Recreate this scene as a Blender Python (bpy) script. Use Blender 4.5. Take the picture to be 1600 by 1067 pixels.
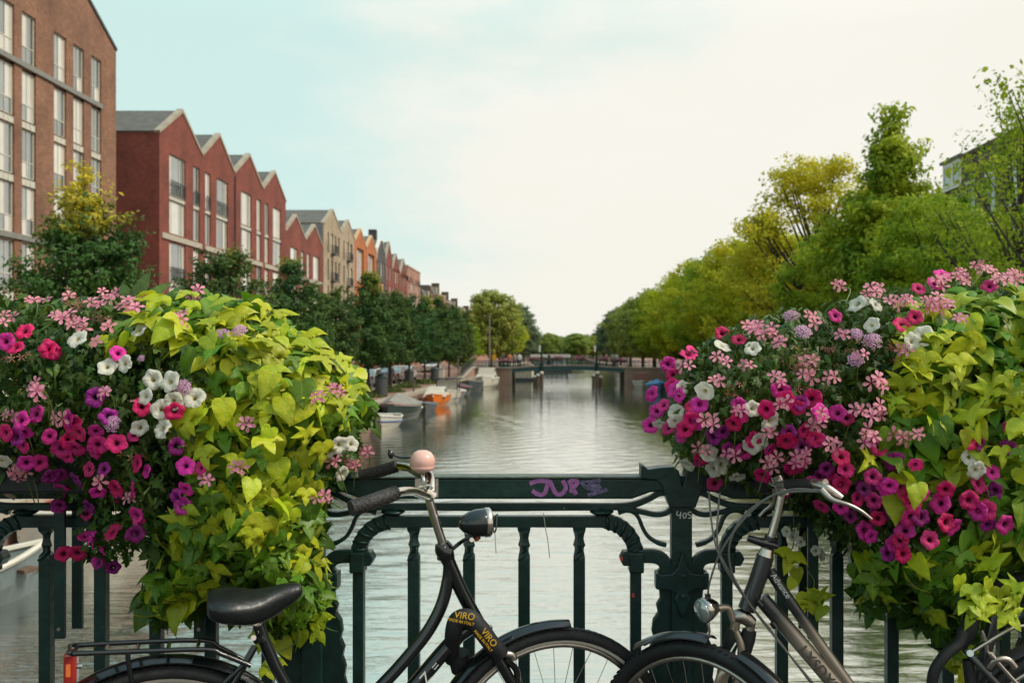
import bpy, math, random
import numpy as np
from mathutils import Vector, Matrix, noise
R_ = math.radians
for o in list(bpy.data.objects): bpy.data.objects.remove(o)
S = bpy.context.scene
C = S.collection
# ------------------------------------------------------------------ camera, sky, sun, exposure
F, VX, VY, CZ = 1556.0, 870.0, 552.0, 3.4      # the canal axis is +Y, water is z = 0
cd = bpy.data.cameras.new('camera'); cam = bpy.data.objects.new('camera', cd); C.objects.link(cam)
cam.location = (0, 0, CZ); cam.rotation_euler = (R_(90), 0, 0)
cd.sensor_width = 36; cd.lens = F * 36 / 1600
cd.shift_x = -70 / 1600; cd.shift_y = 18.5 / 1600
cd.clip_start = .1; cd.clip_end = 6000
cd.dof.use_dof = True; cd.dof.focus_distance = 2.85; cd.dof.aperture_fstop = 6.3
S.camera = cam
SUN_EL, SUN_AZ = 46, 100                          # azimuth clockwise from +Y
w = bpy.data.worlds.new('World'); S.world = w; w.use_nodes = True
nt = w.node_tree; N = nt.nodes; L = nt.links; N.clear()
def nd(t, **k):
    n = N.new(t)
    for a, b in k.items(): setattr(n, a, b)
    return n
def mth(op, a, b=None, c=None, clamp=False):
    n = nd('ShaderNodeMath', operation=op); n.use_clamp = clamp
    for i, v in enumerate((a, b, c)):
        if v is None: continue
        if isinstance(v, (int, float)): n.inputs[i].default_value = v
        else: L.new(v, n.inputs[i])
    return n.outputs[0]
def mixc(f, a, b):
    n = nd('ShaderNodeMix', data_type='RGBA')
    for i, v in ((0, f), (6, a), (7, b)):
        if isinstance(v, (int, float, tuple)): n.inputs[i].default_value = v if not isinstance(v, tuple) else (*v, 1)
        else: L.new(v, n.inputs[i])
    return n.outputs[2]
sky = nd('ShaderNodeTexSky', sky_type='NISHITA'); sky.sun_disc = False
sky.sun_elevation = R_(SUN_EL); sky.sun_rotation = R_(SUN_AZ); sky.dust_density = 2.0; sky.air_density = 1.0
tc = nd('ShaderNodeTexCoord'); nv = nd('ShaderNodeVectorMath', operation='NORMALIZE'); L.new(tc.outputs['Generated'], nv.inputs[0])
sp = nd('ShaderNodeSeparateXYZ'); L.new(nv.outputs[0], sp.inputs[0])
n1 = nd('ShaderNodeTexNoise'); n1.inputs['Scale'].default_value = 3.2; n1.inputs['Detail'].default_value = 7; n1.inputs['Roughness'].default_value = .55
mp = nd('ShaderNodeMapping'); mp.inputs['Scale'].default_value = (1, 1, 2.6); L.new(nv.outputs[0], mp.inputs[0]); L.new(mp.outputs[0], n1.inputs['Vector'])
# cloud sheet: thick to the right and low down, breaking up to clear sky at the upper left
cl = mth('ADD', mth('MULTIPLY', sp.outputs[0], 2.6), mth('MULTIPLY', mth('SUBTRACT', n1.outputs[0], .5), 2.2))
cl = mth('ADD', cl, mth('MULTIPLY', mth('SUBTRACT', .16, sp.outputs[2]), 2.2))
cl = mth('ADD', cl, .92, clamp=True)
ss = nd('ShaderNodeMapRange', interpolation_type='SMOOTHSTEP'); L.new(cl, ss.inputs[0]); cl = ss.outputs[0]
n2 = nd('ShaderNodeTexNoise'); n2.inputs['Scale'].default_value = 2.2; n2.inputs['Detail'].default_value = 5; L.new(mp.outputs[0], n2.inputs['Vector'])
K = 10.0   # radiances below are divided by the 0.1 strength of the Background
cloudc = mixc(n2.outputs[0], (.88 * K, .86 * K, .76 * K), (1.0 * K, .98 * K, .91 * K))
hs = nd('ShaderNodeHueSaturation'); L.new(sky.outputs[0], hs.inputs['Color']); hs.inputs['Hue'].default_value = .455; hs.inputs['Saturation'].default_value = .95; hs.inputs['Value'].default_value = 1.25
zf0 = nd('ShaderNodeMapRange'); L.new(sp.outputs[2], zf0.inputs[0]); zf0.inputs[1].default_value = .33; zf0.inputs[2].default_value = .62; zf0.inputs[3].default_value = .88; zf0.inputs[4].default_value = .2
clear = mixc(zf0.outputs[0], hs.outputs[0], (.68 * K, .90 * K, .85 * K))
col = mixc(cl, clear, cloudc)
zb_ = nd('ShaderNodeMapRange'); L.new(sp.outputs[2], zb_.inputs[0]); zb_.inputs[1].default_value = .3; zb_.inputs[2].default_value = 1; zb_.inputs[3].default_value = 1; zb_.inputs[4].default_value = 1.9   # overcast skies brighten towards the zenith
sc_ = nd('ShaderNodeVectorMath', operation='SCALE'); L.new(col, sc_.inputs[0]); L.new(zb_.outputs[0], sc_.inputs['Scale']); col = sc_.outputs[0]
bg = nd('ShaderNodeBackground'); bg.inputs[1].default_value = .1; L.new(col, bg.inputs[0])
wo = nd('ShaderNodeOutputWorld'); L.new(bg.outputs[0], wo.inputs[0])
ld = bpy.data.lights.new('sun', 'SUN'); ld.energy = 2.6; ld.angle = R_(11); ld.color = (1, .93, .8)
sun = bpy.data.objects.new('sun', ld); C.objects.link(sun)
sd = Vector((math.sin(R_(SUN_AZ)) * math.cos(R_(SUN_EL)), math.cos(R_(SUN_AZ)) * math.cos(R_(SUN_EL)), math.sin(R_(SUN_EL))))
sun.rotation_euler = sd.to_track_quat('Z', 'Y').to_euler()
S.view_settings.view_transform = 'Standard'; S.view_settings.look = 'None'; S.view_settings.gamma = 1; S.view_settings.exposure = 0
S.cycles.max_bounces = 6; S.cycles.transparent_max_bounces = 8; S.cycles.use_denoising = True; S.cycles.caustics_reflective = False; S.cycles.caustics_refractive = False

# ------------------------------------------------------------------ materials
MATS = {}
def mat(name, col=(.5, .5, .5), rough=.6, metal=0, var=.15, scale=6.0, bump=0.0, bscale=40.0, col2=None, spec=.5, rand=0.0, trans=0.0, coat=0.0, ior=None, vscale=None, hue_rand=0.0):
    if name in MATS: return MATS[name]
    m = bpy.data.materials.new(name); m.use_nodes = True; MATS[name] = m
    t = m.node_tree; n = t.nodes; l = t.links; b = n['Principled BSDF']
    b.inputs['Roughness'].default_value = rough; b.inputs['Metallic'].default_value = metal
    b.inputs['Specular IOR Level'].default_value = spec; b.inputs['Coat Weight'].default_value = coat
    if ior: b.inputs['IOR'].default_value = ior
    tcn = n.new('ShaderNodeTexCoord'); mpn = n.new('ShaderNodeMapping'); l.new(tcn.outputs['Object'], mpn.inputs[0])
    if vscale: mpn.inputs['Scale'].default_value = vscale
    nz = n.new('ShaderNodeTexNoise'); nz.inputs['Scale'].default_value = scale; nz.inputs['Detail'].default_value = 5; l.new(mpn.outputs[0], nz.inputs['Vector'])
    mr = n.new('ShaderNodeMapRange'); mr.inputs[1].default_value = .3; mr.inputs[2].default_value = .7; l.new(nz.outputs[0], mr.inputs[0])
    mx = n.new('ShaderNodeMix'); mx.data_type = 'RGBA'; l.new(mr.outputs[0], mx.inputs[0])
    c2 = col2 or tuple(c * (1 + var) for c in col); c1 = col if col2 else tuple(c * (1 - var) for c in col)
    mx.inputs[6].default_value = (*c1, 1); mx.inputs[7].default_value = (*c2, 1)
    out = mx.outputs[2]
    if rand or hue_rand:
        oi = n.new('ShaderNodeObjectInfo'); h = n.new('ShaderNodeHueSaturation')
        r1 = n.new('ShaderNodeMapRange'); r1.inputs[3].default_value = 1 - rand; r1.inputs[4].default_value = 1 + rand
        r2 = n.new('ShaderNodeMapRange'); r2.inputs[3].default_value = .5 - hue_rand; r2.inputs[4].default_value = .5 + hue_rand
        wn = n.new('ShaderNodeTexWhiteNoise'); wn.noise_dimensions = '1D'; l.new(oi.outputs['Random'], wn.inputs['W'])
        l.new(oi.outputs['Random'], r1.inputs[0]); l.new(wn.outputs['Value'], r2.inputs[0])
        l.new(r1.outputs[0], h.inputs['Value']); l.new(r2.outputs[0], h.inputs['Hue']); l.new(out, h.inputs['Color']); out = h.outputs[0]
    l.new(out, b.inputs['Base Color'])
    if bump:
        n3 = n.new('ShaderNodeTexNoise'); n3.inputs['Scale'].default_value = bscale; n3.inputs['Detail'].default_value = 4; l.new(mpn.outputs[0], n3.inputs['Vector'])
        bp = n.new('ShaderNodeBump'); bp.inputs['Strength'].default_value = bump; bp.inputs['Distance'].default_value = .02
        l.new(n3.outputs[0], bp.inputs['Height']); l.new(bp.outputs[0], b.inputs['Normal'])
        rr = n.new('ShaderNodeMapRange'); rr.inputs[3].default_value = max(0.02, rough - .12); rr.inputs[4].default_value = min(1, rough + .15)
        l.new(n3.outputs[0], rr.inputs[0]); l.new(rr.outputs[0], b.inputs['Roughness'])
    if trans:
        tr = n.new('ShaderNodeBsdfTranslucent'); l.new(out, tr.inputs[0]); ms = n.new('ShaderNodeMixShader'); ms.inputs[0].default_value = trans
        l.new(b.outputs[0], ms.inputs[1]); l.new(tr.outputs[0], ms.inputs[2]); l.new(ms.outputs[0], n['Material Output'].inputs[0])
    m.diffuse_color = (*col, 1)
    return m
def brick(name, c1, c2, mortar=(.25, .22, .2), bw=.21, bh=.065, flat=False, rand=0):
    m = bpy.data.materials.new(name); m.use_nodes = True; MATS[name] = m
    t = m.node_tree; n = t.nodes; l = t.links; b = n['Principled BSDF']; b.inputs['Roughness'].default_value = .88
    tcn = n.new('ShaderNodeTexCoord'); s = n.new('ShaderNodeSeparateXYZ'); l.new(tcn.outputs['Object'], s.inputs[0])
    ad = n.new('ShaderNodeMath'); ad.operation = 'ADD'; l.new(s.outputs[0], ad.inputs[0]); l.new(s.outputs[1], ad.inputs[1])
    cb = n.new('ShaderNodeCombineXYZ')
    if flat: l.new(s.outputs[0], cb.inputs[0]); l.new(s.outputs[1], cb.inputs[1])
    else: l.new(ad.outputs[0], cb.inputs[0]); l.new(s.outputs[2], cb.inputs[1])
    br = n.new('ShaderNodeTexBrick'); l.new(cb.outputs[0], br.inputs['Vector']); br.inputs['Scale'].default_value = 1
    br.inputs['Brick Width'].default_value = bw; br.inputs['Row Height'].default_value = bh; br.inputs['Mortar Size'].default_value = .006
    br.inputs['Color1'].default_value = (*c1, 1); br.inputs['Color2'].default_value = (*c2, 1); br.inputs['Mortar'].default_value = (*mortar, 1)
    nz = n.new('ShaderNodeTexNoise'); nz.inputs['Scale'].default_value = .35; nz.inputs['Detail'].default_value = 8; nz.inputs['Roughness'].default_value = .65; l.new(tcn.outputs['Object'], nz.inputs['Vector'])
    mr = n.new('ShaderNodeMapRange'); mr.inputs[1].default_value = .3; mr.inputs[2].default_value = .7; mr.inputs[3].default_value = .62; mr.inputs[4].default_value = 1.28; l.new(nz.outputs[0], mr.inputs[0])
    nf = n.new('ShaderNodeTexNoise'); nf.inputs['Scale'].default_value = 3.2; nf.inputs['Detail'].default_value = 6; nf.inputs['Roughness'].default_value = .8; l.new(tcn.outputs['Object'], nf.inputs['Vector']); mf = n.new('ShaderNodeMapRange'); mf.inputs[1].default_value = .3; mf.inputs[2].default_value = .7; mf.inputs[3].default_value = .72; mf.inputs[4].default_value = 1.28; l.new(nf.outputs[0], mf.inputs[0]); mm = n.new('ShaderNodeMath'); mm.operation = 'MULTIPLY'; l.new(mr.outputs[0], mm.inputs[0]); l.new(mf.outputs[0], mm.inputs[1])
    h = n.new('ShaderNodeHueSaturation'); l.new(mm.outputs[0], h.inputs['Value']); l.new(br.outputs[0], h.inputs['Color']); l.new(h.outputs[0], b.inputs['Base Color'])
    return m

# ------------------------------------------------------------------ mesh helpers
def link(o, parent=None):
    C.objects.link(o)
    if parent is not None: o.parent = parent
    return o
def tag(o, label=None, cat=None, group=None, kind=None):
    for k, v in (('label', label), ('category', cat), ('group', group), ('kind', kind)):
        if v: o[k] = v
    return o
def empty(name, loc, rz=0, label=None, cat=None, group=None):
    o = bpy.data.objects.new(name, None); o.location = loc; o.rotation_euler = (0, 0, rz); C.objects.link(o)
    o.empty_display_size = .2
    return tag(o, label, cat, group)
def inst(src, parent=None, loc=None, rot=None, name=None, mw=None, scale=None):
    o = bpy.data.objects.new(name or src.name.split('.')[0], src.data) if not isinstance(src, bpy.types.Mesh) else bpy.data.objects.new(name, src)
    link(o, parent)
    if mw is not None: o.matrix_basis = mw
    if loc is not None: o.location = loc
    if rot is not None: o.rotation_euler = rot
    if scale is not None: o.scale = scale if hasattr(scale, '__len__') else (scale,) * 3
    return o
def copy_tree(o, parent=None):
    c = o.copy(); C.objects.link(c); c.parent = parent
    for ch in o.children: copy_tree(ch, c)
    return c
class MB:
    def __init__(s): s.v = []; s.f = []; s.m = []
    def add(s, vs, fs, mi=0):
        k = len(s.v); s.v += [tuple(v) for v in vs]; s.f += [tuple(i + k for i in f) for f in fs]; s.m += [mi] * len(fs); return s
    def box(s, c, d, rz=0, mi=0, M=None):
        x, y, z = (q / 2 for q in d)
        vs = [Vector((a * x, b * y, e * z)) for a in (-1, 1) for b in (-1, 1) for e in (-1, 1)]
        m = Matrix.Rotation(rz, 3, 'Z') if M is None else M
        c = Vector(c)
        return s.add([m @ v + c for v in vs], [(0, 1, 3, 2), (4, 6, 7, 5), (0, 4, 5, 1), (2, 3, 7, 6), (0, 2, 6, 4), (1, 5, 7, 3)], mi)
    def b2(s, a, b, mi=0):
        return s.box([(p + q) / 2 for p, q in zip(a, b)], [abs(q - p) for p, q in zip(a, b)], mi=mi)
    def prism(s, poly, y0, y1, mi=0, ax='Y'):      # poly in (x,z) extruded along Y (or (y,z) along X / (x,y) along Z)
        n = len(poly)
        g = {'Y': lambda p, t: (p[0], t, p[1]), 'X': lambda p, t: (t, p[0], p[1]), 'Z': lambda p, t: (p[0], p[1], t)}[ax]
        vs = [g(p, y0) for p in poly] + [g(p, y1) for p in poly]
        ar = sum(poly[i][0] * poly[(i + 1) % n][1] - poly[(i + 1) % n][0] * poly[i][1] for i in range(n))
        fs = [tuple(range(n)), tuple(range(2 * n - 1, n - 1, -1))] + [(i, i + n, (i + 1) % n + n, (i + 1) % n) for i in range(n)]
        flip = (ar < 0) ^ (y1 < y0) ^ (ax != 'Y')
        if flip: fs = [f[::-1] for f in fs]
        return s.add(vs, fs, mi)
    def tube(s, pts, r, n=8, caps=True, mi=0, flat=None):
        pts = [Vector(p) for p in pts]; k = len(pts); rs = [float(np.interp(i / max(1, k - 1) * (len(r) - 1), range(len(r)), r)) for i in range(k)] if hasattr(r, '__len__') else [r] * k
        up = None; rings = []
        for i, p in enumerate(pts):
            t = (pts[min(i + 1, k - 1)] - pts[max(i - 1, 0)]).normalized()
            if up is None: up = t.orthogonal().normalized()
            up = (up - t * up.dot(t)).normalized(); sd_ = t.cross(up)
            rings.append([p + (up * math.cos(a) + sd_ * math.sin(a)) * rs[i] for a in (2 * math.pi * j / n for j in range(n))])
        return s.loft(rings, caps, mi)
    def loft(s, rings, caps=True, mi=0):
        n = len(rings[0]); vs = [v for r in rings for v in r]; fs = []
        for i in range(len(rings) - 1):
            for j in range(n):
                a, b = i * n + j, i * n + (j + 1) % n
                fs.append((a, b, b + n, a + n))
        if caps: fs += [tuple(range(n - 1, -1, -1)), tuple(range((len(rings) - 1) * n, len(rings) * n))]
        return s.add(vs, fs, mi)
    def bar(s, path, w, d, y=0, mi=0):              # rectangular section swept along (x,z) points, width w in plane, depth d along Y
        k = len(path); ws = w if hasattr(w, '__len__') else [w] * k; rings = []
        for i, (x, z) in enumerate(path):
            a = path[max(i - 1, 0)]; b = path[min(i + 1, k - 1)]
            t = Vector((b[0] - a[0], b[1] - a[1])).normalized(); nx, nz = -t.y * ws[i] / 2, t.x * ws[i] / 2
            rings.append([(x + nx, y - d / 2, z + nz), (x - nx, y - d / 2, z - nz), (x - nx, y + d / 2, z - nz), (x + nx, y + d / 2, z + nz)])
        return s.loft(rings, True, mi)
    def lathe(s, prof, n=16, M=None, mi=0, caps=True):   # profile (r, z)
        M = M or Matrix.Identity(4)
        rings = [[M @ Vector((r * math.cos(a), r * math.sin(a), z)) for a in (2 * math.pi * j / n for j in range(n))] for r, z in prof]
        return s.loft(rings, caps, mi)
    def mesh(s, name, mats, smooth=False):
        me = bpy.data.meshes.new(name); me.from_pydata([tuple(v) for v in s.v], [], s.f)
        for m in (mats if isinstance(mats, (list, tuple)) else [mats]): me.materials.append(m)
        if len(set(s.m)) > 1: me.polygons.foreach_set('material_index', s.m)
        if smooth: me.polygons.foreach_set('use_smooth', [True] * len(s.f))
        me.update(); return me
    def build(s, name, mats, parent=None, origin=None, smooth=False, bevel=0, auto=False):
        if origin is not None:
            ox, oy, oz = origin; s.v = [(a - ox, b - oy, c - oz) for a, b, c in s.v]
        o = bpy.data.objects.new(name, s.mesh(name, mats, smooth or auto)); link(o, parent)
        if auto:
            try: o.data.set_sharp_from_angle(angle=R_(40))
            except Exception: pass
        if bevel:
            b = o.modifiers.new('bevel', 'BEVEL'); b.width = bevel; b.segments = 2; b.limit_method = 'ANGLE'; b.angle_limit = R_(40)
        return o
def smoothpath(pts, n=6):
    pts = [Vector(p) for p in pts]; out = []
    for i in range(len(pts) - 1):
        p0, p1, p2, p3 = pts[max(i - 1, 0)], pts[i], pts[i + 1], pts[min(i + 2, len(pts) - 1)]
        for j in range(n):
            t = j / n
            out.append(.5 * ((2 * p1) + (p2 - p0) * t + (2 * p0 - 5 * p1 + 4 * p2 - p3) * t * t + (3 * p1 - p0 - 3 * p2 + p3) * t ** 3))
    out.append(pts[-1]); return out
def pt(px, py, d): return Vector(((px - VX) * d / F, d, CZ - (py - VY) * d / F))

# ------------------------------------------------------------------ shared materials
m_rail = mat('rail_paint', (.008, .033, .027), .36, var=.35, scale=14, bump=.10, bscale=38, spec=.4)
def specks(m, colr, scale=70, th=.70, soft=.02, sx=(1, 1, 1)):
    t = m.node_tree; n = t.nodes; l = t.links; b = n['Principled BSDF']; src = b.inputs['Base Color'].links[0].from_socket
    tcn = n.new('ShaderNodeTexCoord'); mp_ = n.new('ShaderNodeMapping'); mp_.inputs['Scale'].default_value = sx; l.new(tcn.outputs['Object'], mp_.inputs[0]); q = n.new('ShaderNodeTexNoise'); q.inputs['Scale'].default_value = scale; q.inputs['Detail'].default_value = 6; q.inputs['Roughness'].default_value = .7; l.new(mp_.outputs[0], q.inputs['Vector'])
    r = n.new('ShaderNodeMapRange'); r.inputs[1].default_value = th; r.inputs[2].default_value = th + soft; l.new(q.outputs[0], r.inputs[0]); x = n.new('ShaderNodeMix'); x.data_type = 'RGBA'; l.new(r.outputs[0], x.inputs[0]); l.new(src, x.inputs[6]); x.inputs[7].default_value = (*colr, 1); l.new(x.outputs[2], b.inputs['Base Color'])
specks(m_rail, (.13, .17, .14), 48, .68); specks(m_rail, (.09, .05, .03), 16, .72, .04)
m_railtop = mat('rail_pale_top', (.08, .10, .075), .45, var=.3, scale=30, bump=.3)  # paler tone for the upper face of the top rail
m_chrome = mat('chrome', (.62, .56, .5), .16, metal=1, var=.1, scale=30)
m_steel = mat('brushed_steel', (.45, .4, .35), .32, metal=1, var=.15, scale=30)
m_black = mat('black_paint', (.006, .008, .008), .2, var=.2, coat=.6, spec=.5)
m_rubber = mat('black_rubber', (.012, .013, .013), .62, var=.3, scale=60, bump=.15, bscale=220)
m_stone = mat('pale_stone', (.36, .31, .24), .85, var=.2, scale=2)
m_white = mat('white_paint', (.72, .69, .6), .4, var=.08)
m_frame = mat('window_frame_paint', (.56, .54, .46), .5, var=.1)
m_glass = mat('window_glass', (.16, .19, .18), .04, var=.3, scale=.6, spec=1.0, ior=2.2, rand=.5)
m_blind = mat('window_blind', (.64, .62, .54), .12, var=.08, scale=1, spec=1.0, ior=1.9, rand=.12)
m_dkmetal = mat('dark_metal', (.02, .03, .032), .45, var=.2)
m_roof = mat('roof_slate', (.12, .115, .10), .75, var=.2, scale=2)
m_brick_red = brick('red_brick', (.165, .032, .020), (.235, .048, .030), (.2, .10, .07))
m_brick_brown = brick('brown_brick', (.18, .078, .042), (.27, .122, .068), (.24, .17, .12))
m_brick_old = brick('old_quay_brick', (.27, .145, .10), (.36, .21, .15), (.28, .24, .2))
m_brick_tan = brick('tan_brick', (.34, .26, .17), (.42, .33, .22), (.36, .30, .22))
m_brick_or = brick('orange_brick', (.42, .12, .035), (.52, .17, .055), (.3, .14, .08))
m_brick_dk = brick('dark_brick', (.055, .055, .055), (.085, .08, .078), (.08, .08, .08))
m_brick_pk = brick('faded_brick', (.33, .15, .10), (.40, .20, .14), (.32, .25, .2))
m_brick_rt = brick('umber_brick', (.10, .060, .040), (.15, .085, .055), (.16, .13, .1))
m_pave = brick('clinker_paving', (.24, .125, .09), (.32, .175, .13), (.2, .15, .12), bw=.2, bh=.1, flat=True)
m_asph = mat('asphalt', (.06, .058, .054), .9, var=.2, scale=3, bump=.3)
# ------------------------------------------------------------------ water, banks, streets
def water():
    # ripples are real geometry: directional waves, finer close by, in patches of calmer and rougher water
    rs = np.random.RandomState(12); ys = [3.7]
    while ys[-1] < 640: ys.append(ys[-1] + max(.055, .0042 * ys[-1]))
    ys = np.array(ys); dy = np.gradient(ys); xs = np.concatenate([np.arange(-60, -10, 5.0), np.arange(-10, 13, .115), np.arange(13, 61, 5.0)])
    X, Y = np.meshgrid(xs, ys); DY = np.repeat(dy[:, None], len(xs), 1); Z = np.zeros_like(X)
    patch = np.zeros_like(X)
    for k in range(7): kx, ky, ph = rs.normal(0, .35), rs.normal(0, .13), rs.uniform(0, 6.3); patch += np.sin(kx * X + ky * Y + ph + .8 * np.sin(.21 * X + .05 * Y + ph))
    patch = 1 / (1 + np.exp(-(patch - .2) * 1.1))
    for k in range(56):
        lam = math.exp(rs.uniform(math.log(.2), math.log(1.1))); th = rs.normal(math.pi / 2 + .12, .55); kk = 2 * math.pi / lam; kx, ky = kk * math.cos(th), kk * math.sin(th)
        amp = .0105 * lam ** .95 * rs.uniform(.5, 1.2) * (1.0 if lam > .5 else 1.2)
        lim = np.clip((lam / (DY * 2.3) - 1) * 1.5, 0, 1) * np.clip((lam / abs(math.cos(th) + 1e-3) / .3 - 1), 0, 1)
        Z += amp * .10 * lim * (.45 + 1.0 * patch) * np.sin(kx * X + ky * Y + rs.uniform(0, 6.3) + .6 * np.sin(.37 * X + .23 * Y + k))
    Z *= ((X > -10) & (X < 13))
    n0, n1 = X.shape; V = np.stack([X, Y, Z], -1).reshape(-1, 3); i, j = np.meshgrid(np.arange(n0 - 1), np.arange(n1 - 1), indexing='ij'); a = (i * n1 + j).ravel(); Q = np.stack([a, a + 1, a + n1 + 1, a + n1], 1)
    me = bpy.data.meshes.new('water'); me.vertices.add(len(V)); me.vertices.foreach_set('co', V.reshape(-1)); me.loops.add(Q.size); me.loops.foreach_set('vertex_index', Q.reshape(-1).astype(np.int32)); me.polygons.add(len(Q)); me.polygons.foreach_set('loop_start', np.arange(0, Q.size, 4, dtype=np.int32)); me.polygons.foreach_set('use_smooth', np.ones(len(Q), dtype=bool)); me.update(calc_edges=True)
    m = bpy.data.materials.new('canal_water'); m.use_nodes = True; t = m.node_tree; n = t.nodes; l = t.links; b = n['Principled BSDF']
    b.inputs['Base Color'].default_value = (.70, .72, .66, 1); b.inputs['Roughness'].default_value = .04; b.inputs['IOR'].default_value = 1.33; b.inputs['Metallic'].default_value = .96
    b.inputs['Specular IOR Level'].default_value = .5
    tcn = n.new('ShaderNodeTexCoord')
    def nz(sx, sy, sc, det, rough=.5, dist=0):
        mp_ = n.new('ShaderNodeMapping'); mp_.inputs['Scale'].default_value = (sx, sy, 1); l.new(tcn.outputs['Object'], mp_.inputs[0])
        q = n.new('ShaderNodeTexNoise'); q.inputs['Scale'].default_value = sc; q.inputs['Detail'].default_value = det; q.inputs['Roughness'].default_value = rough; q.inputs['Distortion'].default_value = dist
        l.new(mp_.outputs[0], q.inputs['Vector']); return q.outputs[0]
    a = nz(.4, 2.2, 2.6, 3, .5, .5); c = nz(.55, 2.4, 11, 3); e = nz(.10, .03, 1, 3, .6, .4)
    ad = n.new('ShaderNodeMath'); ad.operation = 'MULTIPLY_ADD'; l.new(c, ad.inputs[0]); ad.inputs[1].default_value = .42; l.new(a, ad.inputs[2])
    mr = n.new('ShaderNodeMapRange'); mr.inputs[1].default_value = .38; mr.inputs[2].default_value = .62; mr.inputs[3].default_value = .35; mr.inputs[4].default_value = 1.0; l.new(e, mr.inputs[0])
    bp = n.new('ShaderNodeBump'); bp.inputs['Distance'].default_value = .026; sy = n.new('ShaderNodeSeparateXYZ'); l.new(tcn.outputs['Object'], sy.inputs[0]); fy = n.new('ShaderNodeMapRange'); fy.inputs[1].default_value = 9; fy.inputs[2].default_value = 45; fy.inputs[3].default_value = .85; fy.inputs[4].default_value = .22; l.new(sy.outputs[1], fy.inputs[0]); ml = n.new('ShaderNodeMath'); ml.operation = 'MULTIPLY'; l.new(mr.outputs[0], ml.inputs[0]); l.new(fy.outputs[0], ml.inputs[1]); l.new(ml.outputs[0], bp.inputs['Strength']); l.new(ad.outputs[0], bp.inputs['Height']); l.new(bp.outputs[0], b.inputs['Normal'])
    me.materials.append(m); tag(link(bpy.data.objects.new('water', me)), kind='structure')
    MB_ = MB(); MB_.add([(-60, -60, -.002), (60, -60, -.002), (60, 3.7, -.002), (-60, 3.7, -.002)], [(0, 1, 2, 3)]); tag(MB_.build('water', m), kind='structure')
water()
QZ = .95
def struct(mb, name, m, **k): return tag(mb.build(name, m, **k), kind='structure')
m_soil = mat('ground_soil', (.16, .13, .09), .9, var=.2, scale=.3)
mb = MB(); mb.b2((-1500, -200, -1.5), (-60, 3000, .7)); mb.b2((60, -200, -1.5), (1500, 3000, .7)); mb.b2((-60, 640, -1.5), (60, 3000, .7)); mb.b2((-60, -200, -1.5), (60, -60, .7)); struct(mb, 'ground', m_soil)
# left bank: kerb line at x=-9; brick footpath, road, far pavement
def bank(sx, x0):
    X = lambda x: sx * x
    mb = MB(); mb.b2((X(x0 + .0), -60, -1.2), (X(x0 + .5), 640, QZ - .25)); struct(mb, 'quay_wall', m_brick_old)
    mb = MB()
    y = 6.0; rnd = random.Random(3)
    blocks = []
    while y < 240:
        mb.b2((X(x0 - .06), y, QZ - .25), (X(x0 + .52), y + 1.19, QZ + rnd.uniform(0, .012))); y += 1.2
    mb.b2((X(x0 - .06), -60, QZ - .25), (X(x0 + .52), 6, QZ)); mb.b2((X(x0 - .06), 240, QZ - .25), (X(x0 + .52), 640, QZ))
    struct(mb, 'quay_coping', m_stone, bevel=.02)
    mb = MB(); mb.b2((X(x0 + .52), -60, -1.2), (X(x0 + 3.9), 640, QZ - .01)); struct(mb, 'pavement', m_pave)
    mb = MB(); mb.b2((X(x0 + 3.9), -60, -1.2), (X(x0 + 4.1), 640, QZ)); struct(mb, 'kerb', m_stone)
    mb = MB(); mb.b2((X(x0 + 4.1), -60, -1.2), (X(x0 + 13.5), 640, QZ - .12)); struct(mb, 'road', mat('street_brick', (.22, .15, .12), .85, var=.25, scale=1.5))
    mb = MB(); mb.b2((X(x0 + 13.5), -60, -1.2), (X(60), 640, QZ)); struct(mb, 'pavement', m_pave)
bank(-1, 9.0); bank(1, 12.0)
# the bridge we stand on
mb = MB(); mb.b2((-30, -9, 1.5), (30, 3.42, 1.93)); struct(mb, 'bridge_deck', m_asph)
mb = MB(); mb.b2((-30, 3.42, 1.35), (30, 3.6, 1.95)); struct(mb, 'bridge_edge_beam', m_stone)

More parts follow.
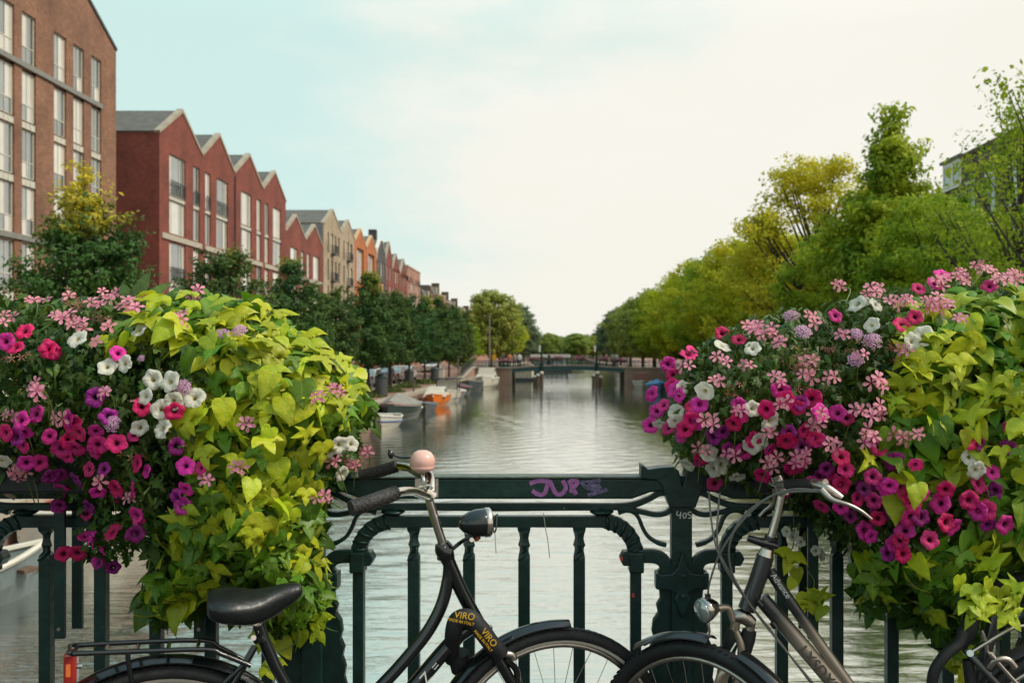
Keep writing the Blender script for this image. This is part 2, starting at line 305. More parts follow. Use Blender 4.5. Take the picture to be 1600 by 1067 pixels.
# ------------------------------------------------------------------ houses
WIN = {}
def window_set(w, h, style):
    key = (round(w, 2), round(h, 2), style)
    if key in WIN: return WIN[key]
    t = .07; fr = MB(); panes = []
    fr.b2((-.06, -w / 2, 0), (.0, -w / 2 + t, h)); fr.b2((-.06, w / 2 - t, 0), (.0, w / 2, h))
    fr.b2((-.06, -w / 2 + t, 0), (.0, w / 2 - t, t)); fr.b2((-.06, -w / 2 + t, h - t), (.0, w / 2 - t, h))
    if style == 'tall': cols = [(-w / 2 + t, -.02), (.02, w / 2 - t)]; rows = [(t, h * .33), (h * .33 + .05, h - t)]
    elif style == 'wide': cols = [(-w / 2 + t, -w / 2 + w * .2), (-w / 2 + w * .2 + .06, w / 2 - w * .3 - .06), (w / 2 - w * .3, w / 2 - w * .15), (w / 2 - w * .15 + .06, w / 2 - t)]; rows = [(t, h - t)]
    elif style == 'trio': cols = [(-w / 2 + t + i * (w - 2 * t) / 3 + .03, -w / 2 + t + (i + 1) * (w - 2 * t) / 3 - .03) for i in range(3)]; rows = [(t, h - t)]
    elif style == 'sash': cols = [(-w / 2 + t, w / 2 - t)]; rows = [(t, h * .55), (h * .55 + .05, h - t)]
    else: cols = [(-w / 2 + t, w / 2 - t)]; rows = [(t, h - t)]
    for a, b in zip(cols, cols[1:]): fr.b2((-.055, a[1], t), (-.004, b[0], h - t))
    for a, b in zip(rows, rows[1:]):
        for c in cols: fr.b2((-.055, c[0], a[1]), (-.006, c[1], b[0]))
    for c in cols:
        for r in rows: panes.append(MB().add([(-.035, c[0], r[0]), (-.035, c[1], r[0]), (-.035, c[1], r[1]), (-.035, c[0], r[1])], [(0, 1, 2, 3)]).mesh('pane', m_blind))
    gl = [p.copy() for p in panes]
    for g in gl: g.materials[0] = m_glass
    WIN[key] = (fr.mesh('window', m_frame), fr.mesh('window', m_dkmetal), fr.mesh('window', m_white), panes, gl)
    return WIN[key]
def put_window(parent, y, z, w, h, style='tall', look='light', blind=.6, rnd=random, depth=.16):
    s = window_set(w, h, style)
    o = inst(s[{'light': 0, 'dark': 1, 'white': 2}[look]], parent, loc=(-depth, y, z), name='window')
    for a, b in zip(s[3], s[4]):
        inst(a if rnd.random() < blind else b, o, name='pane')
BAL = {}
def put_balcony(parent, y, z, w, d, m=None, bars=True):
    k = (w, d)
    if k not in BAL:
        mb = MB(); h = 1.0
        if d > .2: mb.b2((0.02, -w / 2, -.12), (d, w / 2, 0))
        mb.b2((d - .03, -w / 2, h - .05), (d + .02, w / 2, h)); mb.b2((d - .03, -w / 2, .05), (d + .01, w / 2, .1))
        n = max(3, int(w / .16))
        for i in range(n + 1): yy = -w / 2 + w * i / n; mb.b2((d - .015, yy - .012, .05), (d + .01, yy + .012, h - .05))
        if d > .2:
            for sg in (-1, 1):
                mb.b2((0.02, sg * w / 2 - .02, h - .05), (d - .03, sg * w / 2 + .02, h))
                for i in range(5): mb.b2((d * i / 5 + .02, sg * w / 2 - .012, 0), (d * i / 5 + .045, sg * w / 2 + .012, h - .05))
        BAL[k] = mb.mesh('balcony', m_dkmetal)
    inst(BAL[k], parent, loc=(0.03, y, z), name='balcony')
def facade(mb, w, h, holes, depth=.16, zb=0.0):
    ys = sorted({0, w} | {a for q in holes for a in (q[0], q[1])}); zs = sorted({zb, h} | {a for q in holes for a in (q[2], q[3])})
    ins = lambda y, z: any(a < y < b and c < z < d for a, b, c, d in holes)
    for i in range(len(ys) - 1):
        j = 0
        while j < len(zs) - 1:
            if ins((ys[i] + ys[i + 1]) / 2, (zs[j] + zs[j + 1]) / 2): j += 1; continue
            k = j
            while k < len(zs) - 1 and not ins((ys[i] + ys[i + 1]) / 2, (zs[k] + zs[k + 1]) / 2): k += 1
            mb.add([(0, ys[i], zs[j]), (0, ys[i + 1], zs[j]), (0, ys[i + 1], zs[k]), (0, ys[i], zs[k])], [(0, 1, 2, 3)]); j = k
    for a, b, c, d in holes:
        e = -depth - .1
        mb.add([(0, a, c), (0, b, c), (0, b, d), (0, a, d), (e, a, c), (e, b, c), (e, b, d), (e, a, d)], [(0, 1, 5, 4)[::-1], (1, 2, 6, 5)[::-1], (2, 3, 7, 6)[::-1], (3, 0, 4, 7)[::-1], (4, 5, 6, 7)])
def house(name, label, y0, w, wall, eave, apex, cols, rows, group=None, x=-27, flip=False, depth=11, top='gable', bands=(), bmat=None, look='light', blind=.6, coping=None, seed=0, balc=(), flatcap=None, zb=-.1, reveal=.11, sp=()):
    """cols: (y centre, width, style); rows: (z bottom, height); balc: (col index, row index, depth)"""
    rnd = random.Random(seed + int(y0 * 10))
    if flip: rt = empty(name, (x, y0 + w, QZ), math.pi, label, 'house', group)
    else: rt = empty(name, (x, y0, QZ), 0, label, 'house', group)
    holes = []
    for c in cols:
        cy, cw, st = c[:3]
        for ri, (z, h) in enumerate(rows):
            if len(c) > 3 and ri not in c[3]: continue
            holes.append((cy - cw / 2, cy + cw / 2, z, z + h))
        for z, h in sp: holes.append((cy - cw / 2, cy + cw / 2, z, z + h))
    mb = MB(); facade(mb, w, eave, holes, reveal, zb)
    D = -depth
    if top == 'gable': g = [(0, eave), (w, eave), (w / 2, apex)]
    elif top == 'half': g = [(0, eave), (w, eave), (w, apex)]
    elif top == 'round':
        g = [(0, eave), (w, eave)] + [(w / 2 + w * .5 * math.cos(a) * (1 if abs(math.cos(a)) > .8 else .75), eave + (apex - eave) * math.sin(a)) for a in (math.pi * k / 12 for k in range(0, 13))]
    else: g = [(0, eave), (w, eave), (w, apex), (0, apex)]
    mb.add([(0, a, b) for a, b in g], [tuple(range(len(g)))]); mb.add([(D, a, b) for a, b in g], [tuple(range(len(g)))[::-1]])
    et = apex if top == 'flat' else eave
    mb.add([(0, 0, zb), (D, 0, zb), (D, 0, et), (0, 0, et)], [(0, 3, 2, 1)]); mb.add([(0, w, zb), (D, w, zb), (D, w, et), (0, w, et)], [(0, 1, 2, 3)])
    mb.add([(D, 0, zb), (D, w, zb), (D, w, et), (D, 0, et)], [(0, 3, 2, 1)])
    mb.build('wall', wall, rt)
    rf = MB(); cp = MB()
    if top == 'gable' or top == 'round':
        for sg, (ya, yb) in ((-1, (0, w / 2)), (1, (w, w / 2))):
            n_ = Vector((yb - ya, apex - eave)).normalized(); nrm = Vector((-n_.y, n_.x)) * (1 if sg < 0 else -1)
            q = [(ya, eave), (yb, apex), (yb, apex + .12), (ya + nrm.x * .12, eave + nrm.y * .12)]
            if top == 'gable':
                rf.prism(q, D - .1, -.36, ax='X')
                q2 = [(ya, eave - .02), (yb, apex - .02), (yb, apex + .26), (ya + nrm.x * .16, eave + nrm.y * .16)]
                cp.prism(q2, -.36, .07, ax='X')
            else: rf.prism(q, D - .1, -.5, ax='X')
        if top == 'round':
            pr = [(g[i][0], g[i][1]) for i in range(2, len(g))]
            cp.prism(pr + [(p[0], p[1] + .18) for p in pr[::-1]], -.5, .06, ax='X')
    else:
        rf.b2((D, .1, et - .3), (-.4, w - .1, et + .03)); cp.b2((-.4, -.02, et), (.12, w + .02, et + .25)); cp.b2((D, 0, et), (-.4, .3, et + .2)); cp.b2((D, w - .3, et), (-.4, w, et + .2))
    rf.build('roof', m_roof, rt)
    cp.build('gable_coping' if top != 'flat' else 'cornice', coping or m_stone, rt)
    for z, h in bands: mb = MB(); mb.b2((0.002, .35, z), (.10, w - .35, z + h)); mb.build('stone_band', bmat or m_stone, rt)
    for ci, c in enumerate(cols):
        for ri, (z, h) in enumerate(rows):
            if len(c) > 3 and ri not in c[3]: continue
            put_window(rt, c[0], z, c[1], h, c[2], look, blind, rnd, reveal)
    for ci, ri, d in balc: put_balcony(rt, cols[ci][0], rows[ri][0], cols[ci][1] + (.5 if d > .2 else -.1), d)
    return rt
def spandrels(rt, cols, zs, m=None):
    for cy, cw in cols:
        for z, h in zs:
            mb = MB(); mb.b2((-.10, cy - cw / 2 + .01, z), (-.05, cy + cw / 2 - .01, z + h)); n = max(2, int(cw / .4))
            for i in range(n + 1): yy = cy - cw / 2 + .03 + (cw - .06) * i / n; mb.b2((-.05, yy - .02, z), (-.025, yy + .02, z + h))
            mb.build('spandrel_panel', m or m_frame, rt)
# brown block, nearest on the left
y0 = 41.0
bc = [(48.9 - y0, 1.34, 'tall'), (50.95 - y0, 1.34, 'tall'), (54.15 - y0, 1.34, 'tall'), (56.25 - y0, 1.25, 'tall'), (58.4 - y0, 1.25, 'tall'), (45.6 - y0, 1.34, 'tall'), (43.4 - y0, 1.34, 'tall')]
br = [(17.2, 2.55), (14.25, 2.55), (11.35, 2.5), (8.45, 2.5), (5.55, 2.5), (2.65, 2.4), (.3, 2.0)]
rt = house('apartment_building', 'tall brown brick apartment building with a pitched top, nearest on the left bank', y0, 20, m_brick_brown, 20.95, 26.0, bc, br, top='gable', blind=.38, coping=m_dkmetal, depth=14, sp=[(16.8, .4), (13.86, .38), (10.95, .4), (8.06, .38), (5.06, .48), (2.3, .3)])
rt['category'] = 'building'
spandrels(rt, [(c[0], c[1]) for c in bc], [(13.86, .38), (10.95, .4), (8.06, .38), (5.06, .48), (2.3, .3)])
for z in (17.15, 8.4):
    mb = MB(); mb.b2((.002, .3, z - .25), (.12, 18.0, z + .02)); mb.build('stone_band', mat('grey_band', (.2, .2, .18), .6), rt)
# red brick gables
def red(i, y0, w, eave, apex, mirror, rows, bands, label, balc=True):
    cols = [(3.15, 2.9, 'wide'), (6.75, 1.25, 'sash2')] if not mirror else [(1.25, 1.25, 'sash2'), (4.75, 2.9, 'wide')]
    cols = [(c[0] * w / 8, c[1] * w / 8, c[2]) for c in cols]
    bl = []
    if balc:
        for ci in (0, 1): bl += [(ci, 0, .05), (ci, 2, .05)] if ci == (1 if mirror else 0) or i < 2 else [(ci, 0, .05)]
    spz = [(rows[k + 1][0] + rows[k + 1][1], rows[k][0] - rows[k + 1][0] - rows[k + 1][1] - .001) for k in ((0, 2) if len(rows) > 4 else (1,))]
    rt = house('gabled_house', label, y0, w, m_brick_red, eave, apex, cols, rows, 'red brick gabled houses', bands=bands, balc=bl, blind=.8 if i > 1 else .55, seed=i, bmat=mat('band_stone', (.42, .38, .3), .8), sp=spz)
    spandrels(rt, [(c[0], c[1]) for c in cols], [(rows[k + 1][0] + rows[k + 1][1], rows[k][0] - rows[k + 1][0] - rows[k + 1][1] - .001) for k in ((0, 2) if len(rows) > 4 else (1,))])
    return rt
rows = [(13.55, 2.85), (10.85, 2.35), (7.5, 2.75), (4.75, 2.4), (.6, 3.2)]
red(0, 67.65, 8.25, 17.45, 19.8, False, rows, [(10.35, .38)], 'red brick gabled house with a dark bare side wall, first after the brown block')
red(1, 75.9, 7.5, 17.5, 19.8, True, rows, [(10.35, .38)], 'red brick gabled house with dark french balconies, second of the tall red gables')
red(2, 83.4, 8.1, 17.5, 19.75, False, rows, [(10.35, .38)], 'red brick gabled house with big white windows, third of the tall red gables', False)
red(3, 91.5, 7.7, 17.5, 19.7, True, rows, [(10.35, .38)], 'red brick gabled house beside the lower red pair, last of the tall red gables', False)
rows2 = [(10.65, 2.65), (7.7, 2.4), (4.75, 2.4), (.6, 3.2)]
red(4, 99.2, 7.8, 14.6, 16.6, False, rows2, [(10.2, .35)], 'low red brick gabled house, nearer of the lower pair beside the beige house', False)
red(5, 107.0, 8.0, 14.6, 16.6, True, rows2, [(10.2, .35)], 'low red brick gabled house touching the grey side wall of the beige house', False)
for y in (83.35,):
    mb = MB(); mb.tube([(-26.9, y, QZ), (-26.9, y, 18.2)], .06, 6); tag(mb.build('drainpipe', m_dkmetal), 'thin dark drainpipe running down between two tall red gabled houses', 'drainpipe')
# dark garage link between brown block and red house
mb = MB(); mb.b2((-40, 61.1, QZ), (-27.6, 67.6, 5.4)); o = mb.build('garage_building', mat('dark_cladding', (.03, .04, .04), .6)); tag(o, 'low dark flat-roofed link building between the brown block and the red gables', 'building')
rb = [(14.35, 2.4), (11.1, 2.5), (8.0, 2.5), (5.0, 2.4), (1.5, 2.4)]
tc_ = [(2.4, .7, 's'), (4.4, 1.25, 's'), (6.4, .75, 's'), (8.2, .8, 's')]
house('gabled_house', 'beige brick gabled house with dark balconies and a grey side wall, nearer of two', 115.3, 9.5, m_brick_tan, 17.45, 19.6, tc_, rb, 'beige brick gabled houses', look='dark', blind=.15, balc=[(1, 0, .5), (1, 1, .5), (1, 2, .5), (1, 3, .5)], seed=11)
mb = MB(); mb.b2((-38, 115.18, QZ), (-27.1, 115.29, 18.3)); tag(mb.build('side_cladding', mat('grey_cladding', (.17, .18, .18), .7)), 'plain grey cladding covering the near side of the beige gabled house', 'cladding')
house('gabled_house', 'beige brick gabled house with a dark balcony, next to the orange houses', 124.8, 8.1, m_brick_tan, 17.6, 19.5, [(1.6, .7, 's'), (3.9, 1.2, 's'), (6.2, 1.2, 's')], rb, 'beige brick gabled houses', look='dark', blind=.25, balc=[(1, 0, .5), (1, 1, .5)], seed=12)
for i, (ya, lb) in enumerate(((132.9, 'orange brick house with a tall arched loggia, beside the beige house'), (141.1, 'orange brick house with a tall arched loggia, beside the black brick house'))):
    rt = house('orange_house', lb, ya, 8.1, m_brick_or, 17.4, 19.4, [(4.05, 5.0, 'trio', (0,)), (1.6, .8, 's', (1, 2, 3)), (3.2, .8, 's', (1, 2, 3)), (5.0, 1.6, 's', (1, 2, 3))], [(12.2, 4.6), (8.6, 2.9), (5.2, 2.6), (1.2, 3.0)], 'orange brick houses', look='light', blind=.6, seed=20 + i, coping=mat('orange_coping', (.55, .36, .2), .8), reveal=.35)
    for z in (11.6, 8.2, 4.8):
        mb = MB(); mb.b2((.0, 4.3, z), (1.1, 7.6, z + .25)); mb.b2((1.0, 4.3, z + .25), (1.1, 7.6, z + 1.1)); mb.b2((0, 4.3, z + .25), (1.0, 4.4, z + 1.1)); mb.b2((0, 7.5, z + .25), (1.0, 7.6, z + 1.1)); mb.build('balcony', mat('orange_render', (.5, .22, .09), .8), rt)
sm = [(14.2, 2.3), (11.2, 2.2), (8.2, 2.2), (5.2, 2.2), (1.5, 2.6)]
sc_ = [(1.5, 1.0, 's'), (3.8, 1.4, 's'), (6.1, 1.0, 's')]
house('town_house', 'black brick house with a rounded white gable, between orange and red houses', 149.6, 7.6, m_brick_dk, 16.6, 19.8, sc_, sm, 'narrow town houses beyond the orange pair', top='round', coping=m_white, look='white', blind=.5, balc=[(1, 1, .8), (1, 2, .8)], seed=31)
rt = house('town_house', 'dark red house with a tall chimney, beside the white-topped black house', 157.2, 6.2, m_brick_red, 17.2, 20.2, [(1.5, 1.0, 's'), (4.2, 1.4, 's')], sm, 'narrow town houses beyond the orange pair', look='white', blind=.5, balc=[(1, 1, .8)], seed=32)
mb = MB(); mb.b2((-3.2, 2.4, 17.8), (-2.0, 3.6, 22.3)); mb.build('chimney', m_brick_dk, rt)
house('town_house', 'narrow red gabled house with dark balconies, next after the chimney house', 163.4, 7.9, m_brick_red, 16.2, 19.0, sc_, sm, 'narrow town houses beyond the orange pair', look='white', blind=.7, balc=[(1, 1, .9), (1, 2, .9)], seed=33)
house('town_house', 'narrow red gabled house with white windows, joined to the flat-topped pale house', 171.3, 8.5, m_brick_red, 15.8, 18.9, sc_, sm, 'narrow town houses beyond the orange pair', look='white', blind=.8, balc=[(1, 2, .9)], seed=34)
house('town_house', 'flat-topped house, pale above and red below, last before the older rooftops', 179.8, 17, m_brick_pk, 15.5, 18.2, [(2.5, 1.6, 's'), (5.5, 1.6, 's'), (8.5, 2.6, 's'), (11.5, 1.6, 's'), (14.5, 1.6, 's')], sm, top='flat', look='white', blind=.7, coping=mat('pale_cornice', (.5, .44, .34), .7), seed=35)
yy = 212.0
for i, (wd, h, mm, lb) in enumerate(((14, 14.0, m_brick_pk, 'pink brick house with a dark mansard roof, nearest of the older far houses'), (16, 15.8, m_brick_pk, 'old brick house with pale gables behind the quay trees, second of the older far houses'), (22, 15.0, m_brick_rt, 'old dark brick house with a pale cornice, third of the older far houses'), (24, 14.6, m_brick_tan, 'old pale house in the far row, fourth of the older far houses'), (40, 14.2, m_brick_rt, 'old brown house at the far end of the left bank row'), (60, 13.5, m_brick_pk, 'farthest low brick row on the left bank near the tall green tree'))):
    nc = max(3, int(wd / 3)); cc = [((k + .5) * wd / nc, 1.3, 's') for k in range(nc)]
    rt = house('old_house', lb, yy, wd - .2, mm, h - 1.5, h, cc, [(10.3, 1.9), (7.4, 2.1), (4.4, 2.1), (1.2, 2.4)], 'older houses far along the left bank', top='flat', look='white', blind=.5, seed=40 + i, coping=m_stone)
    mb = MB(); mb.prism([(-1.0, h + .2), (-2.0, h + 2.2), (-8, h + 2.2), (-9, h + .2)], .5, wd * .7); mb.build('mansard_roof', m_roof, rt)
    mb = MB(); mb.b2((-.9, wd * .3, h + .2), (-2.2, wd * .3 + 2.2, h + 2.0)); mb.build('dormer', m_stone, rt)
    mb = MB(); mb.b2((-1.2, wd * .75, h + .2), (-3, wd * .75 + 1.2, h + 3.4)); mb.build('chimney', m_brick_rt, rt)
    yy += wd
# right bank houses behind the trees
lr = ['dark brown brick house with tall white windows, at the right edge of the photo', 'brown brick house behind bare branches, second from the right edge', 'brown brick house third from the right edge, behind the half-bare tree', 'dark brick house with a white dormer, partly hidden behind the pointed tree', 'brick house hidden behind the loose yellow tree', 'brick house glimpsed behind the dense yellow-green trees', 'far brick house screened by the right bank trees']
ya = 40.0
for i, lb in enumerate(lr):
    wd = (9, 8.5, 9, 11, 14, 20, 40)[i]; h = (16.2, 15.8, 15.4, 13.6, 12.5, 12.0, 12)[i]
    cc = [((k + .5) * wd / 3, 1.25, 'sash') for k in range(3)] if wd < 12 else [((k + .5) * wd / 5, 1.4, 'sash') for k in range(5)]
    rw = [(z_, 2.2) for z_ in (14.6, 11.3, 8.2, 5.0, 1.3) if z_ + 2.4 < h - (0 if i > 1 else 1)]
    rt = house('canal_house', lb, ya, wd - .02, m_brick_rt, h - 1.2, h, cc, rw, 'brown canal houses on the right bank', x=27, flip=True, top='flat' if i != 0 else 'gable', look='white', blind=.25, seed=60 + i, coping=m_white if i > 2 else m_brick_rt)
    for c in cc:
        for z_, hh in rw:
            mb = MB(); mb.b2((0.002, c[0] - c[1] / 2 - .12, z_ + hh), (.06, c[0] + c[1] / 2 + .12, z_ + hh + .22)); mb.b2((0.002, c[0] - c[1] / 2 - .1, z_ - .12), (.1, c[0] + c[1] / 2 + .1, z_)); mb.build('window_surround', m_white, rt)
    if i == 3:
        mb = MB(); mb.b2((-2.2, 6.6, h + .2), (-.5, 9.8, h + 2.2)); mb.b2((-2.4, 6.4, h + 2.2), (-.3, 10.0, h + 2.4)); mb.build('dormer', m_roof, rt); MB().b2((-.5, 6.6, h + .2), (-.46, 9.8, h + 2.2)).build('dormer_front', m_white, rt)
        for yw in (7.4, 9.0): put_window(rt, yw, h + .5, 1.0, 1.5, 'sash', 'white', .1, random, .40)
        mb = MB(); mb.lathe([(.02, 0), (.35, .1), (.42, .2)], 14, Matrix.Translation((.6, 6.8, 12.2)) @ Matrix.Rotation(R_(70), 4, 'Y')); mb.build('satellite_dish', m_white, rt)
    ya += wd

# ------------------------------------------------------------------ trees
def leafmat(name, c1, c2, c3=None, tr=.3, sc=.9, rand=.0):
    m = bpy.data.materials.new(name); m.use_nodes = True; MATS[name] = m
    t = m.node_tree; n = t.nodes; l = t.links; b = n['Principled BSDF']; b.inputs['Roughness'].default_value = .6; b.inputs['Specular IOR Level'].default_value = .3
    tcn = n.new('ShaderNodeTexCoord')
    a = n.new('ShaderNodeTexNoise'); a.inputs['Scale'].default_value = sc; a.inputs['Detail'].default_value = 3; l.new(tcn.outputs['Object'], a.inputs['Vector'])
    r = n.new('ShaderNodeMapRange'); r.inputs[1].default_value = .35; r.inputs[2].default_value = .65; l.new(a.outputs[0], r.inputs[0])
    x = n.new('ShaderNodeMix'); x.data_type = 'RGBA'; l.new(r.outputs[0], x.inputs[0]); x.inputs[6].default_value = (*c1, 1); x.inputs[7].default_value = (*c2, 1); out = x.outputs[2]
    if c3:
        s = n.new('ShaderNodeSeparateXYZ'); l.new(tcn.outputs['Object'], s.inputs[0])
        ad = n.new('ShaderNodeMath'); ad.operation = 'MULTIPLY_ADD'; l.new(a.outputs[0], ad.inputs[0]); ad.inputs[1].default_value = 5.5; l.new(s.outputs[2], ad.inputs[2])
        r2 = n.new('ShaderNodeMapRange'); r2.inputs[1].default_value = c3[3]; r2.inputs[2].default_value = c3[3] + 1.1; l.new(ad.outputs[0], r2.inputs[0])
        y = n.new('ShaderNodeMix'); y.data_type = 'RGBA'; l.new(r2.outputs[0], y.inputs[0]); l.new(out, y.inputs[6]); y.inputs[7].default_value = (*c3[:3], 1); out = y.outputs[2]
    a2 = n.new('ShaderNodeTexNoise'); a2.inputs['Scale'].default_value = 9; l.new(tcn.outputs['Object'], a2.inputs['Vector'])
    h = n.new('ShaderNodeHueSaturation'); l.new(out, h.inputs['Color']); r3 = n.new('ShaderNodeMapRange'); r3.inputs[1].default_value = .3; r3.inputs[2].default_value = .7; r3.inputs[3].default_value = .65; r3.inputs[4].default_value = 1.4; l.new(a2.outputs[0], r3.inputs[0]); l.new(r3.outputs[0], h.inputs['Value'])
    if rand:
        oi = n.new('ShaderNodeObjectInfo'); rr = n.new('ShaderNodeMapRange'); rr.inputs[3].default_value = .5 - rand; rr.inputs[4].default_value = .5 + rand; l.new(oi.outputs['Random'], rr.inputs[0]); l.new(rr.outputs[0], h.inputs['Hue'])
    l.new(h.outputs[0], b.inputs['Base Color'])
    tb = n.new('ShaderNodeBsdfTranslucent'); l.new(h.outputs[0], tb.inputs[0]); ms = n.new('ShaderNodeMixShader'); ms.inputs[0].default_value = tr
    l.new(b.outputs[0], ms.inputs[1]); l.new(tb.outputs[0], ms.inputs[2]); l.new(ms.outputs[0], n['Material Output'].inputs[0])
    return m
def leaves_mesh(name, P, Nn, size, mat_, rs, aspect=.55):
    """diamond leaves: centres P (n,3), normals Nn (n,3)"""
    n = len(P); r = rs.normal(size=(n, 3)); Nn = Nn / (np.linalg.norm(Nn, axis=1, keepdims=True) + 1e-9)
    T = np.cross(Nn, r); T /= np.linalg.norm(T, axis=1, keepdims=True) + 1e-9; B = np.cross(Nn, T)
    s = (size * rs.uniform(.6, 1.35, n))[:, None]
    V = np.empty((n, 4, 3)); V[:, 0] = P - T * s; V[:, 1] = P + B * s * aspect + Nn * s * .15; V[:, 2] = P + T * s; V[:, 3] = P - B * s * aspect + Nn * s * .15
    me = bpy.data.meshes.new(name); me.vertices.add(4 * n); me.vertices.foreach_set('co', V.reshape(-1))
    me.loops.add(4 * n); me.loops.foreach_set('vertex_index', np.arange(4 * n, dtype=np.int32)); me.polygons.add(n)
    me.polygons.foreach_set('loop_start', np.arange(0, 4 * n, 4, dtype=np.int32)); me.update(calc_edges=True); me.materials.append(mat_); return me
def tree_proto(seed, H, base, prof, nclump, nleaf, crad, lsize, lm, bark, trunk_r, gap=0.0, nbr=22, lean=0, brmin=.2, outer=.55, spray=1.35):
    """prof(t): crown radius at fraction t of crown height; returns (crown mesh, trunk mesh)"""
    rs = np.random.RandomState(seed); rnd = random.Random(seed)
    cl = []
    while len(cl) < nclump:
        t = rnd.random(); a = rnd.uniform(0, 2 * math.pi); r = prof(t)
        if rnd.random() > (r / 1.0) / max(prof(k / 10) for k in range(11)): continue
        k = (rnd.random() ** .5) * (1 - outer) + outer if rnd.random() < .8 else rnd.random() * outer
        rr = r * k * (1 + .22 * noise.noise(Vector((math.cos(a) * 1.6 + seed, math.sin(a) * 1.6, t * 4))) * 2)
        p = Vector((math.cos(a) * rr, math.sin(a) * rr, base + (H - base) * t))
        if gap and noise.noise(p * .55 + Vector((seed, 0, 0))) < -gap: continue
        cl.append((p, crad * rnd.uniform(.65, 1.35)))
    P = []; Nn = []
    for p, r in cl:
        n = int(nleaf * (r / crad) ** 1.5); d = rs.normal(size=(n, 3)); d /= np.linalg.norm(d, axis=1, keepdims=True)
        q = d * (rs.uniform(.2, 1.0, (n, 1)) ** .8 * r) * np.array([1.0, 1.0, .6]) / spray ** .5
        ax0 = Vector((p.x, p.y, .35 * math.hypot(p.x, p.y) + .4)) + Vector((rnd.gauss(0, .5), rnd.gauss(0, .5), rnd.gauss(0, .25))) ; ax0 = np.array(ax0.normalized()); al = q @ ax0; q = q + np.outer(al * (spray ** 1.5 - 1), ax0); q *= (1 - .35 * np.clip(al / r, 0, 1))[:, None] ** .5; P.append(q + np.array(p))
        out = np.array([p.x, p.y, 0]) / (abs(p.x) + abs(p.y) + .1)
        Nn.append(d * .7 + out * .25 + np.array([0, 0, .5]) + rs.normal(size=(n, 3)) * .45)
    crown = leaves_mesh('crown', np.concatenate(P), np.concatenate(Nn), lsize, lm, rs)
    mb = MB(); top = H - (H - base) * .25
    tp = [(0, 0, 0), (lean * .2, 0, base * .6), (lean * .5 + .05, .05, base + (H - base) * .3), (lean, 0, top)]
    mb.tube(smoothpath(tp, 4), [trunk_r * (1.25 - 1.15 * i / 12) for i in range(13)], 8)
    for p, r in rnd.sample(cl, min(nbr, len(cl))):
        f = max(.0, min(.9, (p.z - base) / (H - base) - .3)); zs = base * .85 + f * (H - base) * .75
        s0 = Vector((lean * f, 0, zs)); mid = s0.lerp(p, .5) + Vector((0, 0, -.08 * (p - s0).length + rnd.uniform(-.1, .1)))
        mb.tube(smoothpath([s0, mid, p], 4), [trunk_r * (.42 * (1 - .85 * i / 8)) for i in range(9)], 5)
    return crown, mb.mesh('trunk', bark, True)
m_bark = mat('bark', (.05, .04, .03), .9, var=.3, bump=.6, bscale=20)
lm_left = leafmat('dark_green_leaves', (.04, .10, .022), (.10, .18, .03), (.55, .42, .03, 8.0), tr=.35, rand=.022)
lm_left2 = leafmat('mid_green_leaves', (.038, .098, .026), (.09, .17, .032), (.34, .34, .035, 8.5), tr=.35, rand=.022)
lm_right = leafmat('yellow_green_leaves', (.36, .42, .018), (.64, .62, .03), tr=.52, sc=.5, rand=.014)
lm_right2 = leafmat('fresh_green_leaves', (.17, .29, .02), (.46, .52, .03), tr=.52, sc=.45, rand=.01)
lm_loose = leafmat('yellow_leaves', (.48, .46, .03), (.70, .62, .04), tr=.52, sc=.7)
lm_far = leafmat('distant_green_leaves', (.22, .30, .05), (.34, .40, .08), tr=.4, sc=.4, rand=.02)  # distance haze painted in: leaf colour made paler
lm_farD = leafmat('distant_dark_leaves', (.13, .19, .10), (.20, .26, .12), tr=.35, sc=.4)  # dark leaves also paled, with haze put into their colour
cone = lambda R: (lambda t: R * (1 - t) ** .7 * min(1, .45 + 4 * t) + .12)
ovoid = lambda R: (lambda t: R * math.sqrt(max(0, 1 - (2 * t - .85) ** 2 / 1.4)) * (1 - .35 * t) + .1)
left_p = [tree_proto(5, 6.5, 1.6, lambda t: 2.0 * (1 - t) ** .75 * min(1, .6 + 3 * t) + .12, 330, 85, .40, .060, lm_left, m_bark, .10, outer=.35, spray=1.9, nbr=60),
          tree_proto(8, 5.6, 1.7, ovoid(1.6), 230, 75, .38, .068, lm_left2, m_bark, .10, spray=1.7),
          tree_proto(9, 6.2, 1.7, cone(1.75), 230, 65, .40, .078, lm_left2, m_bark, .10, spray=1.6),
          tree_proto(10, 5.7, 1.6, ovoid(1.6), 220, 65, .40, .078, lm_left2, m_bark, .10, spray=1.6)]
def put_tree(name, proto, x, y, z, s, rz, label, group, sz=None):
    rt = empty(name, (x, y, z), rz, label, 'tree', group); rt.scale = (s, s, sz or s)
    inst(proto[0], rt, name='crown'); inst(proto[1], rt, name='trunk'); return rt
ordn = ['first', 'second', 'third', 'fourth', 'fifth', 'sixth', 'seventh', 'eighth', 'ninth', 'tenth', 'eleventh', 'twelfth', 'thirteenth', 'fourteenth', 'fifteenth', 'sixteenth']
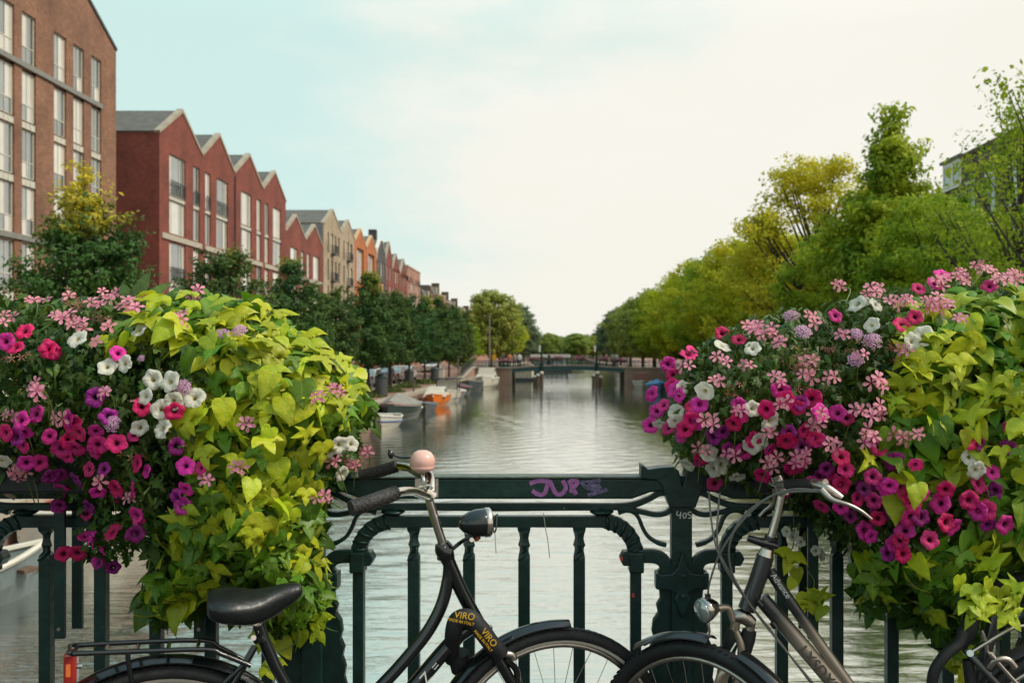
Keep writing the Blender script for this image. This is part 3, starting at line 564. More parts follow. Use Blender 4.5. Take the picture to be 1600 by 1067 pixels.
LT = [(22.3, 0, 1.0, 'young tree with golden yellow top in front of the brown block, biggest on the left'),
      (31.5, 1, 1.0, 'round young green tree in front of the tall red gables'),
      (40, 2, 1.0, 'dark green young tree between the red gables and the lime vine'),
      (47.5, 3, .97, 'dark green young tree in front of the beige house'),
      (56, 2, 1.12, 'dark green quay tree below the orange houses, just behind the grey bin'),
      (63.5, 1, 1.12, 'dark green quay tree standing over the boat with the grey cover'),
      (71.5, 3, 1.15, 'dark green quay tree with a yellowish top below the narrow red houses'),
      (80, 2, 1.12, 'dark green quay tree above the boat with a windscreen canopy'), (89, 2, 1.2, 'dark green quay tree in front of the older far houses'),
      (98, 3, 1.25, 'dark green quay tree above the white cabin cruiser'), (107, 1, 1.3, 'dark green quay tree last before the slim pole by the far bridge')]
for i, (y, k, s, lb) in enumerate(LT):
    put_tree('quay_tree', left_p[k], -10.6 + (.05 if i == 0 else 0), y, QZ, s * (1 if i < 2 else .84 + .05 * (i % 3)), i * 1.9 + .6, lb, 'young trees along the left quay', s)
big = lambda R: (lambda t: R * (math.sin(math.pi * min(1, t * .86 + .12)) ** .6) + .1)
rp = [tree_proto(21, 12, 2.2, big(4.2), 330, 85, .85, .14, lm_right, m_bark, .28, nbr=40, gap=.28),
      tree_proto(22, 12, 2.0, big(4.1), 330, 85, .85, .14, lm_right2, m_bark, .28, nbr=40, gap=.28),
      tree_proto(23, 12, 3.0, lambda t: .15 + 3.7 * min(1, .5 + 2 * t) * (1 - t) ** .85 * (1.15 if t < .55 else .85) , 420, 80, .7, .13, lm_right2, m_bark, .25, nbr=40, outer=.45),
      tree_proto(24, 12, 3.2, big(4.0), 290, 95, .85, .11, lm_loose, m_bark, .25, gap=.12, nbr=80, outer=.6),
      tree_proto(25, 12, 2.0, big(3.0), 210, 42, .7, .08, lm_right2, m_bark, .16, gap=.0, nbr=90, outer=.3),
      tree_proto(26, 12, 2.2, big(4.6), 300, 60, 1.1, .22, lm_far, m_bark, .28),
      tree_proto(27, 12, 2.2, big(4.4), 300, 60, 1.1, .22, lm_farD, m_bark, .28)]
RT = [(14.6, 27.2, 4, 1.05, 1.15, 'thin sparse tree with bare twigs at the right edge of the photo'),
      (15.6, 33.5, 4, 1.0, .9, 'thin half-bare tree in front of the third brown house from the right edge'),
      (15.2, 39.0, 1, .66, .72, 'low dense green tree below the bare-twigged trees on the right'),
      (15.0, 44.5, 2, .98, 1.12, 'tall pointed green tree with a narrow spire top on the right bank'),
      (15.2, 57.5, 3, 1.2, 1.12, 'loose yellow-leaved tree with sky showing through its open crown'),
      (14.6, 50.5, 1, .78, .74, 'lower green tree between the pointed tree and the loose yellow one'),
      (14.2, 66.0, 0, .9, .88, 'dense yellow-green tree just beyond the loose yellow tree'),
      (14.2, 75.5, 0, .93, .92, 'dense yellow-green tree, second beyond the loose yellow tree'),
      (14.2, 86.0, 1, .95, .95, 'dense green tree, third beyond the loose yellow tree'),
      (14.2, 97.0, 0, .98, .96, 'dense yellow-green tree, fourth beyond the loose yellow tree'),
      (14.2, 110, 0, .95, .93, 'yellow-green tree beside the right abutment of the far bridge'),
      (14.2, 126, 1, .98, .95, 'green tree on the right bank just past the far bridge'),
      (14.0, 143, 5, .98, .95, 'pale green tree, second past the far bridge on the right bank'),
      (14.0, 162, 5, .95, .93, 'pale green tree, third past the far bridge on the right bank'),
      (13.6, 184, 5, .98, .97, 'pale green tree, fourth past the far bridge on the right bank'),
      (13.6, 212, 6, .9, .98, 'darker tree ending the bright right bank row near the canal end'),
      (13.8, 245, 6, .9, .95, 'dusky far tree at the very end of the right bank row')]
for i, (x, y, k, s, sz, lb) in enumerate(RT): put_tree('canal_tree', rp[k], x, y, QZ, s, i * 2.3, lb, 'large trees along the right bank', sz)
# extra second row behind the right bank houses' pavement
for i, (x, y, k, s) in enumerate(((19.5, 60, 1, .8), (19.5, 72, 0, .85), (19.5, 52, 1, .75))): put_tree('street_tree', rp[k], x, y, QZ, s, i + .5, ('green tree behind the loose yellow tree, nearer the houses', 'yellow-green tree set back behind the dense right bank row', 'green tree set back behind the pointed tree')[i], 'trees set back from the right bank')
LF = [(-11.5, 121, 1, .55, .52, 'small dark tree by the slim pole left of the far bridge'), (-11.8, 178, 5, 1.15, 1.12, 'tall bright green tree beyond the far bridge on the left bank'), (-11.2, 196, 1, 1.0, .9, 'green tree tucked under the tall bright green tree'),
      (-11.0, 225, 0, .95, .95, 'round yellow-green tree beyond the far bridge on the left bank'), (-10.4, 262, 6, 1.1, 1.25, 'dusky dark tree at the end of the left bank row'),
      (-3, 420, 5, 1.1, .9, 'low yellowish round tree at the end of the canal, left one'), (8, 400, 5, 1.3, .85, 'wide yellowish tree closing the end of the canal'), (15, 410, 5, 1.2, .8, 'yellowish tree at the canal end by the right bank row'),
      (1, 470, 6, 1.5, .85, 'dark tree rising behind the yellowish trees at the canal end'), (11, 480, 6, 1.8, .95, 'dark broad tree behind the canal end'), (22, 470, 6, 1.6, 1.1, 'dark tree behind the canal end on the right'), (-12, 460, 6, 1.5, .9, 'dark tree behind the canal end on the left'), (-11, 330, 6, 1.1, 1.0, 'dark tree far along the left bank before the canal end')]
for i, (x, y, k, s, sz, lb) in enumerate(LF): put_tree('distant_tree', rp[k], x, y, QZ, s, i * 1.7, lb, 'trees beyond the far bridge', sz)
mb = MB()
rs = np.random.RandomState(4); P = np.stack([rs.uniform(-120, 160, 16000), rs.uniform(520, 560, 16000), np.abs(rs.normal(3, 5.0, 16000))], 1)
P[:, 2] = np.minimum(P[:, 2], 7 + 4 * np.sin(P[:, 0] * .15) + rs.uniform(-1, 1, 16000))
tag(link(bpy.data.objects.new('treeline', leaves_mesh('treeline', P, rs.normal(size=(16000, 3)), .9, lm_farD, rs))), 'distant dark line of trees closing the view beyond the canal', 'trees', kind='stuff')
# low plants at the quay trees' feet
lm_shrub = leafmat('shrub_leaves', (.06, .10, .02), (.12, .16, .04), tr=.2, sc=2)
for i, y in enumerate((56, 63.5, 71.5, 80, 89)):
    rs = np.random.RandomState(50 + i); n = 900; a = rs.uniform(0, 6.28, n); r = np.sqrt(rs.rand(n)); P = np.stack([np.cos(a) * r * 1.0, np.sin(a) * r * 1.6, .5 * (1 - r ** 2) * rs.rand(n)], 1)
    o = link(bpy.data.objects.new('low_shrub', leaves_mesh('low_shrub', P, rs.normal(size=(n, 3)) + np.array([0, 0, 1]), .08, lm_shrub, rs))); o.location = (-10.7, y, QZ)
    tag(o, ('low green plants round the foot of the quay tree behind the bin', 'low green plants round the tree above the grey covered boat', 'low green plants round the tree above the orange boat', 'low green plants round the tree above the windscreen boat', 'low green plants farthest along, near the bridge ramp')[i], 'shrub', 'low plants at the foot of quay trees')
# ------------------------------------------------------------------ far bridge
m_teal = mat('teal_paint', (.02, .075, .075), .5, var=.2)
m_wood = mat('weathered_wood', (.14, .09, .06), .8, var=.3, scale=4)
rb_ = empty('far_bridge', (3, 109, 0), 0, 'low far bridge with teal girder between brick abutments, lined with flower boxes', 'bridge')
O = (3, 109, 0)
xa, xb = -4.9, 7.4
def arc(x): return 1.72 + .28 * (1 - ((x - 1.25) / 6.2) ** 2) if xa <= x <= xb else 1.72
xs = [xa + (xb - xa) * i / 16 for i in range(17)]
MB().prism([(x, arc(x) - .42) for x in xs] + [(x, arc(x)) for x in xs[::-1]], 109.0, 109.25).build('girder', m_teal, rb_, origin=O)
MB().prism([(x, arc(x) + .001) for x in xs] + [(x, arc(x) + .16) for x in xs[::-1]], 108.9, 109.3).build('edge_beam', m_stone, rb_, origin=O)
MB().prism([(x, arc(x) - .35) for x in xs] + [(x, arc(x) + .1) for x in xs[::-1]], 109.3, 117).build('deck', m_asph, rb_, origin=O)
for x0, x1 in ((-9.0, xa), (xb, 12.0)):
    mb = MB(); mb.b2((x0, 108.95, -1), (x1, 117, 1.72)); o = mb.build('abutment', m_brick_old, rb_, origin=O)
    mb = MB(); mb.b2((x0, 108.87, 1.723), (x1, 109.35, 1.9)); mb.build('coping', m_stone, rb_, origin=O)
    q = x1 if x1 == xa else x0
    mb = MB()
    for k in range(7): mb.b2((q - .32 * (1 if q == xa else -1), 108.93, -.2 + k * .28), (q + .0, 108.99, -.06 + k * .28))
    mb.build('quoins', m_stone, rb_, origin=O)
# wing walls rising with the ramps
for sx, x0 in ((-1, 9.0), (1, 12.0)):
    zz = [(94, .96), (98, 1.1), (102, 1.45), (106, 1.72), (109, 1.8)]
    a, b = (sx * (x0 - .05), sx * (x0 + .4))
    MB().prism([(y, -1.0) for y, z in zz] + [(y, z) for y, z in zz[::-1]], a, b, ax='X').build('wing_wall', m_brick_old, rb_, origin=O)
    MB().prism([(y, z + .001) for y, z in zz] + [(y, z + .17) for y, z in zz[::-1]], a - .06 * sx, b + .06 * sx, ax='X').build('wing_coping', m_stone, rb_, origin=O)
    MB().prism([(94.3, .9)] + [(y, z - .02) for y, z in zz[1:]] + [(117, 1.75), (117, .9)], sx * (x0 + .4), sx * (x0 + 13), ax='X').build('ramp', m_pave, rb_, origin=O)
    mb = MB()
    for k in range(11): y = 95 + k * 1.35; z = np.interp(y, [q[0] for q in zz], [q[1] for q in zz]); mb.b2((sx * (x0 + .15) - .03, y - .03, z), (sx * (x0 + .15) + .03, y + .03, z + 1.0))
    for hh in (.3, .62, .97): mb.tube([(sx * (x0 + .15), y, z + hh + .1) for y, z in zz], .035, 6)
    mb.build('ramp_railing', m_rail, rb_, origin=O)
mb = MB()
for i in range(54):
    x = -9 + i * .39; mb.b2((x - .02, 109.08, arc(x) + .14), (x + .02, 109.12, arc(x) + .84))
xs2 = [-9 + i * .7 for i in range(31)]
for h in (.35, .86, .66): mb.bar([(x, arc(x) + h) for x in xs2], .06, .06, 109.1)
mb.build('railing', m_rail, rb_, origin=O)
for px in (846, 932):
    x = (px - VX) * 109 / F
    mb = MB(); mb.tube([(x, 108.8, 1.3), (x, 108.8, 4.1), (x + .05, 108.75, 4.3), (x + .3, 108.7, 4.35)], [.13, .09, .06, .05], 8); mb.tube([(x, 108.8, 1.6), (x, 108.8, 2.3)], .2, 8); mb.build('lamp_post', m_rail, rb_, origin=O)
    mb = MB(); mb.tube([(x - .2, 108.6, 4.25), (x - .2, 108.6, 3.55)], [.13, .09], 8); mb.build('lamp_shade', m_white, rb_, origin=O)
    mb = MB()
    for dx, dy, h in ((-.35, 108.3, 1.1), (.05, 108.3, 1.35), (.45 if px > 900 else -.75, 108.6, .9)): mb.tube([(x + dx, dy, -1), (x + dx, dy, h)], [.2, .19], 10)
    mb.build('mooring_pile', m_wood, rb_, origin=O)
    mb = MB()
    for dx, dy, h in ((-.35, 108.3, 1.1), (.05, 108.3, 1.35), (.45 if px > 900 else -.75, 108.6, .9)): mb.lathe([(.205, h - .16), (.21, h), (.12, h + .08)], 10, Matrix.Translation((x + dx, dy, 0)))
    mb.build('pile_cap', m_white, rb_, origin=O)
lm_pinkfl = mat('pink_blossom', (.5, .12, .22), .6, var=.3, scale=5)
for i, px in enumerate((790, 834, 871, 906, 943, 970)):
    x = (px - VX) * 109 / F; rs = np.random.RandomState(i); n = 260
    P = rs.normal(size=(n, 3)) * np.array([.45, .12, .13])
    rt = empty('bridge_planter', (x, 108.75, arc(x) + .78), 0, ('leftmost pink flower box on the far bridge railing', 'pink flower box on the far bridge just left of the left lamp', 'pink flower box on the far bridge between the lamps, left one', 'pink flower box on the far bridge between the lamps, right one', 'pink and purple flower box right of the far bridge right lamp', 'pink flower box over the right abutment of the far bridge')[i], 'planter', 'flower boxes on the far bridge')
    MB().b2((-.45, -.1, -.12), (.45, .1, .08)).build('box', m_dkmetal, rt)
    o = link(bpy.data.objects.new('blossoms', leaves_mesh('blossoms', P + np.array([0, 0, .15]), rs.normal(size=(n, 3)), .06, lm_pinkfl, rs)), rt); o['kind'] = 'stuff'
    o = link(bpy.data.objects.new('foliage', leaves_mesh('foliage', P * 1.05 + np.array([0, 0, .03]), rs.normal(size=(n, 3)), .06, lm_left2, rs)), rt); o['kind'] = 'stuff'

# ------------------------------------------------------------------ boats
def hull(L_, W, h, mcol, rt, rim=None, stern=.8, flo=.28, draft=.25, planks=0, bowrise=.35):
    ns = 12; ext = []; inn = []
    for i in range(ns + 1):
        t = i / ns; y = -L_ / 2 + L_ * t
        f = (stern + (1 - stern) * min(1, t * 3)) if t < .33 else max(.03, (1 - ((t - .33) / .67) ** 2.6))
        wx = W / 2 * f; hz = h + bowrise * h * max(0, t - .3) ** 2 * 2 + .08 * h * (1 - t)
        yo = .25 * max(0, t - .8) / .2 * h
        ext.append([(-wx, y + yo, hz), (-wx * .93, y + yo * .6, hz * .45), (-wx * .72, y, 0), (-wx * .3, y - yo, -draft), (wx * .3, y - yo, -draft), (wx * .72, y, 0), (wx * .93, y + yo * .6, hz * .45), (wx, y + yo, hz)])
    mb = MB(); vs = [v for r in ext for v in r]; fs = []
    for i in range(ns):
        for j in range(7): a = i * 8 + j; fs.append((a, a + 1, a + 9, a + 8))
    fs.append(tuple(range(8))); mb.add(vs, fs); mb.build('hull', mcol, rt, smooth=False)
    g = [r[0] for r in ext] + [r[7] for r in ext[::-1]]
    mb = MB(); path = [Vector(p) for p in g] + [Vector(g[0])]
    mb.tube(path, .045, 6); mb.build('gunwale', rim or m_white, rt)
    mb = MB(); fl = [(r[0][0] * .9, r[0][1], flo) for r in ext] + [(r[7][0] * .9, r[7][1], flo) for r in ext[::-1]]
    mb.add(fl, [tuple(range(len(fl)))[::-1]]); mb.build('floor', m_wood, rt)
    if planks:
        for k in range(planks):
            z = h * (k + 1) / (planks + 1); mb = MB()
            for s in (1, -1): mb.tube([(s * (abs(r[0][0]) * (.75 + .25 * z / r[0][2]) + .01), r[0][1] * 1, z + (r[0][2] - h) * z / h) for r in ext], .02, 5)
            mb.build('plank_seam', m_wood, rt)
    return ext
def boat(x, y, rz, L_, W, h, mcol, label, **k):
    rt = empty('moored_boat', (x, y, 0), rz, label, 'boat', 'boats moored along the canal'); ext = hull(L_, W, h, mcol, rt, **k)
    if y > 40: rt.scale = (.86, .9, .78); rt.location.x = x + (-.35 if x < 0 else .4)
    return rt, ext
m_bwhite = mat('boat_white', (.62, .58, .48), .35, var=.1)
m_bgrey = mat('boat_dark_green', (.03, .045, .04), .4, var=.2)
m_tarp = mat('grey_tarpaulin', (.23, .22, .19), .8, var=.2, scale=2, bump=.6, bscale=4)
def tarp(rt, ext, peak, mt, i0=1, i1=11):
    mb = MB(); rings = []
    for i in range(i0, i1 + 1):
        l, r = ext[i][0], ext[i][7]; t = (i - i0) / (i1 - i0); pk = peak * (math.sin(math.pi * (t * .85 + .1)) ** .8)
        rings.append([(l[0] * 1.05, l[1], l[2] - .12), (l[0] * 1.04, l[1], l[2] + .03), (l[0] * .5, l[1], l[2] + pk * .62), (0, l[1], l[2] + pk), (r[0] * .5, r[1], r[2] + pk * .62), (r[0] * 1.04, r[1], r[2] + .03), (r[0] * 1.05, r[1], r[2] - .12)])
    n = 7; vs = [v for r in rings for v in r]; fs = [(a * n + j, a * n + j + 1, a * n + n + j + 1, a * n + n + j) for a in range(len(rings) - 1) for j in range(n - 1)]
    fs += [tuple(range(n))[::-1], tuple(range((len(rings) - 1) * n, len(rings) * n))]
    mb.add(vs, fs); mb.build('tarpaulin', mt, rt)
def cabin(rt, x0, x1, y0, y1, z0, z1, m=None, taper=.8, win=3, wm=None, name='cabin'):
    cx = (x0 + x1) / 2; hw = (x1 - x0) / 2; cy = (y0 + y1) / 2; hl = (y1 - y0) / 2
    mb = MB(); lo = [(cx - hw, cy - hl, z0), (cx + hw, cy - hl, z0), (cx + hw, cy + hl, z0), (cx - hw, cy + hl, z0)]; hi = [(cx + (p[0] - cx) * taper, cy + (p[1] - cy) * (taper * .9), z1) for p in lo]
    mb.loft([lo, hi], True); c = mb.build(name, m or m_bwhite, rt, bevel=.03)
    for s in (-1, 1):
        for k in range(win):
            yy = cy - hl * .7 + hl * 1.4 * (k + .5) / win; wv = hl * .5 / win * .9; zl, zh = z0 + (z1 - z0) * .45, z0 + (z1 - z0) * .82
            xl = lambda z: cx + s * (hw * (1 + (taper - 1) * (z - z0) / (z1 - z0)) + .012)
            MB().add([(xl(zl), yy - wv, zl), (xl(zl), yy + wv, zl), (xl(zh), yy + wv, zh), (xl(zh), yy - wv, zh)], [(0, 1, 2, 3)]).build('porthole', m_glass, c)
    for k in range(3):
        xx = cx + (k - 1) * hw * .5; zl, zh = z0 + (z1 - z0) * .45, z0 + (z1 - z0) * .82; yl = lambda z: cy - hl * (1 + (taper * .9 - 1) * (z - z0) / (z1 - z0)) - .012
        MB().add([(xx - hw * .19, yl(zl), zl), (xx + hw * .19, yl(zl), zl), (xx + hw * .19, yl(zh), zh), (xx - hw * .19, yl(zh), zh)], [(0, 1, 2, 3)]).build('windscreen', wm or m_glass, c)
    return c
def bench(rt, y, w, z): MB().b2((-w / 2, y - .14, z), (w / 2, y + .14, z + .05)).build('bench', m_wood, rt)
# near boats glimpsed below the petunias
m_redcov = mat('red_cover', (.33, .03, .03), .6, var=.2, scale=3)
rt, ext = boat(-8.25, 19.4, R_(0), 6.2, 1.55, .72, m_bwhite, 'white planked boat with a red cover, seen through the railing at the left', planks=3, rim=m_bwhite); bench(rt, -1.5, 1.2, .5); tarp(rt, ext, .25, m_redcov, 2, 8)
rt, ext = boat(-8.0, 12.9, R_(-20), 3.0, 1.2, .5, mat('boat_grey', (.16, .2, .2), .5), 'small grey boat with a broad white rim at the left edge behind the railing', rim=m_bwhite); bench(rt, 0, 1.2, .4); bench(rt, 1, 1.0, .4)
rt, ext = boat(-7.5, 45.6, R_(180 + 4), 4.0, 1.7, .62, m_bwhite, 'small open white boat with a blue stripe, nearest of the quayside boats', stern=.75); bench(rt, 0, 1.5, .38); bench(rt, -1.1, 1.4, .38)
MB().b2((-.35, -.5, .3), (.35, .3, .75)).build('steering_console', m_bwhite, rt)
mb = MB()
for s in (0, 7): mb.tube([(e[s][0] * 1.0, e[s][1], e[s][2] * .62) for e in ext], .04, 6)
mb.build('blue_stripe', mat('boat_blue', (.03, .12, .35), .4), rt)
rt, ext = boat(-7.75, 51.0, R_(178), 6.2, 2.1, .95, m_bgrey, 'long dark boat under a tent-shaped grey tarpaulin', rim=mat('pink_rim', (.4, .22, .2), .5)); tarp(rt, ext, .75, m_tarp)
rt, ext = boat(-7.35, 58.8, R_(185), 3.6, 1.5, .5, mat('rubber_grey', (.09, .1, .1), .6), 'low grey dinghy between the tarpaulin boat and the orange boat', rim=mat('rubber_grey')); tarp(rt, ext, .18, mat('slate_cover', (.12, .14, .16), .7))
rt, ext = boat(-7.5, 65.0, R_(182), 5.2, 2.1, .8, mat('boat_orange', (.75, .18, .01), .35, var=.1), 'bright orange boat with a rounded white top', rim=mat('boat_orange'))
cabin(rt, -.85, .85, -1.9, 1.7, .8, 1.55, taper=.7, win=2)
rt, ext = boat(-7.4, 71.0, R_(181), 5.2, 2.1, .85, m_bwhite, 'white boat with a tall framed windscreen canopy, behind the orange boat'); MB().b2((-.9, -1, .4), (.9, 1.2, .85)).build('deck', m_bwhite, rt)
mb = MB()
for s in (-.85, .85): mb.b2((s - .04, -1.2, .85), (s + .04, -1.12, 2.0)); mb.b2((s - .04, .9, .85), (s + .04, .98, 2.0))
mb.b2((-.95, -1.3, 2.0), (.95, 1.1, 2.1)); mb.build('canopy_frame', m_dkmetal, rt)
MB().b2((-.8, .92, .9), (.8, .95, 1.95)).build('windscreen', mat('plastic_screen', (.5, .47, .4), .3), rt)
rt, ext = boat(-7.5, 77.5, R_(184), 4.6, 1.8, .6, mat('hull_grey', (.2, .2, .19), .5), 'grey boat with a pale cover and red bow, behind the canopy boat'); tarp(rt, ext, .35, mat('pale_cover', (.4, .36, .33), .7)); MB().b2((-.3, 1.8, .55), (.3, 2.25, .85)).build('bow_fender', m_redcov, rt)
rt, ext = boat(-7.6, 83.5, R_(180), 4.6, 1.8, .7, m_bgrey, 'dark little boat with a reddish cover, nearer than the big open barge', rim=m_redcov); tarp(rt, ext, .4, mat('dark_cover', (.06, .05, .06), .7))
rt, ext = boat(-7.35, 90.0, R_(180), 6.4, 2.4, 1.0, mat('hull_slate', (.05, .065, .07), .45), 'big dark open barge in front of the white cabin cruiser', rim=mat('grey_rim', (.25, .25, .24), .5)); bench(rt, 0, 2, .6); bench(rt, 1.5, 1.8, .6)
rt, ext = boat(-6.6, 98.5, R_(178), 7.0, 2.7, 1.15, m_bwhite, 'white cabin cruiser with a wheelhouse moored by the left abutment'); cabin(rt, -1.1, 1.1, -2.2, 2.0, 1.1, 1.7, taper=.9, win=3); cabin(rt, -.95, .95, -1.6, .6, 1.7, 2.5, taper=.9, win=3, name='wheelhouse')
rt, ext = boat(8.5, 88.0, R_(180), 5.6, 2.2, .8, mat('hull_blue', (.02, .11, .22), .4), 'blue covered boat near the right bank by the far bridge', rim=mat('cover_blue', (.03, .2, .42), .6)); tarp(rt, ext, .6, mat('cover_blue'))
rt, ext = boat(9.6, 79.0, R_(180), 4.4, 1.8, .6, m_bwhite, 'pale blue-covered dinghy half hidden by the right flowers'); tarp(rt, ext, .4, mat('cover_pale_blue', (.12, .35, .5), .6))
rt, ext = boat(8.0, 98.0, R_(176), 5.6, 2.2, .75, m_bwhite, 'small white boat with a red-brown cabin, against the right abutment'); cabin(rt, -.8, .8, -1.0, 1.0, .75, 1.9, mat('cabin_red', (.25, .09, .07), .6), .9, 2)
rt, ext = boat(-7.7, 54.9, R_(183), 3.4, 1.4, .5, mat('hull_brown', (.08, .05, .035), .6), 'little brown boat squeezed between the tarpaulin boat and the dinghy'); tarp(rt, ext, .2, MATS['dark_cover'])
rt, ext = boat(-7.6, 104.0, R_(181), 4.0, 1.7, .6, m_bgrey, 'dark covered boat farthest along, tied against the left wing wall'); tarp(rt, ext, .35, MATS['slate_cover'])
rt, ext = boat(8.9, 93.0, R_(180), 3.6, 1.6, .5, m_bwhite, 'low white dinghy between the blue covered boat and the red-brown cabin boat'); bench(rt, 0, 1.3, .4)
# houseboat under the far bridge and tour boat beyond it
rt = empty('houseboat', (-5.2, 126, 0), 0, 'pale boxy houseboat with a teal end, seen under the far bridge', 'houseboat', None)
MB().b2((-2.0, -3, -.3), (2.3, 8, .35)).build('pontoon', m_dkmetal, rt); c = MB().b2((-1.9, -2.9, .351), (2.1, 7.8, 2.0)).build('cabin', mat('houseboat_cream', (.5, .45, .33), .7), rt)
for k in range(8): MB().b2((-.6 + k * .36, -2.94, .45), (-.57 + k * .36, -2.901, 1.9)).build('batten', m_wood, c)
MB().b2((-1.95, -2.96, .36), (-.8, -2.902, 2.05)).build('end_panel', m_teal, rt)
rt = empty('tour_boat', (-1.1, 186, 0), 0, 'long low tour boat with a white roof and teal windows beyond the far bridge', 'boat', 'boats moored along the canal')
MB().prism([(-4.2, 0), (-3.6, -.3), (3.6, -.3), (4.4, .9), (-4.3, .9)], -1.6, 1.6).build('hull', m_bgrey, rt); MB().b2((-3.6, -1.4, .9), (3.2, 1.4, 2.62)).build('cabin', m_teal, rt); MB().b2((-3.8, -1.55, 2.621), (3.6, 1.55, 3.2)).build('roof', m_white, rt)
for k in range(7): MB().b2((-3.3 + k * .9, -1.44, 1.3), (-2.6 + k * .9, -1.402, 2.45)).build('window', m_glass, rt)
# ------------------------------------------------------------------ street things
def car_proto(col, van=False):
    rt = empty('parked_car', (0, 0, -50)); W = .86
    if van: prof = [(-2.4, .35), (-2.4, 1.9), (-2.2, 2.05), (1.2, 2.05), (1.75, 1.25), (2.4, 1.05), (2.45, .35)]
    else: prof = [(-2.1, .35), (-2.15, .85), (-1.9, 1.0), (-1.35, 1.42), (.35, 1.45), (1.1, .98), (2.0, .8), (2.15, .55), (2.12, .32)]
    MB().prism([(y, z) for y, z in prof], -W, W, ax='X').build('body', col, rt, bevel=.07)
    g = [(-1.75, 1.02), (-1.32, 1.34), (.3, 1.37), (.9, 1.0)] if not van else [(.1, 1.3), (.1, 1.85), (1.15, 1.85), (1.6, 1.3)]
    for s in (-1, 1): MB().prism(g, s * (W - .02), s * (W + .012), ax='X').build('side_window', m_glass, rt)
    a, b = ((.42, 1.40), (1.06, 1.02)) if not van else ((1.26, 1.98), (1.72, 1.32))
    MB().add([(-.7, a[0] + .03, a[1]), (.7, a[0] + .03, a[1]), (.76, b[0] + .03, b[1]), (-.76, b[0] + .03, b[1])], [(0, 1, 2, 3)]).build('windscreen', m_glass, rt)
    MB().add([(-.7, -1.42, 1.39), (.7, -1.42, 1.39), (.74, -1.86, 1.06), (-.74, -1.86, 1.06)] if not van else [(-.7, -2.42, 1.8), (.7, -2.42, 1.8), (.7, -2.42, 1.3), (-.7, -2.42, 1.3)], [(0, 1, 2, 3)]).build('rear_window', m_glass, rt)
    for s in (-1, 1):
        for y in (-1.35, 1.4):
            M = Matrix.Translation((s * (W - .08), y, .32)) @ Matrix.Rotation(math.pi / 2, 4, 'Y')
            wl = MB().lathe([(.32, -.1), (.33, 0), (.32, .1)], 18, M).build('wheel', m_rubber, rt); MB().lathe([(.2, -.11), (.2, .11)], 12, M).build('rim', m_steel, wl)
        MB().box((s * .6, 2.12 if not van else 2.42, .68), (.3, .08, .14)).build('headlight', m_bwhite, rt); MB().box((s * .68, -2.13 if not van else -2.41, .8), (.2, .06, .2)).build('tail_light', m_redcov, rt)
    return rt
cp_ = [car_proto(mat('car_white', (.6, .59, .55), .25, coat=.5)), car_proto(mat('car_silver', (.3, .3, .29), .3, metal=.6, coat=.5)), car_proto(mat('car_dark', (.03, .035, .04), .25, coat=.6)), car_proto(mat('car_white'), True)]
CARS = [(-14.2, 50, 3, 'white van parked behind the first quay trees by the grey bin'), (-14.2, 57, 0, 'white car parked behind the bin, next to the white van'), (-14.2, 63, 0, 'white car parked behind the tree above the tarpaulin boat'), (-14.2, 69, 1, 'silver car parked between two tree trunks above the orange boat'), (-14.2, 75, 0, 'white car in the middle of the row of parked cars'), (-14.2, 81, 2, 'dark car in the row parked behind the quay trees'), (-14.2, 87, 1, 'silver car parked above the open barge'), (-14.2, 93, 0, 'white car parked near the start of the bridge ramp'), (-13.0, 104, 0, 'white car standing on the ramp left of the far bridge'),
        (16.8, 96, 0, 'white car parked on the right bank short of the far bridge'), (16.8, 103, 1, 'silver car parked on the right bank beside the far bridge ramp')]
used = set()
for x, y, k, lb in CARS:
    o = cp_[k] if k not in used else copy_tree(cp_[k]); used.add(k); o.location = (x, y, QZ - .12 + (.45 if y > 100 else 0)); tag(o, lb, 'van' if k == 3 else 'car', 'vehicles parked along the banks')
def cyl(nm, x, y, z0, z1, r, m, lb, cat, grp=None, n=12):
    rt = empty(nm, (x, y, z0), 0, lb, cat, grp); return rt
rt = empty('litter_bin', (-9.9, 56.2, QZ), 0, 'grey cylindrical litter bin on the brick quay under the second row of trees', 'bin', 'litter bins on the left quay')
MB().lathe([(.34, 0), (.36, .1), (.36, 1.05)], 16).build('body', mat('bin_grey', (.06, .065, .065), .5), rt); MB().lathe([(.38, 1.051), (.38, 1.12), (.2, 1.3)], 16).build('lid', m_dkmetal, rt)
r2 = copy_tree(rt); r2.location = (-10.3, 84, QZ); tag(r2, 'dark litter bin farther along the quay, above the dark barge', 'bin')
r3 = copy_tree(rt); r3.location = (-10.9, 73.5, QZ); tag(r3, 'dark litter bin beside a quay tree trunk above the canopy boat', 'bin')
rt = empty('utility_box', (-10.2, 87, QZ), 0, 'pale utility cabinet standing on the quay beside the farther dark bin', 'cabinet'); MB().b2((-.35, -.3, 0), (.35, .3, 1.1)).build('cabinet', m_bwhite, rt, bevel=.02); MB().b2((-.38, -.33, 1.101), (.38, .33, 1.16)).build('lid', m_stone, rt)
rt = empty('flag_pole', (-7.45, 110.5, 1.8), 0, 'slim tall pale pole standing at the left end of the far bridge', 'pole'); MB().tube([(0, 0, 0), (0, 0, 5.6)], [.09, .05], 8).build('pole', mat('pole_paint', (.3, .26, .23), .5), rt); MB().lathe([(.16, 0), (.12, .4)], 10).build('base', m_dkmetal, rt); MB().lathe([(.02, 5.6), (.07, 5.66), (.02, 5.72)], 8).build('finial', m_steel, rt)
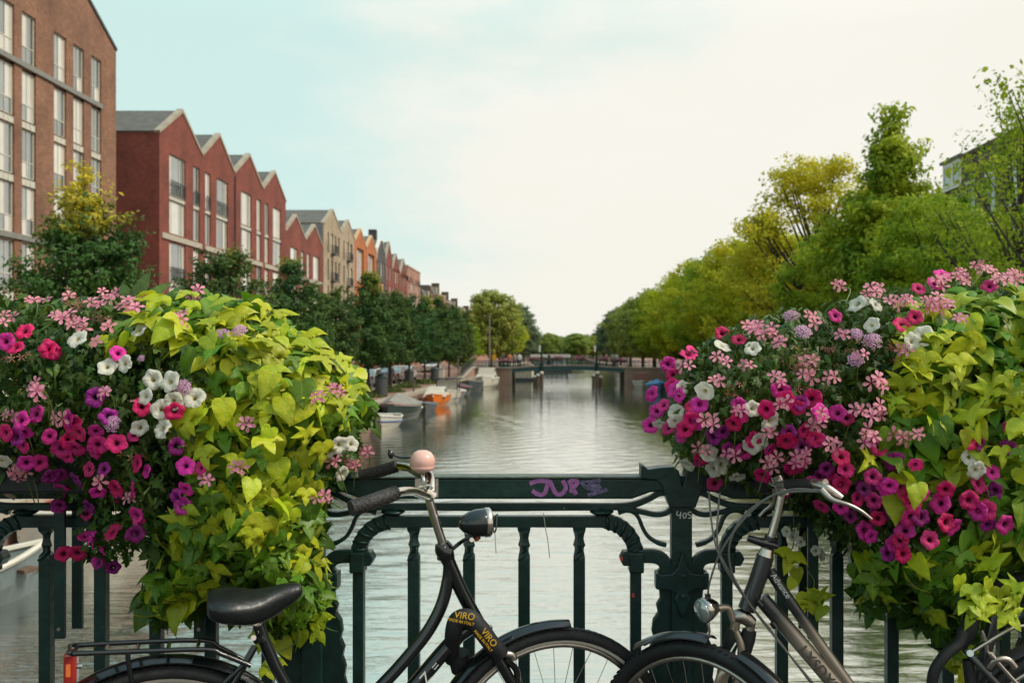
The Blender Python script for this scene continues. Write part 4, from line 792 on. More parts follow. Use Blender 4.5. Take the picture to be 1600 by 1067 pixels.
rt = empty('warning_sign', (-6.9, 109.6, 1.75), 0, 'orange-yellow panel sign on a post at the left end of the far bridge', 'sign'); MB().tube([(0, .05, 0), (0, .05, 1.3)], .04, 6).build('post', m_dkmetal, rt); MB().b2((-.22, -.02, .85), (.22, .02, 1.5)).build('panel', mat('sign_orange', (.8, .36, .02), .5), rt, bevel=.01)
for i, (x, y, h, lb) in enumerate(((-8.5, 43, 2.3, 'short grey post at the quay edge beside the lime leaves'), (-9.6, 97, 2.2, 'grey post at the foot of the left bridge ramp'), (-9.2, 64, 1.5, 'slim dark mooring post between the tarpaulin boat and the dinghy'))):
    rt = empty('post', (x - (.9 if i == 0 else 0), y, QZ - (.9 if i == 2 else 0)), 0, lb, 'post'); MB().tube([(0, 0, 0), (0, 0, h)], .06, 8).build('shaft', m_steel if i < 2 else m_wood, rt); MB().lathe([(.07, h), (.08, h + .05), (.02, h + .1)], 8).build('cap', m_dkmetal, rt)
for i, (y, lb) in enumerate(((35, 'street lamp between the golden-topped tree and the round green tree'), (76, 'street lamp among the quay trees below the red town houses'))):
    rt = empty('street_lamp', (-12.8, y, QZ), 0, lb, 'street lamp', 'street lamps on the left bank'); MB().tube([(0, 0, 0), (0, 0, 3.2)], [.07, .045], 8).build('post', m_dkmetal, rt); MB().lathe([(.08, 3.2), (.17, 3.3), (.2, 3.62), (.03, 3.8)], 10).build('lantern', m_bwhite, rt)
for i, px in enumerate((1173, 1185)):
    pass
# people and bicycles on the far bridge
def person(x, y, z, rz, shirt, trousers, label, stride=.12):
    rt = empty('person', (x, y, z), rz, label, 'person', 'people on the far bridge')
    mb = MB()
    def ring(cx, cy, z, rx, ry, n=10): return [(cx + rx * math.cos(2 * math.pi * k / n), cy + ry * math.sin(2 * math.pi * k / n), z) for k in range(n)]
    mb.loft([ring(0, 0, .85, .15, .11), ring(0, 0, 1.0, .155, .11), ring(0, 0, 1.25, .18, .12), ring(0, 0, 1.42, .19, .10), ring(0, 0, 1.48, .08, .07), ring(0, 0, 1.53, .055, .055), ring(0, .01, 1.58, .075, .09), ring(0, .01, 1.66, .08, .1), ring(0, 0, 1.73, .06, .07), ring(0, 0, 1.76, .02, .02)])
    for s in (-1, 1):
        mb.tube([(s * .09, 0, .92), (s * .1, s * stride * .6, .5), (s * .1, s * stride, .07), (s * .1, s * stride + .14, .04)], [.1, .065, .05, .04], 8)
        mb.tube([(s * .19, 0, 1.40), (s * .24, 0, 1.12), (s * .22, .1, .9), (s * .21, .13, .8)], [.055, .045, .035, .04], 8)
    mb.build('body', mat('skin', (.4, .24, .17), .6), rt, smooth=True)
    mb = MB(); mb.loft([ring(0, 0, .86, .17, .13), ring(0, 0, 1.0, .17, .125), ring(0, 0, 1.25, .195, .135), ring(0, 0, 1.43, .2, .11), ring(0, 0, 1.49, .085, .08)])
    for s in (-1, 1): mb.tube([(s * .18, 0, 1.41), (s * .24, 0, 1.12), (s * .23, .08, .95)], [.07, .058, .05], 8)
    mb.build('jacket', shirt, rt, smooth=True)
    mb = MB()
    for s in (-1, 1): mb.tube([(s * .09, 0, .93), (s * .1, s * stride * .6, .5), (s * .1, s * stride, .09)], [.115, .08, .065], 8)
    mb.build('trousers', trousers, rt, smooth=True)
    MB().loft([ring(0, 0, 1.64, .09, .105), ring(0, -.01, 1.72, .085, .09), ring(0, -.01, 1.785, .03, .03)]).build('hair', mat('hair_brown', (.04, .025, .015), .7), rt, smooth=True)
sh = {'orange': (.55, .2, .08), 'white': (.6, .58, .53), 'dark': (.03, .035, .045), 'red': (.35, .05, .05), 'beige': (.4, .32, .22), 'pink': (.5, .22, .22)}
dk = mat('denim', (.03, .04, .07), .8)
for i, (px, c, t) in enumerate(((797, 'orange', 'person in an orange top at the left end of the far bridge'), (804, 'beige', 'person in beige beside the orange top on the far bridge'), (786, 'dark', 'person in dark clothes walking by the orange sign'), (812, 'white', 'person in white on the far bridge, left of the left lamp'), (858, 'dark', 'person in dark clothes between the two bridge lamps'), (948, 'pink', 'person in pink right of the right bridge lamp'), (957, 'beige', 'person in beige over the right abutment of the far bridge'), (963, 'white', 'person in white over the right abutment of the far bridge'))):
    person((px - VX) * 112 / F, 110.6 + (i % 3) * .8, 1.75, i * 2.1, mat('cloth_' + c, sh[c], .85), dk, t)
def wheel_simple(mb, x, r=.34):
    pts = [(x + r * math.cos(a), 0, r + r * math.sin(a)) for a in (2 * math.pi * k / 18 for k in range(19))]; mb.tube(pts, .022, 5)
    for k in range(6): a = k * math.pi / 6; mb.tube([(x - r * math.cos(a), 0, r - r * math.sin(a)), (x + r * math.cos(a), 0, r + r * math.sin(a))], .004, 3)
sb = empty('parked_bicycle', (0, 0, -50)); mb = MB(); wheel_simple(mb, -.52); o = mb.build('wheel', m_rubber, sb); mb = MB(); wheel_simple(mb, .52); mb.build('wheel', m_rubber, sb)
mb = MB(); mb.tube([(-.52, 0, .34), (-.1, 0, .3), (.38, 0, .75), (-.22, 0, .7), (-.1, 0, .3)], .022, 6); mb.tube([(-.52, 0, .34), (-.22, 0, .7), (-.25, 0, .9)], .018, 6); mb.tube([(.52, 0, .34), (.36, 0, .85), (.34, 0, 1.02)], .02, 6); mb.build('frame', m_dkmetal, sb)
mb = MB(); mb.tube([(.2, -.28, 1.0), (.34, -.15, 1.05), (.36, 0, 1.02), (.34, .15, 1.05), (.2, .28, 1.0)], .016, 6); mb.build('handlebar', m_steel, sb); MB().box((-.26, 0, .93), (.26, .14, .06)).build('saddle', m_rubber, sb, bevel=.02)
bl = ['dark bicycle parked by the far bridge railing at its left end', 'dark bicycle parked left of the left bridge lamp', 'dark bicycle parked just right of the left bridge lamp', 'dark bicycle leaning on the middle of the far bridge railing', 'dark bicycle leaning right of the middle of the far bridge', 'dark bicycle parked just left of the right bridge lamp', 'dark bicycle parked right of the right bridge lamp', 'dark bicycle parked over the right abutment of the far bridge', 'dark bicycle on the left ramp near the slim pole', 'dark bicycle standing lowest on the left ramp']
for i, (x, y, z, rz) in enumerate(((-5.6, 109.5, 1.85, .1), (-3.4, 109.5, 1.9, .3), (-1.2, 109.5, 2.05, -.2), (.8, 109.5, 2.08, .15), (2.6, 109.5, 2.06, 3.0), (3.9, 109.5, 2.0, .2), (5.6, 109.5, 1.9, -.3), (7.9, 109.5, 1.85, .2), (-9.4, 105, 1.62, 1.4), (-9.5, 101, 1.35, 1.5))):
    o = sb if i == 0 else copy_tree(sb); o.location = (x, y, z); o.rotation_euler = (0, 0, rz); tag(o, bl[i], 'bicycle', 'bicycles parked on the far bridge')

# ------------------------------------------------------------------ railing in front of us
DR = 3.1; PXM = F / DR
def rx(px): return (px - VX) / PXM
def rz_(py): return CZ - (py - VY) / PXM
ZD = 1.93
rail = empty('bridge_railing', (0, DR, ZD), 0, 'dark green cast iron bridge railing with scrolls and numbered post', 'railing')
RO = (0, DR, ZD)
posts = [1064 + 574 * k for k in range(-4, 5)]
def P_(dx, py, c): return (rx(c + dx), rz_(py) )
# post parts (built once around px=1064, copied)
def mk_post(c):
    out = []
    X = lambda d: rx(c + d); Z = rz_
    mb = MB(); mb.b2((X(-16), DR - .025, ZD), (X(16), DR + .03, Z(742))); out.append(mb.build('post', m_rail, rail, RO, bevel=.004))
    mb = MB(); top = [(-64, 745), (-64, 724), (-57, 727), (-54, 731), (-34, 728), (-14, 727), (-6, 733), (-2, 748), (0, 756), (2, 748), (6, 733), (14, 727), (34, 728), (54, 731), (57, 727), (64, 724), (64, 745), (40, 747), (32, 756), (20, 790), (-20, 790), (-32, 756), (-40, 747)]
    mb.prism([(X(a), Z(b)) for a, b in top], DR - .045, DR + .04); out.append(mb.build('post_head', m_rail, rail, RO, bevel=.005))
    for s in (-1, 1):
        fl = [(-14, 872), (-40, 893), (-41, 917), (-34, 921), (-33, 934), (-39, 944), (-36, 956), (-44, 968), (-46, 985), (-43, 996), (-49, 1010), (-46, 1024), (-51, 1040), (-49, 1056), (-54, 1075), (-52, 1110), (-58, 1150), (-56, 1200), (-62, 1288), (-14, 1288)]
        mb = MB(); mb.prism([(X(-s * a), Z(b)) for a, b in fl], DR - .012, DR + .018); out.append(mb.build('side_bracket', m_rail, rail, RO, bevel=.004))
        mb = MB(); b0 = [(s * 24, 893), (s * 41, 891), (s * 41, 916), (s * 24, 918)]; mb.prism([(X(a), Z(b)) for a, b in b0], DR - .04, DR + .02); out.append(mb.build('clamp', m_rail, rail, RO, bevel=.004))
    pl = [(0, 858), (4, 868), (8, 882), (16, 891), (34, 893), (34, 914), (20, 916), (9, 922), (13, 932), (8, 944), (0, 962), (-8, 944), (-13, 932), (-9, 922), (-20, 918), (-34, 916), (-34, 893), (-16, 891), (-8, 882), (-4, 868)]
    mb = MB(); mb.prism([(X(a), Z(b)) for a, b in pl], DR - .042, DR - .024); out.append(mb.build('plaque', m_rail, rail, RO, bevel=.005))
    for by in (896, 927):
        M = Matrix.Translation((X(1), DR - .042, Z(by))) @ Matrix.Rotation(math.pi / 2, 4, 'X'); mb = MB(); mb.lathe([(.009, 0), (.009, .004), (.004, .006)], 10, M); mb.box((X(1), DR - .049, Z(by)), (.014, .002, .003), M=Matrix.Rotation(.5, 3, 'Y')); out.append(mb.build('bolt', m_rail, rail, RO))
    mb = MB(); mb.tube(smoothpath([(X(-38), DR - .05, Z(897)), (X(-18), DR - .05, Z(899)), (X(0), DR - .055, Z(908)), (X(-14), DR - .05, Z(905)), (X(-30), DR - .05, Z(918)), (X(-13), DR - .05, Z(940)), (X(-10), DR - .05, Z(965))], 4), .004, 5)
    return out
def mk_panel(c0):        # c0: px of the post on its left
    out = []; m = c0 + 287; H = 287
    X = lambda d: rx(m + d); Z = rz_
    mb = MB(); mb.prism([(X(-H + 18), Z(746)), (X(-H + 18), Z(764)), (X(-H + 50), Z(767)), (X(-H + 78), Z(777)), (X(H - 78), Z(777)), (X(H - 50), Z(767)), (X(H - 18), Z(764)), (X(H - 18), Z(746))], DR - .035, DR + .035); out.append(mb.build('top_rail', m_rail, rail, RO, bevel=.006))
    mb = MB(); mb.b2((X(-H + 60), DR - .0385, Z(745.6)), (X(H - 60), DR + .04, Z(742))); out.append(mb.build('rail_cap', m_railtop, rail, RO, bevel=.003))
    # middle bar with looped ends
    path = [(-272, 782), (-266, 772), (-254, 770), (-236, 779), (-212, 788), (-180, 791)] ; right = [(-a, b) for a, b in path[::-1]]
    full = path + [(-90, 791), (0, 791.5), (90, 791)] + right
    q = [(p.x, p.y) for p in smoothpath([(X(a), Z(b), 0) for a, b in full], 4)]
    mb = MB(); mb.bar(q, [.017 + .008 * max(0, 1 - abs(i / len(q) * 2 - 1) * 1.7) for i in range(len(q))], .03, DR)
    out.append(mb.build('middle_bar', m_rail, rail, RO, bevel=.003))
    for s in (-1, 1):
        lp = [(272, 780), (274, 790), (264, 800), (248, 803), (226, 799), (206, 795), (190, 794)]
        mb = MB(); mb.bar([(p.x, p.y) for p in smoothpath([(X(s * a), Z(b), 0) for a, b in lp], 4)], .016, .028, DR - .002); out.append(mb.build('loop', m_rail, rail, RO, bevel=.003))
        sc = [(188, 799), (200, 796), (212, 799), (221, 809), (227, 824), (236, 838), (250, 847), (264, 851)]
        q = [(p.x, p.y) for p in smoothpath([(X(s * a), Z(b), 0) for a, b in sc], 4)]
        mb = MB(); mb.bar(q, [.022 - .010 * min(1, i / 10) if i < len(q) - 5 else .014 for i in range(len(q))], .026, DR + .002); out.append(mb.build('scroll', m_rail, rail, RO, bevel=.003))
        # boss
        M = Matrix.Translation((X(s * 163), DR, Z(799)))
        mb = MB(); mb.lathe([(.012, .014), (.02, .008), (.036, .003), (.038, -.001), (.03, -.006), (.012, -.014)], 16, M); out.append(mb.build('boss', m_rail, rail, RO, auto=True))
        # arrow-headed tie
        ar = [(190, 870), (196, 859), (210, 859), (210, 881), (196, 881)]
        mb = MB(); mb.prism([(X(s * a), Z(b)) for a, b in ar], DR - .032, DR + .02); out.append(mb.build('arrowhead', m_rail, rail, RO, bevel=.004))
        arm = [(209, 868), (236, 867), (252, 870), (262, 880), (265, 900)]
        mb = MB(); mb.bar([(p.x, p.y) for p in smoothpath([(X(s * a), Z(b), 0) for a, b in arm], 4)], .042, .035, DR - .005); out.append(mb.build('tie_arm', m_rail, rail, RO, bevel=.005))
        mb = MB(); mb.b2((X(s * 205), DR - .036, Z(892)), (X(s * 228), DR + .025, Z(860))); out.append(mb.build('collar', m_rail, rail, RO, bevel=.005))
    fx = 216; r = 52; cz = 866
    pth = [(-fx, 1282), (-fx, 930), (-fx, 892)] + [(-fx + r - r * math.cos(a), cz - r * math.sin(a)) for a in (math.pi / 2 * k / 14 for k in range(15))]
    n0 = len(pth); pth = pth + [(-60, 814), (60, 814)] + [(-a, b) for a, b in pth[::-1]]
    ws = []
    for i in range(len(pth)):
        j = min(i, len(pth) - 1 - i); ws.append(.034 if j < 3 or j >= n0 else .044 + .005 * (j % 2) if j < n0 - 1 else .036)
    mb = MB(); mb.bar([(X(a), Z(b)) for a, b in pth], ws, .036, DR); out.append(mb.build('panel_frame', m_rail, rail, RO, bevel=.003))
    for s in (-1, 1):     # twisted ribs wrapping the corner
        for k in range(6):
            a = math.pi / 2 * (k + .6) / 6.2; cx = s * (-fx + r - r * math.cos(a)); cy = cz - r * math.sin(a)
            t = Vector((s * math.sin(a), math.cos(a) * 1)); mb = MB()
            ax_ = Vector((X(cx) - X(s * (-fx + r)), 0, Z(cy) - Z(cz))).normalized(); side = ax_ * .024
            p = Vector((X(cx), DR, Z(cy))); tw = Vector((ax_.z, 0, -ax_.x)) * .007
            mb.tube([p - side + tw + Vector((0, -.016, 0)), p + Vector((0, -.021, 0)), p + side - tw + Vector((0, -.016, 0))], [.004, .006, .004], 6); out.append(mb.build('rib', m_rail, rail, RO, smooth=True))
    for d in (-130, -44, 42, 128):
        mb = MB(); rings = []
        for y, wv, dv in ((821, 21, 18), (828, 19, 16), (834, 12, 13), (840, 10, 12), (846, 12, 13), (851, 15, 15), (855, 11, 12), (860, 11, 12), (866, 17, 15), (871, 18, 17), (900, 18, 17), (1282, 18, 17)):
            ww = wv / PXM / 2; dd = dv / PXM / 2; tw_ = .5 if 834 <= y <= 860 else 0
            rings.append([(X(d) + a * ww * math.cos(tw_) - b * dd * math.sin(tw_), DR + a * ww * math.sin(tw_) + b * dd * math.cos(tw_), Z(y)) for a, b in ((-1, -1), (1, -1), (1, 1), (-1, 1))])
        mb.loft(rings[::-1], True); out.append(mb.build('baluster', m_rail, rail, RO, bevel=.002))
        mb = MB(); mb.tube(smoothpath([(X(d - 9), DR - .019, Z(873)), (X(d - 2), DR - .021, Z(869)), (X(d + 5), DR - .02, Z(860)), (X(d + 4), DR - .016, Z(853))], 4), .0035, 5); out.append(mb.build('leaf_tip', m_rail, rail, RO, smooth=True))
    mb = MB(); mb.b2((X(-H + 14), DR - .02, ZD + .012), (X(H - 14), DR + .02, ZD + .05)); out.append(mb.build('bottom_rail', m_rail, rail, RO, bevel=.004))
    return out
pp = mk_post(posts[4]); pn = mk_panel(posts[3])
for k, c in enumerate(posts):
    if k != 4:
        for o in pp: n_ = o.copy(); C.objects.link(n_); n_.location = o.location + Vector(((c - posts[4]) / PXM, 0, 0))
    if k != 3 and k < 8:
        for o in pn: n_ = o.copy(); C.objects.link(n_); n_.location = o.location + Vector(((c - posts[3]) / PXM, 0, 0))
# painted number 405, graffiti, sticker, cable ties
def strokes(name, lines, w, m, y, n=3):
    mb = MB()
    for k, l in enumerate(lines):
        q = smoothpath([(rx(a), rz_(b), 0) for a, b in l], n) if len(l) > 2 else [Vector((rx(a), rz_(b), 0)) for a, b in l]
        W_ = w / PXM
        vs = []; fs = []
        for i, p in enumerate(q):
            t = (q[min(i + 1, len(q) - 1)] - q[max(i - 1, 0)]).normalized(); nn = Vector((-t.y, t.x, 0)) * W_ / 2 * (1 + .12 * math.sin(i * 2.3 + k))
            vs += [(p.x + nn.x, y - k * .0002, p.y + nn.y), (p.x - nn.x, y - k * .0002, p.y - nn.y)]
        for i in range(len(q) - 1): fs.append((2 * i, 2 * i + 1, 2 * i + 3, 2 * i + 2))
        mb.add(vs, fs)
    return mb.build(name, m, rail, RO)
m_wpaint = mat('chalk_white_paint', (.7, .7, .64), .7)
strokes('post_number', [[(1057, 796), (1056, 802), (1063, 802)], [(1062, 797), (1061, 808)], [(1067, 799), (1065.5, 803), (1067, 807), (1070, 805), (1070, 800), (1067, 799)], [(1079, 797.5), (1074, 798), (1073.5, 801.5), (1077.5, 802.5), (1078, 806), (1073, 807)]], 1.7, m_wpaint, DR - .0265, 4)
m_graf = mat('graffiti_pink', (.38, .13, .36), .6, var=.35, scale=60); m_graf2 = mat('graffiti_faded', (.16, .13, .24), .6, var=.6, scale=70)
strokes('graffiti', [[(828, 753), (840, 749), (852, 749), (862, 751)], [(858, 749), (854, 760), (851, 768), (843, 770), (832, 764)], [(860, 751), (864, 760), (870, 769), (879, 768), (884, 758), (879, 748)], [(889, 748), (893, 758), (892, 767)], [(889, 750), (898, 748), (902, 752), (896, 760), (900, 770)]], 6.6, m_graf, DR - .0358, 5)
strokes('graffiti', [[(938, 748), (922, 750), (912, 753), (924, 756), (936, 755)], [(908, 750), (916, 759), (930, 762), (938, 757)], [(948, 762), (936, 766), (918, 771)]], 5.5, m_graf2, DR - .0362, 5)
MB().b2((rx(651), DR - .0375, rz_(774)), (rx(687), DR - .0365, rz_(744))).build('sticker', mat('worn_sticker', (.42, .38, .32), .6, var=.35, scale=50), rail, RO)
strokes('chipped_paint', [[(5, 748), (9, 760), (20, 768), (34, 775)]], 8, mat('chipped_cream', (.4, .33, .26), .8, var=.3, scale=60), DR - .037, 4)
m_tie = mat('zip_tie', (.10, .12, .11), .5); m_tie2 = mat('pale_string', (.45, .45, .38), .6)
for c, l, m_ in ((773, [(779, 801), (773, 806), (771, 818), (773, 829), (776, 823), (777, 806)], m_tie), (775, [(774, 828), (775, 845), (776, 862)], m_tie2), (851, [(849, 799), (851, 812), (853, 826)], m_tie2), (855, [(853, 826), (856, 842), (859, 868)], m_tie2)):
    MB().tube(smoothpath([(rx(a), DR - .028, rz_(b)) for a, b in l], 4), .0028 if m_ is m_tie else .0014, 5).build('cable_tie', m_, rail, RO)
for a, b in ((970, 869), (988, 925)): MB().b2((rx(a - 2), DR - .037, rz_(b + 3)), (rx(a + 2), DR - .0325, rz_(b - 3))).build('paint_fleck', mat('red_fleck', (.5, .06, .05), .6), rail, RO)

# ------------------------------------------------------------------ flower boxes on the railing
def planter(x0, x1, label, hg=.5):
    rt = empty('flower_box', ((x0 + x1) / 2, DR, 2.75), 0, label, 'flower box', 'flower boxes hung on the railing'); h = (x1 - x0) / 2; rt.location.z = 2.97
    mb = MB()
    for sy in (-1, 1):
        y = sy * .17
        mb.prism([(-h, .20), (h, .20), (h * .97, .03), (-h * .97, .03)], y - .10, y + .10)
    mb.build('trough', mat('planter_plastic', (.012, .016, .014), .6), rt, bevel=.01)
    for sx in (-1, 1):
        x = sx * h * hg
        mb = MB()
        mb.b2((x - .016, -.062, -.44), (x + .016, -.05, .12)); mb.b2((x - .016, .05, -.44), (x + .016, .062, .12)); mb.b2((x - .016, -.05, .105), (x + .016, .05, .12))
        mb.build('hanger', m_rail, rt); MB().lathe([(.007, 0), (.006, .004)], 10, Matrix.Translation((x, -.062, -.41)) @ Matrix.Rotation(math.pi / 2, 4, 'X')).build('bolt', m_chrome, rt)
    return rt
planter(rx(-40), rx(470), 'dark flower box under the left mass of petunias and lime leaves', .42)
planter(rx(1150), rx(1640), 'dark flower box under the right mass of flowers', .54)
# ------------------------------------------------------------------ bicycles
class BikeSpace:
    """a bicycle's own frame: u along the bike, w towards us, z up; built from two wheel positions on the deck"""
    def __init__(s, xf, df, xr, dr):
        s.P = Vector((xf, df)); d = s.P - Vector((xr, dr)); s.L = d.length; s.d = d.normalized() ; s.n = Vector((s.d.y, -s.d.x))
        if s.n.y > 0: s.n = -s.n
    def __call__(s, px, py, w=0.0):       # where the line of sight meets the bike's plane shifted w towards us
        k = (px - VX) / F; q = s.P + s.n * w
        u = (k * q.y - q.x) / (s.d.x - k * s.d.y)
        p = q + s.d * u; return Vector((p.x, p.y, CZ - (py - VY) * p.y / F))
def wheel(root, c, axis, r=.35, tw=.021, tyre=None, stripe=True, spin=0, rimm=None):
    """c world centre, axis unit vector"""
    M = Matrix.Translation(c) @ Vector(axis).to_track_quat('Z', 'Y').to_matrix().to_4x4()
    w_ = empty('wheel', (0, 0, 0)); w_.parent = root; w_.matrix_basis = M
    def ring(rr, rad, n=72, m=10, wz=1.0, rr2=1.0):
        mb = MB(); rings = []
        for i in range(n):
            a = 2 * math.pi * i / n; rings.append([((rr + rad * rr2 * math.cos(b)) * math.cos(a), (rr + rad * rr2 * math.cos(b)) * math.sin(a), rad * wz * math.sin(b)) for b in (2 * math.pi * j / m for j in range(m))])
        rings.append(rings[0]); mb.loft(rings, False); return mb
    ring(r - tw, tw, m=12).build('tyre', tyre or m_rubber, w_, smooth=True)
    # tread knobs
    mb = MB()
    for i in range(110):
        a = 2 * math.pi * i / 110
        for s in (-1, 1):
            b = R_(28) * s; rr = r - tw + tw * math.cos(b)
            mb.box((rr * math.cos(a + .012 * s), rr * math.sin(a + .012 * s), tw * math.sin(b)), (.0016, .010, .010), M=Matrix.Rotation(a, 3, 'Z'))
    o = mb.build('tread', tyre or m_rubber, w_); o['kind'] = 'stuff'
    if stripe: mb = MB(); n = 72; [mb.add([(q * math.cos(a), q * math.sin(a), z) for a in (2 * math.pi * i / n, 2 * math.pi * (i + 1) / n) for q, z in ((r - tw * 1.55, tw * .86), (r - tw * 1.95, tw * .70))], [(0, 1, 3, 2)]) for i in range(n)]; mb.build('reflective_stripe', mat('reflex_grey', (.55, .5, .42), .4), w_)
    ring(r - tw * 2 - .006, .009, wz=1.2).build('rim', rimm or m_steel, w_, smooth=True)
    mb = MB(); mb.lathe([(.012, -.05), (.012, -.032), (.03, -.03), (.03, -.026), (.016, -.02), (.016, .02), (.03, .026), (.03, .03), (.012, .032), (.012, .05)], 16); mb.build('hub', m_steel, w_, auto=True)
    mb = MB(); n = 32
    for i in range(n):
        a = 2 * math.pi * i / n + spin; s = 1 if i % 2 else -1; b = a + (.9 if (i // 2) % 2 else -.9)
        mb.tube([(.026 * math.cos(b), .026 * math.sin(b), s * .028), ((r - tw * 2 - .012) * math.cos(a), (r - tw * 2 - .012) * math.sin(a), 0)], .0011, 4)
        if n > 300: break
    mb.build('spokes', m_chrome, w_)
    return w_
def fender(root, c, axis, r, a0, a1, m, wd=.055, n=30, name='mudguard'):
    M = Matrix.Translation(c) @ Vector(axis).to_track_quat('Z', 'Y').to_matrix().to_4x4()
    # angles measured in the wheel plane with 90 deg straight up
    zx = M.to_3x3().inverted() @ Vector((0, 0, 1)); off = math.atan2(zx.y, zx.x)
    ux = M.to_3x3().inverted() @ Vector((1, 0, 0)); sg = 1 if (math.atan2(ux.y, ux.x) - off) % (2 * math.pi) > math.pi else -1
    mb = MB(); rings = []
    for i in range(n + 1):
        a = off - sg * R_(90 - (a0 + (a1 - a0) * i / n)) * -1 * -1
        a = off + sg * R_((a0 + (a1 - a0) * i / n) - 90)
        pr = []
        for k in range(7): b = -1 + 2 * k / 6; pr.append((r - .014 * b * b, b * wd / 2))
        pr += [(q - .003, z) for q, z in pr[::-1]]
        rings.append([M @ Vector((q * math.cos(a), q * math.sin(a), z)) for q, z in pr])
    mb.loft(rings, True); return mb.build(name, m, root, smooth=False, auto=True)
def finish(root, objs0):
    """bike built in world coordinates; move it under an Empty at its base"""
    mi = Matrix.Translation(root.location).inverted()
    for o in list(root.children):
        o.matrix_basis = mi @ o.matrix_basis
def text(root, s, c, xdir, zdir, size, m, name='lettering', off=.0):
    cu = bpy.data.curves.new(name, 'FONT'); cu.body = s; cu.size = size; cu.extrude = .0004; cu.align_x = 'CENTER'; cu.align_y = 'CENTER'; cu.materials.append(m)
    tmp = bpy.data.objects.new('tmp', cu); C.objects.link(tmp); dg = bpy.context.evaluated_depsgraph_get(); dg.update(); me = bpy.data.meshes.new_from_object(tmp.evaluated_get(dg)); bpy.data.objects.remove(tmp)
    o = bpy.data.objects.new(name, me); link(o, root); x = Vector(xdir).normalized(); z = Vector(zdir); y = (z - x * z.dot(x)).normalized(); n = x.cross(y)
    M = Matrix((x, y, n)).transposed().to_4x4(); M.translation = Vector(c) + n * off; o.matrix_basis = M; return o
def T(root, name, pts, r, m, n=12, sm=6, **k):
    p = smoothpath(pts, sm) if len(pts) > 2 and sm else pts
    if hasattr(r, '__len__'): r = [np.interp(i / (len(p) - 1) * (len(r) - 1), range(len(r)), r) for i in range(len(p))]
    return MB().tube(p, r, n).build(name, m, root, smooth=False, auto=True, **k)
m_grip = mat('grip_rubber', (.022, .02, .018), .55, var=.2, scale=80, bump=.3, bscale=150)
m_pink = mat('bell_pink', (.78, .44, .36), .22, var=.04, coat=.5)
m_yel = mat('lock_yellow', (.75, .42, .02), .6)
# ---- bike 1: black, upright, swan-neck frame
B = BikeSpace(-.009, 2.80, -.985, 2.47)
b1 = empty('city_bicycle', (-.5, 2.63, ZD), 0, 'black upright bicycle with a pink bell leaning on the railing', 'bicycle', 'bicycles leaning against the railing')
zf = ZD + .35; fc = Vector((-.009, 2.80, zf)); rc = Vector((-.985, 2.47, zf)); ax1 = Vector((B.n.x, B.n.y, 0))
steer1 = ax1
wheel(b1, fc, ax1); wheel(b1, rc, ax1, spin=.1)
f1 = fender(b1, fc, ax1, .372, 83, 170, m_black); fender(b1, rc, ax1, .374, 10, 165, m_black)
MB().tube(smoothpath([B(868, 979), B(862, 981), B(850, 985)], 3), [.002, .01, .004], 6).build('mudguard_tip', mat('mud_grey', (.12, .12, .11), .5), b1)
T(b1, 'head_tube', [B(697, 868), B(722, 925), B(755, 986)], .0185, m_black)
T(b1, 'main_tube', [B(702, 880), B(700, 905), B(690, 945), B(669, 985), B(640, 1022), B(606, 1060), B(560, 1105), B(510, 1140)], [.0165, .0175, .0175, .0175, .0175], m_black)
T(b1, 'down_tube', [B(745, 975), B(716, 992), B(655, 1062), B(600, 1125), B(540, 1172)], .0215, m_black, sm=2)
for s in (-1, 1):
    T(b1, 'fork_blade', [B(756, 990, s * .036), B(785, 1040, s * .04), B(818, 1098, s * .045), fc + ax1 * s * .05 + Vector((0, 0, .0))], [.0165, .016, .013, .009], m_black)
    T(b1, 'seat_stay', [B(398, 1010, s * .03), B(360, 1075, s * .045), rc + ax1 * s * .06], .009, m_black)
    T(b1, 'chain_stay', [B(505, 1180, s * .03), B(400, 1190, s * .05), rc + ax1 * s * .06], .011, m_black)
MB().lathe([(.024, 0), (.024, .025)], 16, Matrix.Translation(B(756, 992)) @ Vector((0, 0, 1)).to_track_quat('Z', 'Y').to_matrix().to_4x4()).build('fork_crown', m_black, b1)
T(b1, 'seat_tube', [B(404, 975), B(430, 1040), B(505, 1172)], .0155, m_black, sm=2)
T(b1, 'seat_post', [B(398, 962), B(407, 984)], .0125, m_chrome)
T(b1, 'seat_collar', [B(405, 992), B(408, 1000)], .019, m_black)
T(b1, 'stem', [B(668, 772), B(680, 812), B(694, 856)], .0118, m_chrome)
T(b1, 'headset', [B(690, 848), B(693, 856), B(695, 861), B(700, 874)], [.019, .025, .025, .02], m_black, sm=0)
T(b1, 'headset', [B(689, 860), B(701, 864)], [.027, .027], m_black)
